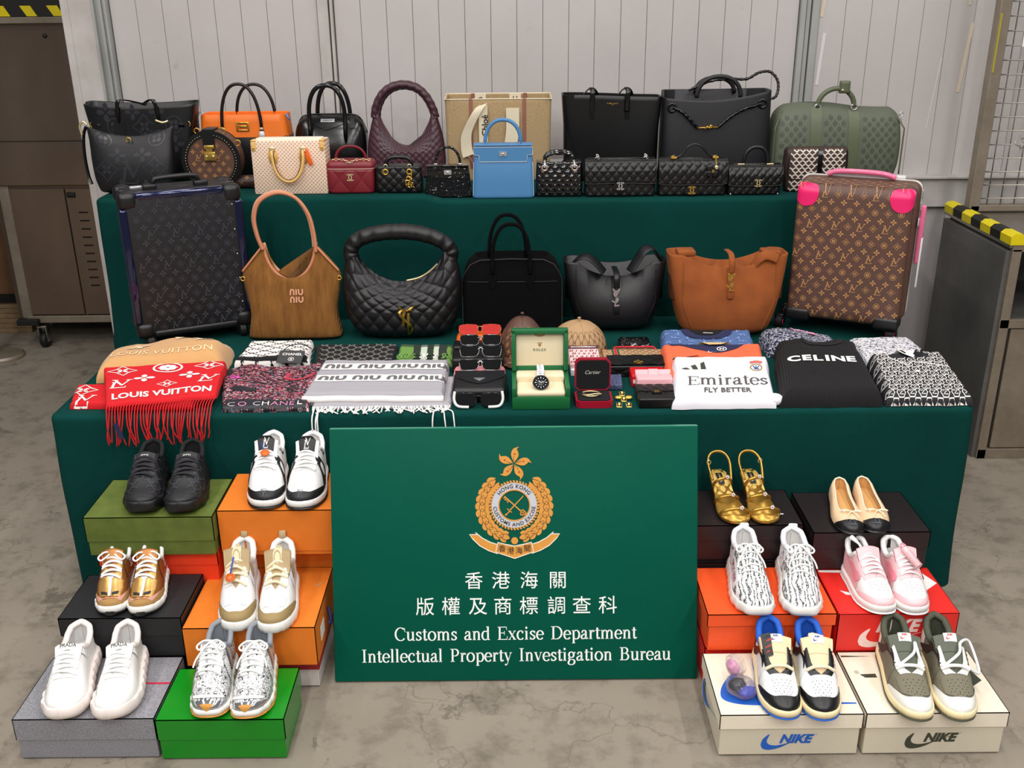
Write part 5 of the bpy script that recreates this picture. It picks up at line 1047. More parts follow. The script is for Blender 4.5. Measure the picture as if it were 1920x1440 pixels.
# ================================================================ folded cloths and small goods on the low table
class Cloth:
    """folded cloth: quad of (x, y) corners front-left, front-right, back-right, back-left, thickness t, gentle waves"""
    def __init__(s, q, t=.02, amp=.004, seed=0, roll=.012, z=T0, hf=None, edge=.006, cv=None):
        s.q = [V((a, b, 0)) for a, b in q]; s.t, s.a, s.sd, s.r, s.z, s.hf, s.e, s.cv = t, amp, seed, roll, z, hf, edge, cv
        s.W = ((s.q[1] - s.q[0]).length + (s.q[2] - s.q[3]).length) / 2; s.L = ((s.q[3] - s.q[0]).length + (s.q[2] - s.q[1]).length) / 2
    def xy(s, u, v):
        a = s.q[0].lerp(s.q[1], u); b = s.q[3].lerp(s.q[2], u); p = a.lerp(b, v)
        w = s.e * (noise.noise((v * 4, s.sd, 0)) * (1 - 2 * u) + 0); p.x += w; p.y += s.e * noise.noise((u * 5, s.sd, 7)) * (1 - 2 * v)
        if s.cv: p += V(s.cv(u, v))
        return p
    def h(s, u, v):
        d = min(u * s.W, (1 - u) * s.W, v * s.L, (1 - v) * s.L); k = min(1, d / s.r); k = sqrt(max(0, 1 - (1 - k) ** 2))
        z = s.t + s.a * (noise.noise((u * s.W * 9, v * s.L * 9, s.sd)) + .5 * noise.noise((u * s.W * 22, v * s.L * 22, s.sd + 3)))
        if s.hf: z += s.hf(u, v)
        return max(.001, z * k)
    def p(s, u, v, off=0):
        u = min(1, max(0, u)); v = min(1, max(0, v)); q = s.xy(u, v); return V((q.x, q.y, s.z + s.h(u, v) + off))
    def mesh(s, nu=70, nv=70, par=None):
        nu, nv = int(nu * 1.5), int(nv * 1.5)
        # denser rows at the rolled edges
        def c(k, n): x = k / (n - 1); return .5 - .5 * cos(pi * x) if 0 else x + .12 * -sin(2 * pi * x) / (2 * pi) * -0 if 0 else .5 * x + .5 * (.5 - .5 * cos(pi * x))
        vs = [s.p(c(i, nu), c(j, nv)) for j in range(nv) for i in range(nu)]; fs = [[j * nu + i, j * nu + i + 1, (j + 1) * nu + i + 1, (j + 1) * nu + i] for j in range(nv - 1) for i in range(nu - 1)]
        uv = [(c(i, nu) * s.W, c(j, nv) * s.L) for j in range(nv) for i in range(nu)]
        per = list(range(nu)) + [nu * j + nu - 1 for j in range(1, nv)] + [nu * (nv - 1) + i for i in range(nu - 2, -1, -1)] + [nu * j for j in range(nv - 2, 0, -1)]
        n0 = len(vs)
        for i in per: vs.append(V((vs[i].x, vs[i].y, s.z + .0002))); uv.append(uv[i])
        for k in range(len(per)): fs.append([per[k], n0 + k, n0 + (k + 1) % len(per), per[(k + 1) % len(per)]])
        fs.append([n0 + k for k in range(len(per))][::-1]); return (vs, fs), uv
    def pr(s, sh, off=.0008, L=.008): return mp(fine(sh, L), lambda v: s.p(v.x / s.W + .5, v.y / s.L + .5, off + .0007))
    def add(s, name, m, par=None, nu=70, nv=70): g, uv = s.mesh(nu, nv); return me(name, g, m, par, uv=uv)
def cl(name, label, cat, grp=None): return thing(name, label, cat, (0, 0, 0), group=grp)
def anchor(o, x, y, z):
    """put a thing's origin at its base without moving its parts"""
    o.location = (x, y, z)
    for c in o.children: c.matrix_parent_inverse = Matrix.Translation((-x, -y, -z))
mat('camel_wool', '#d3a066', .9, sheen=.3, bump=('noise', 300, .4)); mat('camel_print', '#efd9ae', .9); mat('red_wool', '#d4101c', .85, bump=('weave', 3000, .3)); mat('wool_white', '#f1ece8', .9, bump=('noise', 400, .3))
# camel blanket
b = cl('blanket', 'camel beige blanket with pale flower motifs folded at the left end of the table', 'blanket')
K = Cloth([(-1.30, 2.94), (-.905, 2.985), (-.93, 3.19), (-1.255, 3.21)], .055, .005, 2, .05, hf=lambda u, v: .03 * sin(pi * v) * (.4 + .6 * u) + .012 * sin(u * 7 + v * 5) * v, cv=lambda u, v: (-.035 * sin(pi * v) * (1 - u), 0, 0))
K.add('cloth', 'camel_wool', b)
fl = lambda h: J(tr(poly([(0, 0), (-.18, .2), (-.2, .55), (0, .3)]), sc=h), *[tr(poly([(.05, 0), (.25, .2), (.62, .05), (.25, -.16)]), sc=h, rz=a) for a in (.1, 2.2, 3.6, 5.2)], tr(disc(.12, 10), sc=h))
me('flower_print', K.pr(tr(fl(.06), -.09, .02), .002), 'camel_print', b); me('flower_print', K.pr(tr(fl(.06), .10, .04, rz=.6), .002), 'camel_print', b)
me('flower_print', K.pr(J(poly([(-.03, .11), (.07, .115), (.035, .075), (.015, .05), (-.005, .075)])), .002), 'camel_print', b); me('print_ring', K.pr(poly([(.018 + .009 * cos(a), .088 + .014 * sin(a)) for a in np.linspace(0, 2 * pi, 13)[:-1]]), .0028), 'camel_wool', b)
me('lettering', K.pr(tr(text('LOUIS VUITTON', .028, off=.0, spc=1.05, sx=.95), 0.0, -.05), .002), 'camel_print', b)
anchor(b, -1.08, 3.0, T0)
# red scarf
b = cl('scarf', 'red wool scarf with white lettering and long fringe hanging over the table edge', 'scarf')
K0 = Cloth([(-1.30, 2.735), (-1.0, 2.73), (-.98, 2.9), (-1.335, 2.885)], .022, .002, 5, .012, z=T0); K0.add('under_layer', 'red_wool', b, 40, 30)
me('print', K0.pr(J(tr(mDI(.07), -.135, .02), tr(mLV(.06), -.12, -.055)), .001), 'wool_white', b)
K = Cloth([(-1.165, 2.672), (-.865, 2.735), (-.895, 2.975), (-1.265, 2.925)], .012, .003, 6, .008, z=T0 + .030, hf=lambda u, v: .02 * v); 
g, uv = K.mesh(60, 50); me('upper_layer', (g[0], g[1]), 'red_wool', b, uv=uv); me('filler_fold', K0.mesh(4, 4)[0] if 0 else J(bx(-1.06, 2.81, T0 + .016, .26, .2, .03, .01)), 'red_wool', b)
me('lettering', K.pr(tr(text('LOUIS VUITTON', .036, off=.03, sx=.80), .0, -.082), .001), 'wool_white', b)
for s, x, y in ((mDI(.062), -.115, .085), (mCI(.075), .01, .09), (mPT(.05), .01, .09), (mDI(.062), .125, .092), (mPT(.055), -.055, .025), (mPT(.055), .075, .03), (mLV(.06), -.125, -.005), (mDI(.045), .012, -.022), (mLV(.055), .13, -.005)): me('print', K.pr(tr(s, x, y, sc=(1.05, .85, 1)), .001), 'wool_white', b)
random.seed(3)
for k in range(38):
    u = (k + .5) / 38; p = K.p(u, .004); l = .085 + .022 * random.random() - .012 * u; dx = random.uniform(-.012, .012); yf = min(p.y - .012, 2.655 + .0)
    q = [V((p.x, p.y + .006, p.z - .004)), V((p.x, (p.y + yf) / 2, p.z - .006)), V((p.x + dx * .3, yf - .004, T0 - .012)), V((p.x + dx, yf - .006 + random.uniform(-.004, .002), T0 - .05 * (l / .1))), V((p.x + dx * 1.4 + random.uniform(-.006, .006), yf - .006, T0 + .02 - l))]
    me('fringe_strand', tube(cr(q, 4), .0019, 5), 'red_wool', b)
me('care_label', tr(bx(0, 0, 0, .014, .001, .05), -1.128, 2.643, T0 - .03, ry=-.25), mat('label_navy', '#23284d', .5), b, sm=False)
anchor(b, -1.08, 2.8, T0)
# white and black scarf
b = cl('scarf', 'white knit scarf with black dotted diamond lines and black border', 'scarf')
K = Cloth([(-.90, 3.065), (-.655, 3.075), (-.675, 3.26), (-.888, 3.25)], .034, .003, 9, .016); K.add('cloth', 'wool_white', b, 50, 40); mat('wool_black', '#131214', .9, bump=('noise', 300, .3))
dots = [tr(disc(.0036, 6), x, y, sc=(1.2, .8, 1)) for k in range(-6, 7) for j in range(-28, 29) for x, y in ((k * .07 + j * .0095, j * .0095 * .62), (k * .07 - j * .0095, j * .0095 * .62)) if abs(x) < .105 and abs(y) < .078]
me('dot_pattern', K.pr(J(*dots), .001, .05), 'wool_black', b, kind='stuff'); me('border', K.pr(J(stroke([(-.112, .088), (-.105, -.083), (.108, -.086)], .012)), .0012, .01), 'wool_black', b); me('border', K.pr(stroke([(.117, -.08), (.117, .088)], .006), .0012, .01), 'wool_black', b)
for k in range(5): me('edge_dot', K.pr(disc(.006, 10, -.09 + .045 * k, -.0925), .0016), 'wool_black', b)
anchor(b, -.77, 3.16, T0)
# tweed silk scarf
b = cl('scarf', 'multicoloured tweed-print scarf with dark lettered border', 'scarf')
m, t = raw('tweed_print', '#30242c', .6); v = t.new('TexVoronoi'); v.inputs['Scale'].default_value = 1; t.l(t.co('UV', sc=(150, 420, 1)), v.inputs['Vector']); v2 = t.new('TexVoronoi'); v2.inputs['Scale'].default_value = 1; t.l(t.co('UV', sc=(420, 130, 1)), v2.inputs['Vector'])
a = t.sep(v.outputs['Color'])[0]; c2 = t.sep(v2.outputs['Color'])[1]
c = t.ramp(a, [(0, '#15131a'), (.56, '#15131a'), (.57, '#c8485a'), (.66, '#8e2f3c'), (.68, '#8d86a8'), (.74, '#3b3350'), (.76, '#e9c9cb'), (.86, '#17151c')], True)
c = t.mix(t.ramp(c2, [(.82, '#000000'), (.85, '#ffffff')]), c, '#b8566a'); c = t.mix(t.ramp(t.noise(14, 4), [(.32, '#000000'), (.40, '#ffffff')]), '#1c1a22', c)
t.col(c)
mat('ink_band', '#26252b', .55); mat('band_pink', '#d98bb0', .5); mat('band_grey', '#bdb9c2', .5); mat('neon_pink', '#e85fc0', .5)
K = Cloth([(-.843, 2.698), (-.590, 2.70), (-.600, 3.055), (-.925, 3.02)], .018, .004, 12, .012, hf=lambda u, v: .012 * max(0, sin(9 * u - 1)) * v); K.add('cloth', m, b, 60, 60)
me('border_band', K.pr(poly([(-.135, -.178), (.135, -.178), (.135, -.122), (.06, -.130), (-.02, -.118), (-.135, -.115)]), .001), 'ink_band', b)
for ch, x, m_ in (('C', -.115, 'band_grey'), ('O', -.078, 'band_pink'), ('C', -.03, 'band_grey'), ('H', .0, 'wool_white'), ('A', .03, 'band_pink'), ('N', .06, 'band_pink'), ('E', .088, 'band_pink'), ('L', .114, 'wool_white')): me('lettering', K.pr(tr(text(ch, .028, off=-.004), x, -.150), .0018), m_, b)
me('white_hem', K.pr(stroke([(-.138, -.176), (.134, -.176)], .004), .002), 'wool_white', b); me('neon_stroke', K.pr(J(stroke([(-.12, .07), (-.10, .075), (-.095, .055)], .012), stroke([(-.125, .085), (-.105, .09)], .006)), .0012), 'neon_pink', b)
me('bag_drawing', K.pr(J(stroke([(.05, .09), (.045, .05), (.07, .035), (.11, .04), (.125, .075)], .012)), .0012), mat('ink_red', '#c73d52', .5), b); me('shoe_drawing', K.pr(poly([(-.12, -.01), (-.105, .0), (-.06, -.03), (-.035, -.035), (-.04, -.055), (-.075, -.05), (-.11, -.035)]), .0012), 'ink_band', b)
anchor(b, -.74, 2.88, T0)
b = thing('price_tag', 'dark card tag with white wordmark lying on the tweed scarf', 'tag', (-.715, 3.07, T0 + .036), rz=-.08, rx=.35)
me('card', bx(0, 0, .0006, .082, .062, .0012), mat('card_grey', '#3c3b3d', .55), b, sm=False); me('lettering', tr(text('CHANEL', .0115, off=.02, spc=1.05), .003, .013, .0014), 'wool_white', b, sm=False); me('emblem', tr(J(ring2(.0085, .0098, 20), CC(.010, .16)), .004, -.012, .0014), 'wool_white', b, sm=False)
me('tag_cord', tube(cr([(-.03, .03, .001), (-.015, .05, .004), (.02, .058, .006), (.045, .05, .004), (.06, .04, .002)], 6), .0016, 6), 'black_plain', b)
# black GG scarf
b = cl('scarf', 'black scarf with pale interlocking-letter pattern between the white and green scarves', 'scarf')
K = Cloth([(-.642, 3.072), (-.385, 3.068), (-.388, 3.25), (-.665, 3.25)], .016, .0015, 15, .01); K.add('cloth', 'wool_black', b, 40, 40)
me('letter_pattern', K.pr(ggpat(-.125, .13, -.085, .09, .044, .035, lambda x, y: abs(x) < .125 and abs(y) < .088, .40, .5), .001, .012), mat('lurex', '#b9b4ae', .5), b); anchor(b, -.52, 3.16, T0)
# green tartan scarf
b = cl('scarf', 'green tartan scarf with a curled fringe beside the orange glasses case', 'scarf')
m, t = raw('tartan', '#6f9a4a', .9); o = t.sep(t.co('UV'))
def band(x, c, w): return t.math('LESS_THAN', t.math('ABSOLUTE', t.math('SUBTRACT', x, c)), w)
c = t.mix(band(o[0], .062, .012), '#6c9646', '#26322a'); c = t.mix(band(o[0], .086, .010), c, '#c9d0c4'); c = t.mix(band(o[0], .108, .010), c, '#26322a'); c = t.mix(band(o[0], .128, .008), c, '#c9d0c4'); c = t.mix(band(o[0], .15, .014), c, '#26322a'); c = t.mix(t.math('MULTIPLY', band(o[1], .165, .012), .8), c, '#26322a'); t.col(c)
K = Cloth([(-.375, 3.055), (-.19, 3.055), (-.198, 3.235), (-.38, 3.245)], .018, .003, 18, .012); K.add('cloth', m, b, 40, 40)
for k in range(26):
    u = (k + .5) / 26; p = K.p(u, .42); mm = 'wool_white' if .42 < u < .55 or .66 < u < .74 else (mat('fringe_dark', '#2c3a2c', .9) if .3 < u < .8 else mat('fringe_green', '#7aa453', .9))
    me('fringe_strand', tube(cr([K.p(u + .02 * random.uniform(-1, 1), .42 - .06 * j + .0, .003) + V((.004 * sin(j * 2.2 + k), 0, 0)) for j in range(5)], 3), .0022, 5), mm, b)
anchor(b, -.28, 3.15, T0)
# grey scarf with white bands
b = cl('scarf', 'light grey scarf with white bands of repeated lettering and pale fringe', 'scarf')
mat('grey_wool', '#a9a6ac', .9, bump=('weave', 2500, .3)); mat('grey_ink', '#6a686b', .8)
K0 = Cloth([(-.585, 2.715), (-.178, 2.715), (-.175, 2.95), (-.60, 2.95)], .012, .001, 20, .006); K0.add('under_layer', 'grey_wool', b, 30, 20)
K = Cloth([(-.622, 2.752), (-.197, 2.742), (-.200, 3.045), (-.606, 3.05)], .036, .002, 21, .016); K.add('upper_layer', 'grey_wool', b, 70, 50)
for yy in (.075, -.025):
    me('white_band', K.pr(poly([(-.205, yy - .027), (.2, yy - .027), (.2, yy + .027), (-.205, yy + .027)]), .0008), 'wool_white', b)
    for x in (-.14, -.035, .07, .165): me('lettering', K.pr(tr(J(tr(MIU(.026, .3), 0, 0, sc=(1.4, 1.25, 1))), x, yy), .0016), 'grey_ink', b)
me('front_roll', tube([K.p(u, .012, .0) + V((0, -.003, -.004)) for u in np.linspace(.01, .99, 24)], .010, 10), 'wool_white', b)
random.seed(11)
for k in range(70):
    u = (k + .5) / 70; p = K0.p(u, .01); l = random.uniform(.028, .05); dx = random.uniform(-.03, .035)
    q = [p + V((0, .004, -.002)), p + V((dx * .4, -l * .45, -.005)), p + V((dx, -l * .8, -.010 if p.y - l * .8 > 2.69 else -.014))]
    if k in (1, 2, 5, 60, 63, 66): q += [V((p.x + dx * 1.2, 2.66, T0 - .01)), V((p.x + dx * 1.3, 2.655, T0 - .045))]
    q = [V((a.x, a.y, a.z if a.y < 2.672 else max(a.z, T0 + .0022))) for a in q]
    me('fringe_strand', tube(cr(q, 4), .0022, 5), 'wool_white', b)
anchor(b, -.39, 2.9, T0)
# ---------------------------------------------------------------- folded clothes on the right
b = cl('shirt', 'blue shirt with tonal geometric letter print and navy collar', 'shirt')
mat('blue_knit', '#4f6b9c', .85); mat('blue_print', '#7d98d6', .85); mat('navy_cloth', '#23264d', .85); mat('coral_cloth', '#ef6a44', .8); mat('white_cloth', '#eceaf2', .8, bump=('noise', 300, .2)); mat('rib_black', '#151417', .9, bump=('ribu', 900, .9, .002))
K = Cloth([(.49, 3.05), (.795, 3.06), (.82, 3.275), (.51, 3.29)], .034, .003, 24, .02, hf=lambda u, v: .014 * v); K.add('cloth', 'blue_knit', b)
FF = lambda h: tr(J(stroke([(0, -.5), (0, .38), (.5, .38)], .22), stroke([(0, -.02), (.38, -.02)], .2)), sc=h)
out = []
for r in range(7):
    for c_ in range(8):
        x, y = -.15 + c_ * .042 + (r % 2) * .012, -.10 + r * .032
        if abs(x) < .145 and abs(y) < .1 and not (y > .04 and abs(x) < .075): out.append(tr(FF(.026), x, y, rz=(0, pi / 2, pi, -pi / 2)[(r + c_) % 4]))
me('print', K.pr(J(*out), .0009), 'blue_print', b); me('collar', K.pr(stroke([(q.x, q.y) for q in cr([(-.075, .112), (-.062, .06), (-.025, .035), (.025, .035), (.062, .06), (.078, .112)], 6)], .028), .003), 'navy_cloth', b); me('neck_opening', K.pr(poly([(q.x, q.y) for q in cr([(-.06, .11), (-.045, .07), (0, .052), (.045, .07), (.062, .11)], 4)]), .002), 'lining_dark', b)
me('neck_label', K.pr(poly([(-.012, .072), (.02, .068), (.02, .064), (-.012, .067)]), .004), 'wool_white', b); anchor(b, .65, 3.17, T0)
b = cl('shirt', 'coral sports shirt with navy shoulders under the white jersey', 'shirt')
K = Cloth([(.465, 2.84), (.79, 2.92), (.815, 3.10), (.482, 3.10)], .045, .003, 27, .02, hf=lambda u, v: .016 * v); K.add('cloth', 'coral_cloth', b)
me('yoke', K.pr(poly([(q.x, q.y) for q in cr([(-.14, .13), (-.135, .085), (-.10, .08), (-.05, .055), (.01, .03), (.06, .045), (.11, .10), (.10, .13), (.0, .125), (-.09, .13)], 4, True)]), .001), 'navy_cloth', b)
me('swing_tag', K.pr(poly([(-.055, .112), (.085, .118), (.03, .078), (-.01, .072)]), .008), mat('tag_kraft', '#e0bd84', .7), b); me('tag_print', K.pr(tr(text('FC', .014, off=.02), -.01, .1), .009), 'print_dark', b)
me('collar_crest', K.pr(J(ring2(.013, .0165, 20, .03, .055), tr(text('N', .014, off=.03), .03, .055)), .0022), 'wool_white', b); me('swoosh', K.pr(tr(swoosh(.035, .014), .0, .033), .0022), 'wool_white', b)
me('black_trim', K.pr(J(stroke([(-.135, -.008), (-.12, .004)], .006), stroke([(-.09, .0), (-.05, .008)], .004)), .0015), 'black_plain', b); anchor(b, .64, 2.98, T0)
b = cl('jersey', 'white football jersey with dark sponsor lettering and round crest', 'shirt')
K = Cloth([(.462, 2.69), (.765, 2.69), (.795, 2.935), (.496, 2.94)], .034, .003, 30, .02, z=T0, hf=lambda u, v: .052 * max(0, v - .12) ** .9); K.add('cloth', 'white_cloth', b, 80, 80)
me('sleeve_tip', tr(sphere(0, 0, 0, .02, 10, (1.3, 1.1, .9)), .764, 2.715, T0 + .019), 'white_cloth', b); INK = mat('jersey_ink', '#55504e', .7)
me('lettering', K.pr(tr(serif('E', .034), -.088, -.035, sc=(1.25, 1.35, 1)), .0012), INK, b)
me('lettering', K.pr(tr(serif('mirates', .040), .032, -.030, sc=(1.12, 1.3, 1)), .0012), INK, b); me('lettering', K.pr(tr(text('FLY BETTER', .022, off=.03, spc=1.05, sx=.80), .012, -.075), .0012), INK, b)
for k in range(3): me('stripe_logo', K.pr(poly([(-.112 + .024 * k, .035), (-.096 + .024 * k, .035), (-.108 + .024 * k + .0 + .004 * k, .045 + .017 * k), (-.124 + .024 * k + .006 * k, .039 + .015 * k)]), .0012), 'print_dark', b)
me('crest', K.pr(J(ring2(.0155, .019, 24, .105, .045)), .0014), 'gold', b); me('crest_letters', K.pr(J(stroke([(.096, .053), (.105, .038), (.114, .053)], .004), stroke([(.098, .039), (.114, .037)], .004), stroke([(.105, .055), (.105, .035)], .003)), .0014), mat('crest_blue', '#31508f', .6), b); me('crest_crown', K.pr(J(*[disc(.0065, 10, .092 + .0085 * k, .073 + .003 * (1 - abs(k - 1.5))) for k in range(4)]), .0014), mat('crest_red', '#d06a62', .6), b); anchor(b, .63, 2.84, T0)
b = cl('trousers', 'navy denim garment with white monogram print and small pink tag', 'trousers')
m, t = raw('navy_mono', '#1f2440', .8); nz = t.noise(75, 3, rough=.6); t.col(t.mix(t.ramp(t.math('ABSOLUTE', t.math('SUBTRACT', nz, .5)), [(.018, '#ffffff'), (.04, '#000000')]), '#1e2340', '#c9cbd6'))
K = Cloth([(.84, 3.12), (1.10, 3.06), (1.085, 3.255), (.845, 3.265)], .05, .004, 33, .025, hf=lambda u, v: .012 * sin(5 * u)); K.add('cloth', m, b); me('button', K.pr(disc(.006, 12, -.07, .05), .003), 'pale_gold', b); me('tag', K.pr(poly([(.02, .03), (.05, .04), (.055, .022), (.025, .014)]), .006), mat('tag_pink', '#f09ac0', .6), b); me('tag_string', tube([K.p(.5 + (x) / K.W, .5 + y / K.L, .006) for x, y in ((-.03, .045), (-.02, .03), (.0, .03), (.02, .028))], .0016, 5), 'tag_pink', b); anchor(b, .97, 3.16, T0)
b = cl('sweater', 'black ribbed sweater with white block lettering', 'sweater')
K = Cloth([(.775, 2.695), (1.075, 2.695), (1.125, 3.09), (.86, 3.115)], .05, .004, 36, .035, hf=lambda u, v: .025 * v + .012 * max(0, sin(pi * (u * 1.2 - .1))) * v - .02 * max(0, 1 - ((u - .5) / .2) ** 2) * max(0, v - .75) * 4); K.add('cloth', 'rib_black', b, 90, 90)
me('neck', K.pr(stroke([(q.x, q.y) for q in cr([(-.05, .185), (-.04, .145), (.01, .125), (.06, .145), (.075, .185)], 6)], .02), .002), 'rib_black', b)
for ch, x, y in (('C', -.092, .02), ('E', -.052, .022), ('L', -.018, .018), ('I', .01, .018), ('N', .043, .018), ('E', .083, .02)): me('lettering', K.pr(tr(text(ch, .04, off=.045), x, y), .0018), 'wool_white', b)
anchor(b, .95, 2.9, T0)
b = cl('shirt', 'pale grey monogram-print shirt folded in front of the brown suitcase', 'shirt')
m, t = raw('pale_mono', '#d9d7dc', .85); v = t.new('TexVoronoi', feature='DISTANCE_TO_EDGE'); v.inputs['Scale'].default_value = 85; t.l(t.co(), v.inputs['Vector']); t.col(t.mix(t.math('MULTIPLY', t.ramp(v.outputs['Distance'], [(.06, '#ffffff'), (.12, '#000000')]), t.ramp(t.noise(70, 2), [(.4, '#000000'), (.5, '#ffffff')])), '#e2e0e4', '#5d6070'))
K = Cloth([(1.105, 2.92), (1.345, 2.93), (1.335, 3.21), (1.125, 3.20)], .045, .003, 39, .025); K.add('cloth', m, b); anchor(b, 1.22, 3.06, T0)
b = cl('polo_shirt', 'black polo shirt with white interlocking-letter print and striped white collar', 'shirt')
K = Cloth([(1.082, 2.695), (1.338, 2.695), (1.335, 2.945), (1.10, 2.935)], .034, .003, 42, .022, hf=lambda u, v: .055 * v); K.add('cloth', mat('polo_black', '#1a1b22', .7), b)
pol = J(*[tr(J(stroke([(-.006, .005), (.005, .005), (-.005, -.005), (.006, -.005)], .0026), ring2(.0115, .0138, 6)), x, y) for r in range(16) for c_ in range(15) for x, y in [(-.125 + c_ * .031 + (r % 2) * .0155, -.128 + r * .0235)] if abs(x) < .122 and abs(y) < .13 and not (y > .07 and abs(x - .0) < .05)])
me('letter_pattern', K.pr(pol, .0009, .01), 'wool_white', b); me('lattice', K.pr(J(*[stroke([(x + .010, y + .008), (x + .0165, y + .015)], .0028) for r in range(16) for c_ in range(15) for x, y in [(-.125 + c_ * .031 + (r % 2) * .0155, -.128 + r * .0235)] if abs(x) < .118 and abs(y) < .12 and not (y > .06 and abs(x) < .05)]), .0009), 'wool_white', b)
me('collar', K.pr(poly([(-.055, .132), (-.02, .085), (.005, .06), (.02, .085), (.06, .132), (.03, .14), (-.03, .14)]), .008), 'wool_white', b); me('collar_stripe', K.pr(J(stroke([(-.045, .132), (-.012, .085)], .006), stroke([(.012, .076), (.045, .128)], .007), stroke([(.026, .07), (.06, .12)], .006)), .0095), 'black_plain', b); me('placket', K.pr(stroke([(-.07, .08), (-.02, .03), (.0, .05), (.07, .03), (.12, .015)], .004), .002), 'wool_white', b); me('button', K.pr(disc(.006, 12, .0, .0), .003), 'wool_white', b); anchor(b, 1.21, 2.83, T0)
# ---------------------------------------------------------------- caps
def cap(label, cx, cy, m, R=.088, H=.115, rz=0, lean=0, cone=1.9):
    b = thing('baseball_cap', label, 'cap', (cx, cy, T0), rz)
    f = lambda u, v, o=0: V(((R + o) * cos(2 * pi * u) * (1 - (1 - v) ** 2.2 * 0) * sin(v * pi / 2) ** (1.0), (R * 1.12 + o) * sin(2 * pi * u) * sin(v * pi / 2), .003 + (H + o) * (max(0, cos(v * pi / 2))) ** (1 / cone * 1.6)))
    me('crown', grid(lambda u, v: f(u, v), 72, 28, wu=True), m, b); me('button', sphere(0, 0, .012 + H + .002, .006, 8, (1, 1, .7)), m, b)
    for k in range(6): me('seam', tube([f(k / 6 + 1 / 4, v, .0005) for v in np.linspace(.03, 1, 14)], .0009, 5), m, b)
    me('brim', grid(lambda u, v: (R * 1.02 * sin((u - .5) * 2.2) * (1 + .12 * v), -R * 1.10 * cos((u - .5) * 2.2) - .062 * v * cos((u - .5) * 2.6), .020 - .006 * v - .012 * abs(u - .5) * 2 * v), 24, 8), m, b)
    me('brim_under', grid(lambda u, v: (R * 1.02 * sin((u - .5) * 2.2) * (1 + .12 * v), -R * 1.10 * cos((u - .5) * 2.2) - .062 * v * cos((u - .5) * 2.6), .0175 - .006 * v - .012 * abs(u - .5) * 2 * v), 24, 8), m, b)
    F = lambda x, z, o=.0012: (lambda th, vv: f((-pi / 2 + x / R) / (2 * pi), vv, o))(0, min(1, max(.02, math.acos(min(1, max(0, (z / H))) ** (cone / 1.6)) / (pi / 2))))
    return b, F
b, F = cap('brown monogram baseball cap in front of the black suede satchel', .036, 3.16, 'mono_brown', .082, .134, cone=1.5)
me('monogram', mp(fine(monogram(-.11, .11, .015, .115, .034, .021, .021), .012), lambda v: F(v.x * max(.3, 1 - .35 * v.y / .1), v.y)), 'mono_tan', b)
me('brim_print', tr(monogram(-.06, .06, -.14, -.105, .034, .02, .016), 0, 0, .0205), 'mono_tan', b, sm=False)
mat('gg_canvas', '#b8946c', .8, bump=('weave', 3000, .3)); mat('gg_print', '#6b4a30', .8)
b, F = cap('beige letter-canvas baseball cap with green and red side stripe', .225, 3.19, 'gg_canvas', .092, .106, rz=.15, cone=2.1)
me('letter_pattern', mp(fine(ggpat(-.13, .13, .012, .085, .026, .05), .01), lambda v: F(v.x, v.y)), 'gg_print', b)
for sx in (-1, 1):
    for k, (m_, z) in enumerate(((mat('stripe_green', '#0e5a3c', .7), .028), (mat('stripe_red', '#d3202c', .7), .019), ('stripe_green', .010))): me('web_stripe', mp(fine(poly([(sx * .085, z - .0045), (sx * .125, z - .0045), (sx * .125, z + .0045), (sx * .085, z + .0045)][:: sx]), .01), lambda v: F(v.x, v.y, .002)), m_, b)
# ---------------------------------------------------------------- glasses and cases
mat('lens_dark', '#0b0908', .04, coat=1); mat('lens_red', '#d9403a', .08, coat=1, alpha=.7); mat('frame_black', '#0c0b0c', .12); mat('frame_white', '#f2f0ee', .3); mat('wire_gold', '#c9a568', .25, 1)
def glasses(label, cx, cy, z, w, lens, fm, lm, tilt=-.5, fr=.002, arms=.1, ends=None, rimless=False):
    b = thing('sunglasses', label, 'sunglasses', (cx, cy, z), rx=tilt)
    for sx in (-1, 1):
        P = [V((sx * (w * .27 + q.x * w * .22), -.0 + .006 * (q.x * sx * sx) ** 2, .02 + q.y * w * .135)) for q in cr(lens, 4, True)]
        P = [V((sx * w * .27 + sx * (p.x * sx - w * .27), p.y, p.z)) for p in P]
        me('lens', ext(([V((p.x, p.z, 0)) for p in P], [list(range(len(P)))]), .0015) if 0 else xz(ext(([V((p.x, p.z, 0)) for p in P], [list(range(len(P)))]), .0015), 0, 0, 0), lm, b, sm=False)
        me('rim', tube(P, fr, 6, closed=True), fm, b) if not rimless else None
        me('arm', tube(cr([(sx * w * .485, .0, .034), (sx * w * .5, .02, .034), (sx * w * .49, arms * .7, .03), (sx * w * .46, arms, .016)], 5), fr * .9, 6), fm, b)
        if ends: me('white_edge', tube(cr([(sx * w * .485, -.002, .045), (sx * w * .50, -.002, .02), (sx * w * .42, -.002, .002), (sx * w * .2, -.002, -.001)], 6), .0042, 8), ends, b)
    me('bridge', tube(cr([(-w * .07, 0, .026), (0, -.002, .032), (w * .07, 0, .026)], 5), fr, 6), fm, b)
    return b
SQ = [(-1, .75), (-.3, 1), (.6, .95), (1, .7), (1, -.2), (.7, -.9), (-.3, -1), (-.9, -.7)]; RC = [(-1, .9), (0, 1), (1, .9), (1.0, -.2), (.75, -.95), (-.55, -.95), (-.95, -.3)]
glasses('black sunglasses with thick white outer edges at the table front', -.098, 2.712, T0 + .006, .142, SQ, 'frame_black', 'lens_dark', -.35, .0026, .03, 'frame_white')
def case(label, x0, x1, y0, y1, z, h, m, r=.012, name='glasses_case', rx=0):
    b = thing(name, label, 'case', ((x0 + x1) / 2, (y0 + y1) / 2, z), rx=rx); me('shell', bx(0, 0, h / 2, x1 - x0, y1 - y0, h, min(r, h / 2.05), 4), m, b); return b
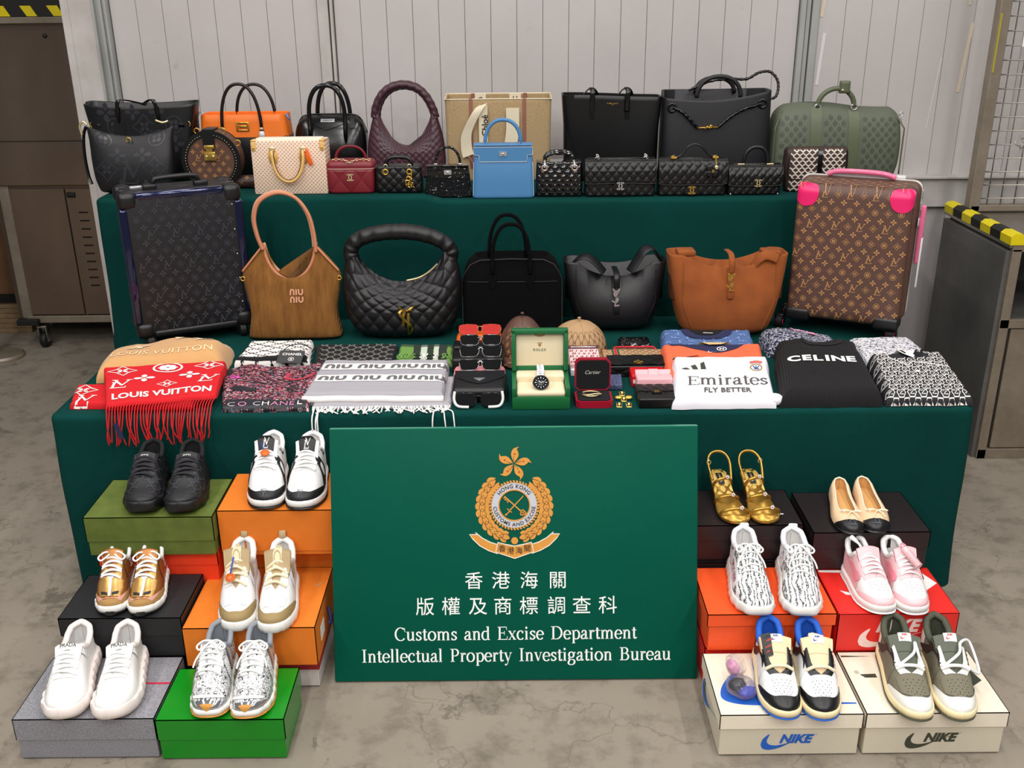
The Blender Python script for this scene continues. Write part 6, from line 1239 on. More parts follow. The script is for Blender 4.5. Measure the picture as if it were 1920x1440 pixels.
b = case('black leather glasses case with triangular metal plate', -.178, -.018, 2.752, 2.90, T0, .046, 'black_grain', .014)
me('flap', ext(poly([(-.076, .072), (.076, .072), (.074, .02), (.03, -.022), (0, -.036), (-.03, -.022), (-.074, .02)]), .003), 'black_grain', b, auto=30).location = (0, 0, .0455)
me('triangle_plate', ext(poly([(-.017, .012), (.017, .012), (0, -.012)]), .002), 'silver', b, sm=False).location = (0, -.006, .0484); me('plate_lettering', tr(text('PRADA', .004, off=.02), 0, 0.001, .0506), 'black_plain', b, sm=False)
case('pink glasses case behind the black triangular-plate case', -.182, -.02, 2.908, 2.985, T0, .036, mat('case_pink', '#ec8f97', .5), .017)
glasses('dark rectangular sunglasses propped on the pink glasses case', -.098, 2.925, T0 + .037, .128, RC, 'silver', 'lens_dark', -.75, .0016, .05)
case('black glasses case under the middle pair of sunglasses', -.19, -.025, 2.995, 3.085, T0, .05, 'black_leather', .008)
glasses('thin-framed black sunglasses in the middle of the glasses column', -.099, 3.01, T0 + .051, .13, RC, 'silver', 'lens_dark', -.75, .0014, .05)
case('black glasses case just in front of the orange case', -.19, -.028, 3.092, 3.158, T0, .058, 'black_leather', .006)
glasses('glossy wide black sunglasses behind the thin-framed pair', -.101, 3.098, T0 + .059, .132, SQ, mat('frame_grey', '#8a8a8c', .15, .6), 'lens_dark', -.75, .0024, .04)
case('bright orange glasses case', -.185, -.03, 3.168, 3.245, T0, .066, mat('case_orange', '#f2681a', .4), .022)
glasses('red-tinted rimless sunglasses on the orange case', -.105, 3.178, T0 + .067, .14, SQ, 'wire_gold', 'lens_red', -.7, .0012, .05)
# ---------------------------------------------------------------- watch box and watch
b = thing('watch_box', 'open green watch box with cream lining and gold crown', 'box', (.084, 2.775, T0))
mat('box_emerald', '#1b6a3a', .4); mat('cream_velvet', '#e6d6b4', .8, bump=('noise', 600, .2))
w = .168
me('base', bx(0, 0, .02, w, .15, .04, .003), 'box_emerald', b, auto=30); me('base_rim', J(bx(-w / 2 + .006, 0, .052, .012, .15, .03, .002), bx(w / 2 - .006, 0, .052, .012, .15, .03, .002), bx(0, .07, .06, w, .012, .05, .002)), 'box_emerald', b, auto=30)
me('cushion', J(bx(0, -.03, .046, w - .026, .085, .018, .008, 3), bx(0, .035, .058, w - .026, .05, .03, .006, 3)), 'cream_velvet', b)
ld = me('lid', tr(J(bx(0, 0, .062, w, .012, .124, .003), bx(-w / 2 + .006, -.012, .062, .012, .03, .124, .002), bx(w / 2 - .006, -.012, .062, .012, .03, .124, .002), bx(0, -.012, .118, w, .03, .014, .002)), 0, .074, .072, rx=-.12), 'box_emerald', b, auto=30)
me('lid_lining', tr(bx(0, -.008, .057, w - .026, .004, .106, .001), 0, .074, .072, rx=-.12), 'cream_velvet', ld); me('pull_notch', tr(J(xz(ext(poly(arc(0, 0, .018, .010, 180, 360, 12)), .001), 0, -.010, .110)), 0, .074, .072, rx=-.12), mat('notch_tan', '#a48a62', .6), ld)
me('lettering', tr(xz(text('ROLEX', .0075, off=.012, spc=1.25), 0, -.0108, .060), 0, .074, .072, rx=-.12), mat('letter_green', '#4a6650', .5), ld, sm=False)
me('crown_logo', tr(xz(J(*[stroke([(0 + .002 * (k - 2) * .6, 0), (.0028 * (k - 2), .009)], .0012) for k in range(5)], *[disc(.0011, 8, .0028 * (k - 2), .0095) for k in range(5)], stroke([(-.003, -.0005), (.003, -.0005)], .0022)), 0, -.0108, .072), 0, .074, .072, rx=-.12), 'gold', ld, sm=False)
wt_ = thing('wrist_watch', 'steel dive watch on the cream cushion of the green box', 'watch', (.084, 2.742, T0 + .058), rx=.75); wt_.scale = (1.22, 1.22, 1.22)
me('watch_case', tr(lathe([(0, -.004), (.019, -.004), (.0205, 0), (.019, .005), (0, .005)], 32), 0, 0, .012), 'silver', wt_, auto=40); me('bezel', tr(ext(ring2(.0155, .0195, 32), .0015), 0, 0, .017), mat('bezel_black', '#15161a', .2), wt_, auto=40); me('dial', tr(lathe([(0, .0005), (.0155, .0005), (.0155, 0)], 24), 0, 0, .0172), 'bezel_black', wt_)
for k in range(12): me('hour_mark', tr(bx(0, .0125, .0182, .0018, .0035 if k % 3 == 0 else .002, .0006), rz=pi / 6 * k), 'paper_white', wt_, sm=False)
me('hands', J(stroke([(0, 0), (-.006, .005)], .0016), stroke([(0, 0), (.009, .003)], .0013)), 'silver', wt_, sm=False).location = (0, 0, .0185)
for k in range(7):
    me('bracelet_link', bx(0, .023 + k * .0058, .013 - .0006 * k * k, .019 - .0003 * k, .0052, .004, .001), 'silver', wt_)
    if k < 4: me('bracelet_link', bx(0, -.023 - k * .005, .011 - .0012 * k * k, .019, .0046, .004, .001), 'silver', wt_)
# ---------------------------------------------------------------- jewellery box and bracelet
b = thing('jewellery_box', 'open red octagonal jewellery box with black velvet lining', 'box', (.24, 2.752, T0)); mat('box_crimson', '#a3142c', .35); mat('velvet_black', '#070608', .95)
oc = lambda w, h, c: [(-w + c, -h), (w - c, -h), (w, -h + c), (w, h - c), (w - c, h), (-w + c, h), (-w, h - c), (-w, -h + c)]
me('base', ext(poly(oc(.054, .045, .012)), .02), 'box_crimson', b, sm=False); me('cushion', tr(ext(poly(oc(.048, .04, .010)), .003), 0, 0, .0195), 'velvet_black', b, sm=False)
ld = me('lid', tr(xz(ext(poly(oc(.053, .048, .012)), .022), 0, .022, .05), 0, .035, .022, rx=-.12), 'box_crimson', b, sm=False); me('lid_lining', tr(xz(ext(poly(oc(.049, .044, .010)), .001), 0, -.0002, .05), 0, .035, .022, rx=-.12), 'velvet_black', ld, sm=False)
me('lettering', tr(xz(tr(text('Cartier', .011, off=-.004, shear=.35), sc=(1, 1, 1)), 0, -.0016, .058), 0, .035, .022, rx=-.12), mat('pale_letter', '#cfcac0', .4), ld, sm=False)
wb = thing('bracelet', 'thin rose gold nail bracelet inside the red jewellery box', 'bracelet', (.232, 2.752, T0 + .0275)); me('band', tube([(.026 * cos(a), .020 * sin(a), .0) for a in np.linspace(-2.9, 2.6, 30)], .0022, 7), 'pale_gold', wb); me('crossing_end', tube(cr([(-.024, -.01, .002), (-.01, -.019, .004), (.012, -.016, .006), (.03, -.014, .004)], 5), .002, 7), 'pale_gold', wb)
# ---------------------------------------------------------------- brooches
for lab, x, y, k in (('square black and gold stud earring behind the gold bow brooch', .330, 2.81, 0), ('gold bow brooch with black perfume-bottle centre', .331, 2.765, 1), ('square black and gold stud earring left of the lower pair', .313, 2.722, 0), ('square black and gold stud earring right of the lower pair', .341, 2.722, 0)):
    b = thing('brooch', lab, 'jewellery', (x, y, T0), rx=.5); me('frame', bx(0, 0, .004, .016, .018, .005, .003, 2), 'gold', b); me('black_face', bx(0, 0, .0068, .012, .013, .001), 'black_patent', b); me('emblem', tr(CC(.007, .2), 0, .002, .0078), 'gold', b, sm=False)
    if k: [me('bow_loop', tr(sphere(0, 0, 0, .009, 8, (1.3, .8, .5)), sx * .015, .006, .006), 'gold', b) for sx in (-1, 1)]
# ---------------------------------------------------------------- wallets
def wallet(label, x0, x1, y0, y1, z, h, m, rz=0, r=.004, name='wallet', rx=0):
    b = thing(name, label, 'wallet', ((x0 + x1) / 2, (y0 + y1) / 2, z), rz, rx=rx); me('body', bx(0, 0, h / 2, x1 - x0, y1 - y0, h, r, 3), m, b); return b, x1 - x0, y1 - y0
b, w, d = wallet('black embossed bifold wallet at the back of the wallets', .362, .47, 3.19, 3.27, T0, .028, 'black_croc', .0, .012); me('fold_edge', bx(.005, -.038, .014, w - .02, .006, .012, .004), 'black_plain', b)
b, w, d = wallet('brown monogram pouch edged in red behind the beige letter wallet', .335, .482, 3.125, 3.185, T0, .02, 'mono_brown'); me('red_edge', tube([(-w / 2, -.02, .02), (-w / 2 + .01, .02, .022), (w / 2 - .01, .02, .022), (w / 2, -.02, .02)], .003, 6), 'stripe_red', b); me('monogram', tr(monogram(-w / 2 + .02, w / 2 - .02, -.02, .02, .036, .02, .016), 0, 0, .0206), 'mono_tan', b, sm=False)
b, w, d = wallet('beige letter-canvas long wallet with green and red band', .296, .49, 3.06, 3.12, T0, .034, 'gg_canvas'); me('letter_pattern', tr(ggpat(-w / 2 + .01, w / 2 - .005, -.025, .026, .022, .05, lambda x, y: abs(x + .055) > .016), 0, 0, .0346), 'gg_print', b, sm=False); me('web_stripe', bx(-.055, 0, .0345, .009, d, .001), 'stripe_red', b, sm=False); me('web_edge', J(bx(-.064, 0, .0345, .006, d, .001), bx(-.046, 0, .0345, .006, d, .001)), 'stripe_green', b, sm=False)
b, w, d = wallet('long black quilted wallet with gold cross emblem', .306, .49, 2.955, 3.05, T0, .036, 'black_leather'); 
fl_ = me('flap', grid(lambda u, v: ((u - .5) * (w + .006), d / 2 - .002 - v * (d - .006), .0385 + .0022 * (abs(sin(pi * (u * 3 + v * 1.5))) * abs(sin(pi * (u * 3 - v * 1.5)))) ** .4), 60, 26), 'black_leather', b); me('front_quilt', grid(lambda u, v: ((u - .5) * w, -d / 2 - .001 - .003 * (abs(sin(pi * (u * 3 + v))) * abs(sin(pi * (u * 3 - v)))) ** .4, .002 + .026 * v), 60, 12), 'black_leather', b)
me('cross_emblem', tr(ext(J(*[tr(J(poly([(-.0035, 0), (.0035, 0), (.0045, .011), (-.0045, .011)]), stroke([(-.005, .0125), (.005, .0125)], .003)), rz=pi / 2 * k) for k in range(4)]), .002), 0, -.025, .0415), 'gold', b, sm=False)
b = case('white card box under the burgundy letter-print pouch', .186, .282, 2.965, 3.06, T0, .022, 'tag_white', .002, 'card_box')
b = thing('clutch_pouch', 'burgundy and pink oblique letter-print pouch with maroon zip edge', 'pouch', (.232, 3.04, T0 + .0225), rx=.12); mat('oblique_pink', '#e9c9c6', .7); mat('oblique_wine', '#8e2743', .7); mat('wine_trim', '#5d2a35', .5)
me('body', bx(0, 0, .012, .098, .125, .024, .006, 3), 'oblique_pink', b); me('zip_trim', bx(0, .052, .0245, .098, .022, .003, .001), 'wine_trim', b); me('zip', bx(0, .052, .0265, .082, .006, .002, .001), 'silver', b)
for r in range(5):
    for k, ch in enumerate('DiorDi'):
        x = -.04 + k * .0162 + (.008 if r % 2 else 0)
        if x < .045: me('letter_print', tr(text(ch, .012, off=.045, shear=.2), x, -.05 + r * .0195, .0244), 'oblique_wine', b, sm=False)
b, w, d = wallet('small navy letter-print card wallet beside the red jewellery box', .285, .338, 2.845, 2.935, T0, .018, mat('navy_wallet', '#232c52', .6, var=(160, '#6d7698', .8)), -.05, .003)
b, w, d = wallet('glossy red wallet beneath the pink card holder', .366, .472, 2.868, 2.945, T0, .038, mat('red_gloss', '#d3101c', .3), 0, .004)
me('clasp_letter', bx(-.045, -.0395, .019, .008, .001, .012), 'wool_white', b, sm=False)
b, w, d = wallet('pale pink card holder with gold-tipped tab', .376, .484, 2.822, 2.866, T0, .045, mat('pink_leather', '#f2b3b8', .55), 0, .004)
me('top_panel', tr(bx(0, 0, 0, .108, .004, .052, .002), 0, .018, .036, rx=-.9), 'pink_leather', b)
me('tab', tr(bx(0, -.004, 0, .03, .004, .055, .002), 0, .014, .036, rx=-.9), 'pink_leather', b); me('tab_tip', tr(bx(0, -.007, -.022, .022, .003, .008, .002), 0, .014, .036, rx=-.9), mat('rose_gold', '#e2a892', .3, .8), b)
b, w, d = wallet('small black quilted flap card wallet at the table front', .368, .482, 2.70, 2.81, T0, .030, 'black_leather')
me('flap', grid(lambda u, v: ((u - .5) * (w + .002), d / 2 - v * d * .5, .0315 + .0022 * (abs(sin(pi * (u * 4 + v * 1.2))) * abs(sin(pi * (u * 4 - v * 1.2)))) ** .4), 70, 22), 'black_leather', b); me('lower_quilt', grid(lambda u, v: ((u - .5) * w, 0 - v * d * .5, .0295 + .002 * (abs(sin(pi * (u * 4 + v * 1.2))) * abs(sin(pi * (u * 4 - v * 1.2)))) ** .4 - .008 * v ** 4), 70, 22), 'black_leather', b)
me('clasp_tab', tr(ext(poly([(.016 * cos(a), .011 * sin(a)) for a in np.linspace(0, 2 * pi, 17)[:-1]]), .004), 0, -.008, .031), 'black_leather', b, auto=30); me('emblem', tr(CC(.015, .2), 0, -.008, .0356), 'gold', b, sm=False)
# ================================================================ shoes
OUT = [(0, .0), (.012, .014), (.035, .025), (.08, .035), (.15, .0425), (.25, .0475), (.35, .0475), (.5, .042), (.65, .0365), (.78, .035), (.88, .0335), (.945, .0275), (.98, .018), (.994, .010), (1, 0)]
class Shoe:
    """toe points to -y; t runs 0 toe .. 1 heel; p runs 0 left sole edge .. .5 top .. 1 right sole edge"""
    def __init__(s, par, L=.26, wk=1.0, side=1, sole=(.026, .034), spring=.012, hk=1.0, zt=None, e=None, sharp=.8, outk=1.0):
        s.P, s.L, s.wk, s.side, s.so, s.sp, s.hk = par, L, wk, side, sole, spring, hk; s.k = L / .28
        s.ZT = zt or [(0, .0), (.012, .010), (.05, .0185), (.12, .029), (.22, .041), (.32, .056), (.45, .074), (.56, .086), (.62, .082), (.70, .064), (.8, .060), (.9, .072), (.97, .084), (1, .086)]
        s.E = e or [(0, 0), (.30, 0), (.335, .010), (.45, .013), (.55, .018), (.61, .027), (.70, .0315), (.85, .031), (.94, .024), (1, 0)]
        s.sh = sharp; s.ok = outk
    def w(s, t): return max(.0004, interp(t, OUT)) * s.wk
    def c(s, t): return s.side * (.007 * (1 - t) ** 2 - .006 * sin(pi * t) * .5)
    def y(s, t): return (t - .5) * s.L
    def z0(s, t): return s.sp * max(0, (.30 - t) / .30) ** 2
    def zs(s, t): return s.z0(t) + s.so[0] + (s.so[1] - s.so[0]) * t
    def e(s, t): return min(interp(t, s.E) * s.wk, s.w(t) * .82)
    def zt(s, t): return s.zs(t) - .004 + smi(t, s.ZT) * s.hk
    def S(s, t, p, off=0):
        sd = -1 if p < .5 else 1; q = 2 * p if p < .5 else 2 * (1 - p); wu = s.w(t) * s.ok; e = s.e(t); zb = s.zs(t) - .004
        q = min(1, max(0, q)); a = q * pi / 2; cx = cos(a) ** s.sh; sz = sin(a) ** .9; h = s.zt(t) - zb
        x = e + (wu - e) * cx + off * cos(a); z = zb + h * sz + off * (sin(a) + .2)
        yy = s.y(t) - (off * max(0, 1 - t * 9) if t < .11 else 0) + (off * max(0, (t - .93) * 14) if t > .93 else 0)
        return V((s.c(t) + sd * x, yy, z))
    def tt(s, n=56): return [.5 - .5 * cos(pi * k / (n - 1)) for k in range(n)]
    def upper(s, m, name='upper', n=64, nq=13):
        T = s.tt(n); vs = []; fs = []
        ps = [.5 * k / (nq - 1) for k in range(nq)]
        for t in T:
            for p in ps: vs.append(s.S(t, min(p, .49999)))
            for p in ps[::-1]: vs.append(s.S(t, 1 - p))
        M = 2 * nq
        for j in range(n - 1):
            for i in range(M - 1):
                if i == nq - 1 and s.e(T[j]) + s.e(T[j + 1]) > .001: continue
                fs.append([j * M + i, j * M + i + 1, (j + 1) * M + i + 1, (j + 1) * M + i])
        bm = s2b((vs, fs)); bmesh.ops.remove_doubles(bm, verts=bm.verts[:], dist=2e-5); r = b2s(bm)
        return me(name, r, m, s.P)
    def ringpts(s, off, n=72):
        o = []
        for sd in (-1, 1):
            T = s.tt(n // 2 + 1); T = T if sd < 0 else T[::-1]
            for t in T[:-1]: o.append((t, sd))
        return [(t, sd) for t, sd in o]
    def sole(s, m, name='midsole', z=(0, 1), flare=.003, rip=None, n=96, bulge=.0015):
        R = s.ringpts(0, n); rings = []
        for k, (f, off) in enumerate(((0, -.004), (.08, -.001), (.5, bulge), (.9, .0), (1, -.002))):
            ring = []
            for i, (t, sd) in enumerate(R):
                zz = s.z0(t) + (s.zs(t) - s.z0(t)) * (z[0] + (z[1] - z[0]) * f); o = flare + off + (rip(t, sd, f) if rip else 0)
                yo = -o * max(0, 1 - t * 8) + o * max(0, (t - .9) * 10)
                ring.append(V((s.c(t) + sd * (s.w(t) + o * (1 if .002 < t < .998 else 0)), s.y(t) + yo, zz)))
            rings.append(ring)
        return me(name, loft(rings), m, s.P, auto=55)
    def patch(s, name, f, m, off=.0012, nu=36, nv=14, par=None, sm=True): return me(name, grid(lambda a, b: s.S(*f(a, b), off), nu, nv), m, par or s.P, sm=sm)
    def toe(s, name, m, t0=.0, tm=.10, ts=.36, p0=.06, off=.0014, pw=2.2, par=None):
        """U-shaped guard round the toe: deep along the sides, shallow at the centre"""
        return s.patch(name, lambda a, b: (lambda p, lim: (t0 + (lim - t0) * b, p))(p0 + (1 - 2 * p0) * a, tm * .72 + (ts - tm * .72) * abs(cos(pi * (p0 + (1 - 2 * p0) * a))) ** (pw * 2.6)), m, off, 48, 16, par)
    def stay(s, m, name='eyestay', t0=.315, t1=.60, q=.26, off=.0016):
        for sd in (-1, 1): s.patch(name, lambda a, b: (t0 + (t1 - t0) * a, (.5 - q / 2 * b - .0005) if sd < 0 else (.5 + q / 2 * b + .0005)), m, off, 22, 6)
    def sidep(s, name, pts, m, sd, off=.002, n=4):
        """closed outline of (t, q) on one side, q 0 sole .. 1 top"""
        sh = poly([(q.x * .28, q.y * .08) for q in cr(pts, n, True)])
        return me(name, mp(fine(sh, .008), lambda v: s.S(v.x / .28, (v.y / .08) / 2 if sd < 0 else 1 - (v.y / .08) / 2, off)), m, s.P)
    def collar(s, m, r=.0055, t0=.60, n=30, name='collar'):
        T = [t0 + (1 - t0) * sin(pi / 2 * k / n) for k in range(n + 1)]; P = [s.S(t, .4999) for t in T] + [s.S(t, .5001) for t in T[::-1][1:]]
        return me(name, tube(P, r, 8), m, s.P)
    def lining(s, m, t0=.52, name='lining', d=.94):
        T = [t0 + (1 - t0) * k / 26 for k in range(27)]; vs = []; nq = 7
        for t in T:
            ctr = V((s.c(t), s.y(t), 0)); zl = s.zs(t) + .004
            L_ = [s.S(t, .5 * (1 - k / (nq - 1)) * .999) for k in range(nq)]; R_ = [s.S(t, 1 - .5 * (1 - k / (nq - 1)) * .999) for k in range(nq)]
            row = L_ + R_[::-1]
            vs += [V((ctr.x + (p.x - ctr.x) * d, p.y - (.004 if t > .95 else 0), max(zl, p.z - .001))) for p in row]
        M = 2 * nq; return me(name, (vs, [[j * M + i, j * M + i + 1, (j + 1) * M + i + 1, (j + 1) * M + i] for j in range(26) for i in range(M - 1)]), m, s.P)
    def tongue(s, m, t0=.27, t1=.575, w=.026, up=.012, lean=.006, name='tongue', th=.005):
        def f(u, v, o=0):
            t = t0 + (t1 - t0) * min(v, 1); x = (u * 2 - 1) * w * (.75 + .35 * v); z = s.zt(t) - .007 * max(0, 1 - v * 3.5) + .0005 + .006 * v + up * max(0, v - .72) / .28 - .012 * (u * 2 - 1) ** 2 * (1 - .3 * v) + o
            return V((s.c(t) + x, s.y(t) + lean * max(0, v - .6), z))
        g = grid(lambda u, v: f(u, v), 17, 20); g2 = grid(lambda u, v: f(u, v, -th), 17, 20); n = len(g[0]); s.tf = f
        per = list(range(17)) + [17 * j + 16 for j in range(1, 20)] + [17 * 19 + i for i in range(15, -1, -1)] + [17 * j for j in range(18, 0, -1)]
        return me(name, (g[0] + g2[0], g[1] + [[i + n for i in q][::-1] for q in g2[1]] + [[a, b, b + n, a + n] for a, b in zip(per, per[1:] + per[:1])]), m, s.P)
    def tprint(s, name, sh, m, v0, W=.05, off=.0012):
        return me(name, mp(fine(sh, .008), lambda v: s.tf(.5 + v.x / W, v0 + v.y / .075, off)), m, s.P, sm=False)
    def laces(s, m, n=6, t0=.335, t1=.58, r=.0042, flat=.55, bow=0, wob=.0, ext_=.011, lift=.0075):
        for k in range(n):
            t = t0 + (t1 - t0) * k / (n - 1); d = .012 * (1 if k % 2 else -1)
            pa, pb = s.S(t - d, .5 - .135, .001), s.S(t + d, .5 + .135, .001); mid = V((s.c(t), s.y(t), s.zt(t) + lift + .003 * k / n))
            pts = [pa + V((0, 0, .001)), pa.lerp(mid, .45) + V((0, 0, .0035)), mid, pb.lerp(mid, .45) + V((0, 0, .0035)), pb + V((0, 0, .001))]
            me('lace', tube(cr(pts, 5), r * s.k ** .5, 8, up=(0, .3, 1), flat=1 / flat if 0 else 1.0) if flat == 1 else tube(cr(pts, 5), r * flat, 8, up=(0, 0, 1), flat=1 / flat), m, s.P)
        if bow:
            t = t1 + .01; c = V((s.c(t), s.y(t), s.zt(t) + lift + .006))
            for sx in (-1, 1):
                me('lace_bow', tube(cr([c, c + V((sx * .018, -.008, .006)), c + V((sx * .034, -.016, -.004)), c + V((sx * .026, -.022, -.01)), c + V((sx * .008, -.01, -.001)), c], 6), .0024, 7), m, s.P)
                if bow > 1: me('lace_end', tube(cr([c, c + V((sx * .012, -.02, -.002)), c + V((sx * .03, -.045, -.02)), c + V((sx * .036, -.06, -.034))], 6), .0022, 7), m, s.P)
    def insole(s, m, t0=.42, t1=.965, z=.006, name='insole'):
        T = [t0 + (t1 - t0) * k / 16 for k in range(17)]; return me(name, poly([(0, 0)]) if 0 else (lambda P: (P, [list(range(len(P)))]))([V((s.c(t) - s.w(t) * .86, s.y(t), s.zs(t) + z)) for t in T] + [V((s.c(t) + s.w(t) * .86, s.y(t), s.zs(t) + z)) for t in T[::-1]]), m, s.P, sm=False)
def place(name, cat, label, toe, rot, L, z, grp=None):
    r = radians(rot); c = V((toe[0] - sin(r) * L / 2, toe[1] + cos(r) * L / 2, z)); return thing(name, label, cat, c, r, grp)
mat('sh_white', '#ecebea', .45, bump=('noise', 500, .15)); mat('sh_sole_white', '#f0eeea', .5); mat('sh_lace_white', '#f4f3f2', .8, bump=('noise', 900, .3)); mat('sh_black', '#17171a', .5, bump=('noise', 500, .2)); mat('sh_black_rubber', '#0e0e10', .45); mat('sh_grey_lining', '#8d9299', .9); mat('sh_white_lining', '#e4e2df', .9); mat('sh_black_lining', '#131315', .9); mat('sh_cream', '#ecd9b2', .55); mat('sh_cream_lace', '#efe2c0', .85)
# ---- 1 black sneakers
mat('sh_black_line', '#4c4c54', .4); mat('sh_black_stay', '#1d1d20', .55); mat('sh_black_lace', '#25242a', .85)
for nm, toe, rot, sd in (('left', (-1.002, 2.392), 7, 1), ('right', (-.885, 2.390), 8, -1)):
    b = place('sneaker', 'shoe', f'all-black chunky sneaker on the olive box, {nm} of its pair', toe, rot, .262, .431)
    s = Shoe(b, .262, 1.03, sd, (.03, .036), .014, hk=.88); s.upper('sh_black'); s.sole('sh_black_rubber', z=(.0, 1), flare=.006, rip=lambda t, d, f: .003 * sin(t * 40) * (1 - abs(f - .5)))
    s.stay('sh_black_stay'); s.tongue('sh_black_stay', up=.008); s.lining('sh_black_lining'); s.insole('sh_black_lining'); s.collar('sh_black_lining', .006); s.laces('sh_black_lace', 6, r=.0048)
    s.toe('toe_overlay', 'sh_black_stay', tm=.12, ts=.3, p0=.12, off=.0012)
    gg = ggpat(-.13, .13, -.07, .07, .034, .03, None, .36, .55)
    for d in (-1, 1): me('letter_pattern', mp(fine(tr(ggpat(.02, .155, .01, .07, .03, .035, lambda x, y: x < .15, .36, .55), 0, 0), .008), lambda v: s.S(.05 + v.x / .2, v.y / .16 if d < 0 else 1 - v.y / .16, .0022)), 'sh_black_line', b, sm=False)
    s.tprint('tongue_label', poly([(-.013, -.008), (.013, -.008), (.013, .01), (-.013, .01)]), 'sh_black_rubber', .86); s.tprint('lettering', tr(text('GUCCI', .0042, off=.02), 0, 0), 'print_white', .87, off=.002)
# ---- 2 white and black trainers
for nm, toe, rot, sd in (('left', (-.677, 2.416), 3, 1), ('right', (-.567, 2.410), 2, -1)):
    b = place('sneaker', 'shoe', f'white and black panelled trainer on the orange box, {nm} of its pair', toe, rot, .25, .431)
    s = Shoe(b, .25, 1.06, sd, (.026, .03), .006, hk=1.12); s.upper('sh_white'); s.sole('sh_sole_white', z=(.22, 1)); s.sole('sh_black_rubber', 'outsole', z=(0, .24), flare=.0035)
    s.toe('toe_guard', 'sh_black', tm=.105, ts=.34, p0=.03); s.stay('sh_white', t1=.6); s.tongue('sh_white', up=.022, w=.03); s.tprint('tongue_patch', poly([(-.02, -.013), (.02, -.013), (.022, .006), (.012, .014), (-.012, .014), (-.022, .006)]), 'sh_black', .90, W=.06); s.tprint('tongue_logo', mLV(.018), 'print_white', .90, W=.06, off=.0022); s.lining('sh_white_lining'); s.insole('sh_white_lining'); s.collar('sh_white', .007)
    for d in (-1, 1): s.sidep('side_panel', [(.30, .12), (.36, .5), (.42, .8), (.48, .85), (.5, .5), (.56, .12)], 'sh_black', d); s.sidep('collar_panel', [(.6, .7), (.63, .95), (.78, .9), (.74, .6)], 'sh_black', d); s.sidep('side_window', [(.38, .3), (.40, .55), (.46, .55), (.45, .3)], 'sh_white', d, .003)
    me('toe_logo', mp(fine(mLV(.018), .01), lambda v: s.S(.055 - v.y / .26, .5 + v.x / .16, .0025)), 'sh_black_line', b, sm=False); s.laces('sh_lace_white', 7, r=.0046, flat=.5)
    if sd > 0:
        p = V((s.c(.45), s.y(.45), s.zt(.45) + .016)); me('cord', tube([p + V((-.016, .028, .016)), p], .0016, 6), mat('cord_blue', '#3355b8', .5), b); me('charm_tag', tr(lathe([(0, .003), (.012, .003), (.0125, 0), (0, 0)], 20), p.x, p.y - .006, p.z, rx=.3), 'tag_orange', b)
# ---- 3 bronze sneakers
mat('bronze_leather', '#a8703c', .35, .6, bump=('noise', 120, .3)); mat('gold_leather', '#c79a58', .32, .6, bump=('noise', 90, .4)); mat('tan_suede', '#a9834e', .9); mat('dusty_pink', '#d29a8a', .6)
for nm, toe, rot, sd in (('left', (-1.048, 2.206), 6, 1), ('right', (-.955, 2.204), 8, -1)):
    b = place('sneaker', 'shoe', f'metallic bronze sneaker with white bow laces, {nm} of its pair', toe, rot, .21, .241)
    s = Shoe(b, .21, .87, sd, (.022, .03), .010, hk=.95); s.upper('bronze_leather'); s.sole('sh_sole_white', z=(.1, 1), rip=lambda t, d, f: .002 * sin(t * 60) * f, flare=.004); s.sole('sh_black_rubber', 'outsole', z=(0, .14), flare=.003)
    me('toe_bumper', grid(lambda a, c_: (lambda q: q + V((0, -.0052, -.006 + .0)))(s.S(.004 + .03 * abs(2 * a - 1) ** 2, .0 + .02 + .0 * c_) if 0 else V((s.c(.02) + (a * 2 - 1) * .022, s.y(0) + .012 * (2 * a - 1) ** 2, s.z0(0) + .002 + .012 * c_))), 14, 3), 'sh_black_rubber', b)
    s.toe('suede_guard', 'tan_suede', tm=.085, ts=.42, p0=.02, off=.0014); s.toe('pink_guard', 'dusty_pink', t0=.07, tm=.105, ts=.40, p0=.16, off=.0020, pw=2); s.patch('vamp', lambda a, c_: (.10 + .22 * c_, .27 + .46 * a), 'gold_leather', .0012)
    for d in (-1, 1): s.patch('toe_patch', lambda a, c_: (.105 + .035 * c_ + .03 * a, .5 + d * (.03 + .13 * a)), 'sh_black', .0028, 10, 5)
    s.patch('toe_strip', lambda a, c_: (.09 + .24 * c_, .485 + .03 * a), 'sh_white', .003, 4, 14)
    s.stay('gold_leather', q=.3); s.tongue('bronze_leather', up=.02); s.lining('sh_white_lining'); s.insole('sh_white_lining'); s.collar('sh_white', .0055); s.collar('sh_black', .003, .8, name='heel_trim'); s.laces('sh_lace_white', 6, r=.0046, flat=.55, bow=1)
    for d in (-1, 1): s.sidep('mesh_panel', [(.46, .25), (.5, .6), (.66, .6), (.7, .25)], 'dusty_pink' if d < 0 else 'bronze_leather', d); me('side_emblem', mp(fine(CC(.032, .1), .01), lambda v: s.S(.74 + v.x / .25, (.5 + v.y / .09) / 2 if d < 0 else 1 - (.5 + v.y / .09) / 2, .003)), 'sh_white', b, sm=False)
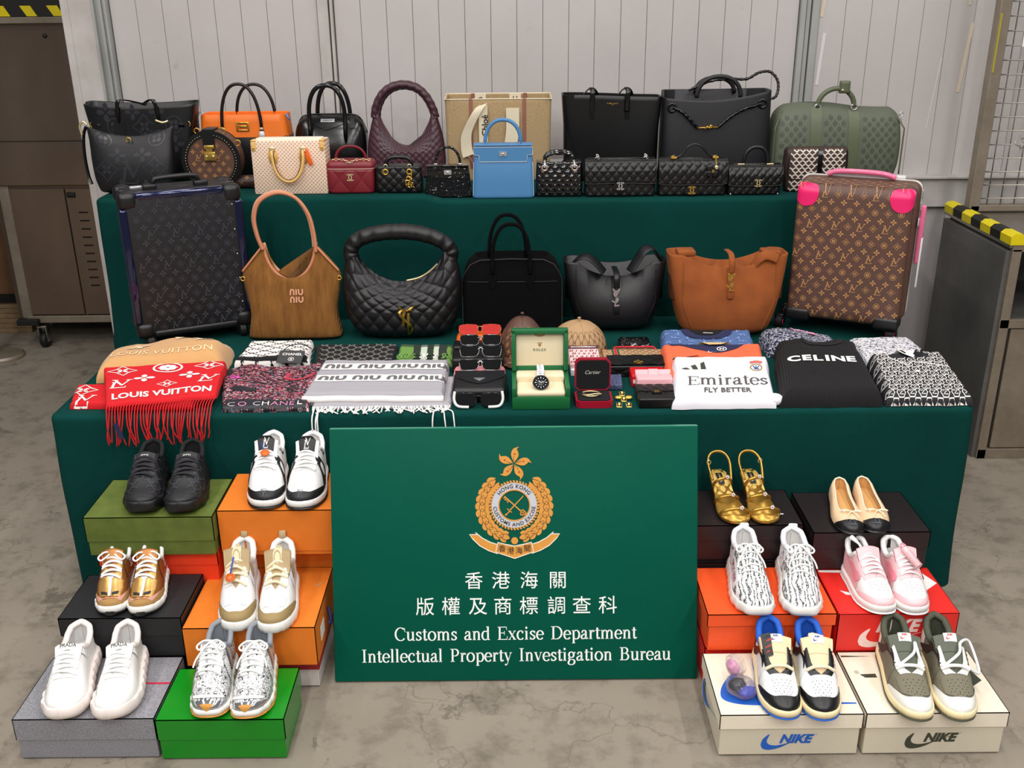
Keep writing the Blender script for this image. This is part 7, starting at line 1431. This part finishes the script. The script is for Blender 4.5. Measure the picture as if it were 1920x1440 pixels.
# ---- 4 white and tan skate sneakers
mat('sh_tan', '#b39a72', .6); mat('sh_tan_mesh', '#a28a5c', .6, bump=('vor', 500, 1, .001)); mat('sh_mesh', '#e6e3ee', .8, bump=('vor', 600, .8))
for nm, toe, rot, sd in (('left', (-.714, 2.158), 5, 1), ('right', (-.608, 2.150), 5, -1)):
    b = place('sneaker', 'shoe', f'white skate sneaker with tan toe and tongue, {nm} of its pair', toe, rot, .268, .218)
    s = Shoe(b, .268, .97, sd, (.028, .032), .008, hk=1.15); s.upper('sh_white'); s.sole('sh_sole_white', rip=lambda t, d, f: .0012 * (sin(t * 180) if f < .3 else 0), flare=.0045)
    s.toe('toe_guard', 'sh_tan_mesh', tm=.10, ts=.36, p0=.03, pw=1.6); s.stay('sh_white', q=.3); 
    for d in (-1, 1): s.patch('toe_mesh', lambda a, c_: (.14 + .11 * c_, .5 + d * (.05 + .15 * a)), 'sh_mesh', .0014, 10, 10); s.sidep('side_flower', [(.52, .35), (.55, .6), (.6, .65), (.63, .4), (.58, .3)], 'sh_tan', d); s.sidep('side_mesh', [(.42, .3), (.44, .6), (.5, .65), (.48, .3)], 'sh_mesh', d)
    s.tongue('sh_tan', up=.03, w=.032, th=.009); s.tprint('tongue_badge', J(disc(.011, 16, 0, .002), disc(.008, 14, .004, .010), disc(.008, 14, -.004, -.006)), 'sh_cream', .84, W=.064); s.tprint('tongue_ring', ring2(.007, .009, 16), 'sh_tan', .84, W=.064, off=.002)
    s.lining('sh_white_lining'); s.insole('sh_white_lining'); s.collar('sh_white', .009); s.laces('sh_cream_lace', 5, r=.0038, flat=1, lift=.011)
    hp_ = s.S(.999, .5); me('heel_loop', tube(cr([hp_ + V((-.0, 0, -.008)), hp_ + V((0, .006, .012)), hp_ + V((0, 0, .024)), hp_ + V((0, -.008, .012)), hp_ + V((0, -.006, -.006))], 5), .010, 8, flat=.2, up=(1, 0, 0)), 'sh_tan', b)
    if sd > 0:
        p = V((s.c(.36) - .012, s.y(.36), s.zt(.36) + .022)); me('cord', tube([p + V((.004, .04, .025)), p], .0022, 6), 'cord_blue', b); tg = me('charm_tag', tr(lathe([(0, .003), (.0125, .003), (.013, 0), (0, 0)], 20), p.x, p.y - .008, p.z - .006, rx=.45), 'tag_orange', b)
        for k in range(8): me('tag_hole', tr(lathe([(0, .0036), (.0012, .0036), (.0012, .003)], 8), p.x + .0075 * cos(pi / 4 * k), p.y - .008 - .0014 + .0075 * sin(pi / 4 * k) * .9, p.z - .006 + .0075 * sin(pi / 4 * k) * .43 + .0003, rx=.45), 'mono_dark', tg)
# ---- 5 chunky white sneakers
mat('sh_porcelain', '#eeedeb', .35); mat('sh_sole_blush', '#efe3dd', .5)
for nm, toe, rot, sd in (('left', (-1.083, 1.938), 7, 1), ('right', (-.955, 1.938), 9, -1)):
    b = place('sneaker', 'shoe', f'all-white chunky-soled sneaker on the grey box, {nm} of its pair', toe, rot, .262, .123)
    s = Shoe(b, .262, 1.0, sd, (.032, .040), .016, hk=.86); s.upper('sh_porcelain'); s.sole('sh_sole_blush', flare=.006, rip=lambda t, d, f: .006 * abs(sin(t * 26)) * (f if t > .12 else 0), bulge=.004)
    s.toe('toe_guard', 'sh_porcelain', tm=.13, ts=.4, p0=.05, off=.0016); s.stay('sh_porcelain', q=.3, off=.002, t0=.29); s.tongue('sh_porcelain', up=.008, w=.03); s.tprint('lettering', tr(text('PRADA', .008, off=.01), 0, .004), 'print_dark', .9, W=.06); s.tprint('lettering', tr(text('MILANO', .0025, off=.01), 0, -.006), 'print_dark', .9, W=.06); s.lining('sh_white_lining'); s.insole('sh_grey_lining'); s.collar('sh_sole_blush', .008); s.laces('sh_lace_white', 7, r=.0044, flat=.6)
    s.sidep('triangle_badge', [(.52, .75), (.60, .75), (.56, .35)], 'print_white', 1, .003, 1)
    me('badge_outline', mp(fine(stroke([(.52 * .28, .75 * .08), (.60 * .28, .75 * .08), (.56 * .28, .35 * .08)], .0014, True), .006), lambda v: s.S(v.x / .28, 1 - (v.y / .08) / 2, .0036)), 'print_dark', b, sm=False)
    for d in (-1, 1):
        for t in (.37, .41, .45, .49, .53): me('eyelet', sphere(*s.S(t, .5 + d * .115, .002), .0016, 6), 'silver', b)
# ---- 6 silver runners
m, t = raw('silver_print', '#d9d9dc', .25, .35); nz = t.noise(52, 4, dist=1.4); t.col(t.ramp(nz, [(0, '#f2f2f2'), (.38, '#f4f4f4'), (.41, '#3a3b40'), (.45, '#4a4b50'), (.48, '#f4f4f4'), (.56, '#f0f0f0'), (.58, '#5a5c62'), (.63, '#f2f2f2')])); mat('chrome_toe', '#cfd0d4', .12, .9); mat('gum_sole', '#c88a34', .5); m2, t = raw('cage_mesh', '#e9e9ea', .5); v = t.new('TexVoronoi'); v.inputs['Scale'].default_value = 230; t.l(t.co(), v.inputs['Vector']); t.col(t.ramp(v.outputs['Distance'], [(.25, '#4a4b50'), (.4, '#f0f0f0')]))
for nm, toe, rot, sd in (('left', (-.738, 1.942), 2, 1), ('right', (-.632, 1.938), 4, -1)):
    b = place('sneaker', 'shoe', f'silver and white patterned runner on the green box, {nm} of its pair', toe, rot, .238, .123)
    s = Shoe(b, .238, .98, sd, (.020, .034), .014, hk=1.08); s.upper(m); s.sole('sh_sole_white', z=(.2, 1), rip=lambda t, d, f: .0015 * sin(t * 50)); s.sole('gum_sole', 'outsole', z=(0, .24), flare=.004)
    s.toe('chrome_toe', 'chrome_toe', tm=.09, ts=.2, p0=.06); s.patch('toe_bumper', lambda a, c_: (.0 + .035 * c_, .3 + .4 * a), 'gum_sole', .003, 12, 6)
    for d in (-1, 0, 1): s.patch('mesh_window', lambda a, c_: (.19 + .07 * c_ + .015 * abs(d), .5 + d * .13 - .045 + .09 * a), m2, .002, 8, 8)
    s.patch('toe_stripes', lambda a, c_: (.09 + .03 * c_ + .04 * abs(2 * a - 1) ** 2, .2 + .6 * a), 'sh_white', .0024, 30, 3); s.stay('sh_white', q=.24); s.tongue(m, up=.006, w=.026); s.lining('sh_grey_lining'); s.insole('sh_grey_lining'); s.collar('sh_grey_lining', .007); s.laces('sh_lace_white', 6, r=.0042, bow=2, flat=.6)
    for d in (-1, 1): s.sidep('side_mesh', [(.4, .2), (.43, .6), (.52, .6), (.52, .2)], m2, d); s.sidep('chrome_panel', [(.56, .15), (.58, .75), (.68, .7), (.7, .15)], 'chrome_toe', d); [s.sidep('side_stripe', [(.585 + .022 * k, .2), (.60 + .022 * k, .65), (.608 + .022 * k, .65), (.595 + .022 * k, .2)], 'sh_white', d, .003) for k in range(4)]
# ---- 7 gold heeled sandals
mat('sandal_gold', '#b98f3e', .3, .75); m, t = raw('quilt_gold', '#dcb964', .42, .45)
for nm, toe, rot, sd in (('left', (.617, 2.428), 6, 1), ('right', (.706, 2.430), 6, -1)):
    L = .222; b = place('sandal', 'shoe', f'gold strappy heeled sandal, {nm} of its pair', toe, rot, L, .364)
    hz = lambda t: .012 + (.052 * (smi(t, [(0, .04), (.2, 0), (.4, .06), (.6, .42), (.8, .85), (1, 1)]))); W = lambda t: smi(t, [(0, 0), (.02, .018), (.08, .032), (.2, .040), (.35, .038), (.6, .027), (.8, .0265), (.94, .022), (.985, .012), (1, 0)]) if t < 1 else .0005
    cx_ = lambda t: sd * (.006 * (1 - t) - .004 * sin(pi * t)); Y = lambda t: (t - .5) * L
    T = [.5 - .5 * cos(pi * k / 40) for k in range(41)]
    def qz(x, t): return .0009 * (abs(sin(pi * (x / .026 + t * L / .032))) * abs(sin(pi * (x / .026 - t * L / .032)))) ** .5
    nU = 21; vs = [V((cx_(t) + (2 * i / (nU - 1) - 1) * max(W(t), .0005), Y(t), hz(t) + qz((2 * i / (nU - 1) - 1) * W(t), t))) for t in [.5 - .5 * cos(pi * k / 70) for k in range(71)] for i in range(nU)]
    me('quilted_footbed', (vs, [[j * nU + i, j * nU + i + 1, (j + 1) * nU + i + 1, (j + 1) * nU + i] for j in range(70) for i in range(nU - 1)]), m, b)
    R = [(t, -1) for t in T] + [(t, 1) for t in T[::-1][1:-1]]; me('sole', loft([[V((cx_(t) + d * (max(W(t), .0005) + o), Y(t), hz(t) + dz)) for t, d in R] for o, dz in ((.0, .0005), (.002, -.002), (.002, -.008), (0, -.0095))]), 'sandal_gold', b)
    me('block_heel', loft([[V((cx_(.88) + .02 * k * cos(a), Y(.87) + .021 * k * sin(a) + dy, z)) for a in np.linspace(0, 2 * pi, 17)[:-1]] for k, z, dy in ((.78, .0, .006), (.8, .02, .005), (1.05, hz(.87) - .006, 0))]), 'sandal_gold', b)
    me('label_patch', mp(fine(poly([(-.009, -.021), (.009, -.021), (.009, .021), (-.009, .021)]), .008), lambda v: V((cx_(.8) + v.x, Y(.80) + v.y, hz(.80 + v.y / L) + .0026))), 'black_plain', b, sm=False); me('lettering', mp(tr(text('CHANEL', .006, off=.015), rz=-pi / 2), lambda v: V((cx_(.8) + v.x, Y(.80) + v.y, hz(.80 + v.y / L) + .0034))), 'pale_gold', b, sm=False)
    for t, H, dt in ((.21, .026, .0), (.47, .026, .03), (.68, .034, .05)):
        P = [V((cx_(t) - (W(t) + .002) * cos(a), Y(t + dt * (k_ / 16) - .0) - .012 * sin(a), hz(t) - .004 + H * sin(a) ** .8)) for k_, a in enumerate(np.linspace(0, pi, 17))]; st = me('strap', tube(P, .0032, 8, flat=1.4), 'sandal_gold', b)
        q = P[10]; [me('crystal', sphere(q.x + .004 * cos(a), q.y - .002, q.z + .004 + .004 * sin(a), .0026, 6), mat('crystal', '#f2e4e6', .05, coat=1), st) for a in np.linspace(0, 2 * pi, 6)[:-1]]
    me('ankle_strap', tube(cr([(cx_(.8) - .026, Y(.72), hz(.7) + .015), (cx_(.9) - .03, Y(.92), hz(1) + .03), (cx_(1) - .018, Y(1.0), hz(1) + .052), (cx_(1) + .012, Y(1.0), hz(1) + .055), (cx_(.9) + .03, Y(.9), hz(1) + .036), (cx_(.8) + .027, Y(.72), hz(.7) + .012)], 8), .0028, 8, flat=1.5), 'sandal_gold', b); me('buckle', tr(tube([(.006 * cos(a), 0, .007 * sin(a)) for a in np.linspace(0, 2 * pi, 9)[:-1]], .0014, 5, closed=True), cx_(.9) + sd * -.03, Y(.9), hz(1) + .034), 'pale_gold', b)
# ---- 8 ballet flats
mat('nude_leather', '#ecc9a2', .4); mat('nude_trim', '#f0e2c8', .5); mat('tan_insole', '#d9a868', .6); mat('cap_black', '#121114', .38)
zt = [(0, 0), (.015, .012), (.05, .020), (.12, .027), (.24, .032), (.3, .030), (.42, .029), (.6, .031), (.8, .036), (.93, .042), (1, .044)]; e = [(0, 0), (.245, 0), (.262, .012), (.30, .021), (.36, .027), (.5, .0255), (.7, .021), (.88, .02), (.96, .015), (1, 0)]
for nm, toe, rot, sd in (('left', (.905, 2.366), -9, 1), ('right', (.984, 2.370), -6, -1)):
    b = place('ballet_flat', 'shoe', f'cream ballet flat with black toe cap and bow, {nm} of its pair', toe, rot, .248, .364)
    s = Shoe(b, .248, .87, sd, (.008, .012), .004, zt=zt, e=e, sharp=.7); s.upper('nude_leather'); s.sole('cap_black', 'sole', flare=.0015); s.lining('tan_insole', .262, d=.96); s.insole('tan_insole', .16, .97, .006); s.collar('nude_trim', .0026, .262); s.toe('toe_cap', 'cap_black', tm=.175, ts=.19, p0=.0, off=.0012)
    me('cap_emblem', mp(fine(CC(.02, .1), .01), lambda v: s.S(.09 - v.y / .25, .5 + v.x / .13, .002)), 'sh_black_line', b, sm=False); p = s.S(.255, .5) + V((0, 0, .004))
    for sx in (-1, 1): me('bow_loop', tube(cr([p, p + V((sx * .012, -.004, .005)), p + V((sx * .026, -.002, .002)), p + V((sx * .022, .008, 0)), p + V((sx * .010, .006, .001)), p], 6), .0018, 7), 'nude_trim', b); me('bow_end', tube(cr([p, p + V((sx * .008, -.012, .001)), p + V((sx * .016, -.026, -.006))], 5), .0016, 7), 'nude_trim', b)
    me('bow_knot', sphere(p.x, p.y, p.z + .001, .003, 8), 'nude_trim', b)
# ---- 9 zebra knit sneakers
m, t = raw('zebra_knit', '#eeeeee', .85); w = t.new('TexWave', wave_type='BANDS', bands_direction='X'); w.inputs['Scale'].default_value = 30; w.inputs['Distortion'].default_value = 7; w.inputs['Detail'].default_value = 2; w.inputs['Detail Scale'].default_value = 2.2; t.l(t.co(sc=(1, .45, .8)), w.inputs['Vector'])
k2 = t.noise(420, 2); a = t.ramp(w.outputs['Fac'], [(.55, '#000000'), (.62, '#ffffff')]); a = t.math('MULTIPLY', a, t.ramp(k2, [(.40, '#000000'), (.5, '#ffffff')])); t.col(t.mix(a, '#efeff0', '#17171a')); mat('yz_sole', '#e9e6e0', .35, coat=.3); mat('yz_white', '#eeeef2', .8, bump=('weave', 2600, .4)); mat('print_maroon', '#9c3a5c', .6)
for nm, toe, rot, sd in (('left', (.615, 2.166), -3, 1), ('right', (.742, 2.160), -4, -1)):
    b = place('sneaker', 'shoe', f'white and black zebra knit sneaker, {nm} of its pair', toe, rot, .262, .241)
    zt2 = [(0, .0), (.015, .012), (.05, .024), (.12, .036), (.22, .046), (.32, .060), (.45, .078), (.58, .092), (.66, .090), (.75, .078), (.85, .078), (.95, .092), (1, .098)]
    s = Shoe(b, .262, 1.0, sd, (.026, .038), .014, hk=.9, zt=zt2); s.upper(m); s.sole('yz_sole', flare=.005, rip=lambda t, d, f: .0025 * sin(t * 55) * (1 - f), bulge=.004); s.stay(m, q=.16); s.tongue(m, up=.012, w=.027); s.lining('sh_white_lining'); s.insole('sh_white_lining'); s.collar('yz_white', .0075); s.laces('sh_lace_white', 5, r=.0024, flat=1, bow=2, lift=.01)
    s.patch('side_knit', lambda a, c_: (.30 + .62 * a, (.06 + .26 * c_ * (1 - .4 * a)) if sd > 0 else 1 - (.06 + .26 * c_ * (1 - .4 * a))), 'yz_white' if sd > 0 else m, .0012, 24, 8)
    if sd > 0: me('side_lettering', mp(fine(tr(text('SPLY-350', .012, off=.02), .155, .028), .01), lambda v: s.S(1.05 - v.x / .262, v.y / .15, .003)), 'print_maroon', b, sm=False)
    hp_ = s.S(.99, .5); me('heel_tab', Body([(0, .014, .004, 3), (.03, .012, .004, 3)], rb=0, rt=.004).mesh(24, 8), 'yz_white', b).location = hp_ + V((0, .002, -.018))
# ---- 10 pink sneakers
mat('sh_pink', '#f5c6ca', .45); mat('sh_pink_sat', '#ee97a6', .5)
for nm, toe, rot, sd in (('left', (.941, 2.176), 4, 1), ('right', (1.034, 2.172), 4, -1)):
    b = place('sneaker', 'shoe', f'pink and white low sneaker on the red box, {nm} of its pair', toe, rot, .222, .241)
    s = Shoe(b, .222, .90, sd, (.024, .026), .006, hk=1.0); s.upper('sh_white'); s.sole('sh_sole_white', z=(.2, 1)); s.sole('sh_white', 'outsole', z=(0, .22), flare=.0035); s.toe('toe_guard', 'sh_pink', tm=.085, ts=.34, p0=.03); s.stay('sh_pink', q=.4, t0=.30)
    for d in (-1, 1): s.patch('side_panel', lambda a, c_: (.36 + .62 * a, (.04 + .28 * c_) if d < 0 else 1 - (.04 + .28 * c_)), 'sh_pink', .0010, 24, 8); s.sidep('swoosh', [(.34, .5), (.40, .25), (.52, .2), (.7, .42), (.86, .7), (.68, .5), (.52, .42), (.42, .5)], 'sh_pink_sat', d, .0026)
    pt = me('toe_perforation', sphere(*s.S(.19, .5, .0015), .0010, 5), 'sh_pink_sat', b); p0 = s.S(.19, .5, .0015)
    for q in range(1, 14): c = pt.copy(); C.objects.link(c); c.location = s.S(.15 + .035 * (q // 4), .38 + .08 * (q % 4), .0015) - p0
    s.tongue('sh_pink', up=.016, w=.028, th=.008); s.lining('sh_white_lining'); s.insole('sh_white_lining'); s.collar('sh_white', .0075); s.laces('sh_lace_white', 7, r=.0038, flat=.55)
    if sd < 0:
        p = V((s.c(.42), s.y(.42), s.zt(.42) + .020)); lb = thing('spare_laces', 'rolled bundle of pink spare laces lying on the right pink sneaker', 'laces'); lb.location = b.matrix_basis @ (p + V((.006, .0, .004))); lb.rotation_euler = (.42, 0, .45)
        me('bundle', tr(lathe([(0, -.034), (.008, -.034), (.0095, -.03), (.008, .02), (.0075, .026), (0, .027)], 16), 0, 0, 0, rx=pi / 2), 'sh_pink', lb, auto=50)
        for k in range(9): me('wrap_turn', tr(tube([(.0093 * cos(a), 0, .0093 * sin(a)) for a in np.linspace(0, 2 * pi, 13)[:-1]], .0016, 5, closed=True), 0, -.026 + .0055 * k, 0), 'sh_pink', lb)
        me('lace_loop', tube(cr([(0, .026, 0), (-.006, .038, .003), (.0, .047, .004), (.007, .038, .003), (.002, .026, 0)], 5), .0024, 6), 'sh_pink_sat', lb)
    else:
        p = s.S(.8, .5) ; me('paper_stuffing', tube(cr([V((s.c(.66), s.y(.66), s.zt(.6) - .01)), V((s.c(.66) - .01, s.y(.72), s.zt(.6) + .012)), V((s.c(.66) - .028, s.y(.80), s.zt(.6) + .026))], 5), [.010, .008, .006, .0055, .005, .0045, .006, .008, .009, .010, .008][:11], 8, flat=.5), 'paper_white', b)
# ---- 11 and 12 low court sneakers
mat('sh_royal', '#1f5fc4', .7); mat('sh_toe_white', '#f3f3f2', .4); mat('sh_tongue_cream', '#eed2a8', .6); mat('sh_olive', '#77725f', .85, bump=('noise', 500, .3)); mat('sh_olive_tongue', '#5c6153', .7); mat('sh_olive_dark', '#4d5040', .8); mat('sh_offwhite', '#e9e6df', .5); mat('sh_brown_swoosh', '#2c2120', .6); mat('label_red', '#c3243f', .5); mat('label_blue', '#1d3f86', .5); mat('sh_sole_cream', '#eedcae', .55)
def court(nm, toe, rot, sd, L, z, kind, label):
    b = place('sneaker', 'shoe', label, toe, rot, L, z); s = Shoe(b, L, .96, sd, (.026, .028), .006, hk=1.0, e=[(0, 0), (.30, 0), (.335, .014), (.40, .022), (.5, .026), (.6, .029), (.70, .0315), (.85, .031), (.94, .024), (1, 0)]); A = kind == 'blue'
    s.upper('sh_toe_white' if A else 'sh_olive'); s.sole('sh_sole_cream', z=(.26, 1), flare=.0045); s.sole('sh_royal' if A else 'sh_olive_dark', 'outsole', z=(0, .28), flare=.0035); s.toe('toe_guard', 'cap_black' if A else 'sh_offwhite', tm=.15, ts=.36, p0=.02)
    s.patch('toe_box', lambda a, c_: (.105 + .19 * c_ + .05 * (2 * a - 1) ** 2 * (1 - c_), .26 + .48 * a), 'sh_toe_white' if A else 'sh_olive', .0024 if not A else .0010, 16, 12)
    s.stay('cap_black' if A else 'sh_offwhite', q=.30, t0=.30, off=.0022)
    for d in (-1, 1):
        s.patch('side_panel', lambda a, c_: (.36 + .60 * a, (.03 + .30 * c_) if d < 0 else 1 - (.03 + .30 * c_)), 'sh_toe_white' if A else 'sh_olive', .0008, 24, 8)
        s.sidep('swoosh', [(.88, .15), (.80, .35), (.66, .62), (.46, .80), (.37, .62), (.44, .66), (.6, .42), (.74, .2)] if not A else [(.86, .15), (.78, .4), (.6, .7), (.45, .75), (.38, .55), (.46, .58), (.6, .4), (.74, .18)], 'cap_black' if A else 'sh_brown_swoosh', d, .003)
        s.sidep('heel_panel', [(.82, .05), (.84, .8), (.95, .9), (.99, .5), (.97, .05)], 'cap_black' if A else 'sh_offwhite', d, .0022)
        for k in range(6): me('eyelet', sphere(*s.S(.35 + .04 * k, .5 + d * .13, .0032), .0018, 6), 'sh_black', b)
    pt = me('toe_perforation', sphere(*s.S(.13, .5, .0028), .0011, 5), 'sh_black', b); p0 = s.S(.13, .5, .0028)
    for r in range(6):
        for q in range(5 if r % 2 else 4):
            if r == 0 and q == 0: continue
            c = pt.copy(); C.objects.link(c); c.location = s.S(.12 + .026 * r, .5 + (q - (2 if r % 2 else 1.5)) * .062, .0028 if not A else .0014) - p0
    tm_ = 'sh_tongue_cream' if A else 'sh_olive_tongue'; s.tongue(tm_, up=.014, w=.036, th=.010, t1=.60); me('tongue_seam', tube([s.tf(u, .62, .001) for u in np.linspace(0, 1, 9)], .0012, 5), tm_, b)
    s.tprint('tongue_label', poly([(-.013, -.008), (.013, -.008), (.013, .008), (-.013, .008)]), 'print_white', .93, W=.066, off=.0015); s.tprint('label_mark', J(tr(swoosh(.018, .006), 0, -.003), tr(text('AIR', .005, off=.03), 0, .003)), 'label_blue' if A else 'label_red', .93, W=.066, off=.0024)
    ln = 'sh_royal' if A else 'sh_olive_dark'; s.lining(ln); s.insole(ln if A else 'sh_olive_dark'); s.collar(ln, .0085)
    lm = 'sh_cream_lace' if A else 'sh_lace_white'
    pa, pb = s.S(.345, .5 - .15, .003), s.S(.345, .5 + .15, .003); md = V((s.c(.345), s.y(.335), s.zt(.34) + .012))
    me('lace', tube(cr([pa, pa.lerp(md, .5) + V((0, 0, .004)), md, pb.lerp(md, .5) + V((0, 0, .004)), pb], 6), .0042, 8), lm, b)
    if not A:
        q1 = s.S(.36, .5 + .14, .004); q0 = s.S(.345, .5 - .12, .006); me('loose_lace', tube(cr([q0, V((s.c(.4) + .01, s.y(.42), s.zt(.42) + .018)), V((s.c(.5) + .02, s.y(.52), s.zt(.5) + .018))] + ([V((s.c(.5) + .024, s.y(.45), s.zt(.45) + .01)), q1] if sd > 0 else [V((s.c(.6) + .05, s.y(.62), s.zt(.6) - .0)), V((s.c(.5) + .064, s.y(.5), s.zt(.5) - .03)), V((s.c(.4) + .062, s.y(.40), s.zt(.4) - .03)), q1]), 7), .0036, 8), lm, b)
    elif sd < 0: me('tucked_laces', tube(cr([V((s.c(.66) + .015 * cos(k * 1.9), s.y(.66) + .012 * sin(k * 1.3), s.zt(.6) + .004 + .003 * (k % 3))) for k in range(12)], 4), .0026, 6), lm, b)
    if A and sd > 0: s.tprint('pull_tag', poly([(-.03, -.022), (-.010, -.02), (-.010, .02), (-.03, .018)]), 'black_plain', .78, W=.066, off=.004); s.tprint('tag_marks', J(*[stroke([(-.025 + .004 * (k % 3), -.014 + .009 * (k // 2)), (-.018 + .002 * k % 3, -.011 + .009 * (k // 2))], .002) for k in range(6)]), 'sign_red', .78, W=.066, off=.005)
    return b, s
court('left', (.632, 1.918), -4, 1, .268, .127, 'blue', 'white and black low sneaker with blue lining, left of its pair'); court('right', (.732, 1.912), -3, -1, .268, .127, 'blue', 'white and black low sneaker with blue lining, right of its pair')
court('left', (.942, 1.908), -6, 1, .285, .127, 'olive', 'olive and off-white low sneaker with dark swoosh, left of its pair'); court('right', (1.052, 1.905), -5, -1, .285, .127, 'olive', 'olive and off-white low sneaker with dark swoosh, right of its pair')
b = thing('plastic_packet', 'clear plastic packet of blue and black spare laces beside the blue-lined sneaker', 'packet', (.552, 2.02, .128), rz=.5)
m, t = raw('clear_plastic', '#f0e9f0', .12, trans=.9, alpha=.45); mat('lace_pink', '#e7a8c8', .8)
def blob(sx, sy, sz, seed, n=18): return mp(sphere(0, 0, 0, 1, n), lambda v: (v.x * sx * (1 + .2 * noise.noise((v.x * 2, v.y * 2, v.z * 2 + seed))), v.y * sy * (1 + .2 * noise.noise((v.x * 2 + 5, v.y * 2, v.z * 2 + seed))), v.z * sz * (1 + .2 * noise.noise((v.x * 2, v.y * 2 + 5, v.z * 2 + seed)))))
me('plastic_film', tr(blob(.034, .042, .022, 3), 0, 0, .022), m, b); me('film_top', tr(blob(.02, .03, .03, 8), .02, .045, .045), m, b)
me('black_laces', tr(blob(.022, .018, .014, 1), -.004, .008, .024), 'sh_black', b); me('blue_laces', tr(blob(.022, .014, .011, 2), .004, -.02, .018), mat('lace_blue', '#3a48b0', .7), b); me('pink_laces', tr(blob(.012, .02, .02, 4), .012, .045, .045), 'lace_pink', b)
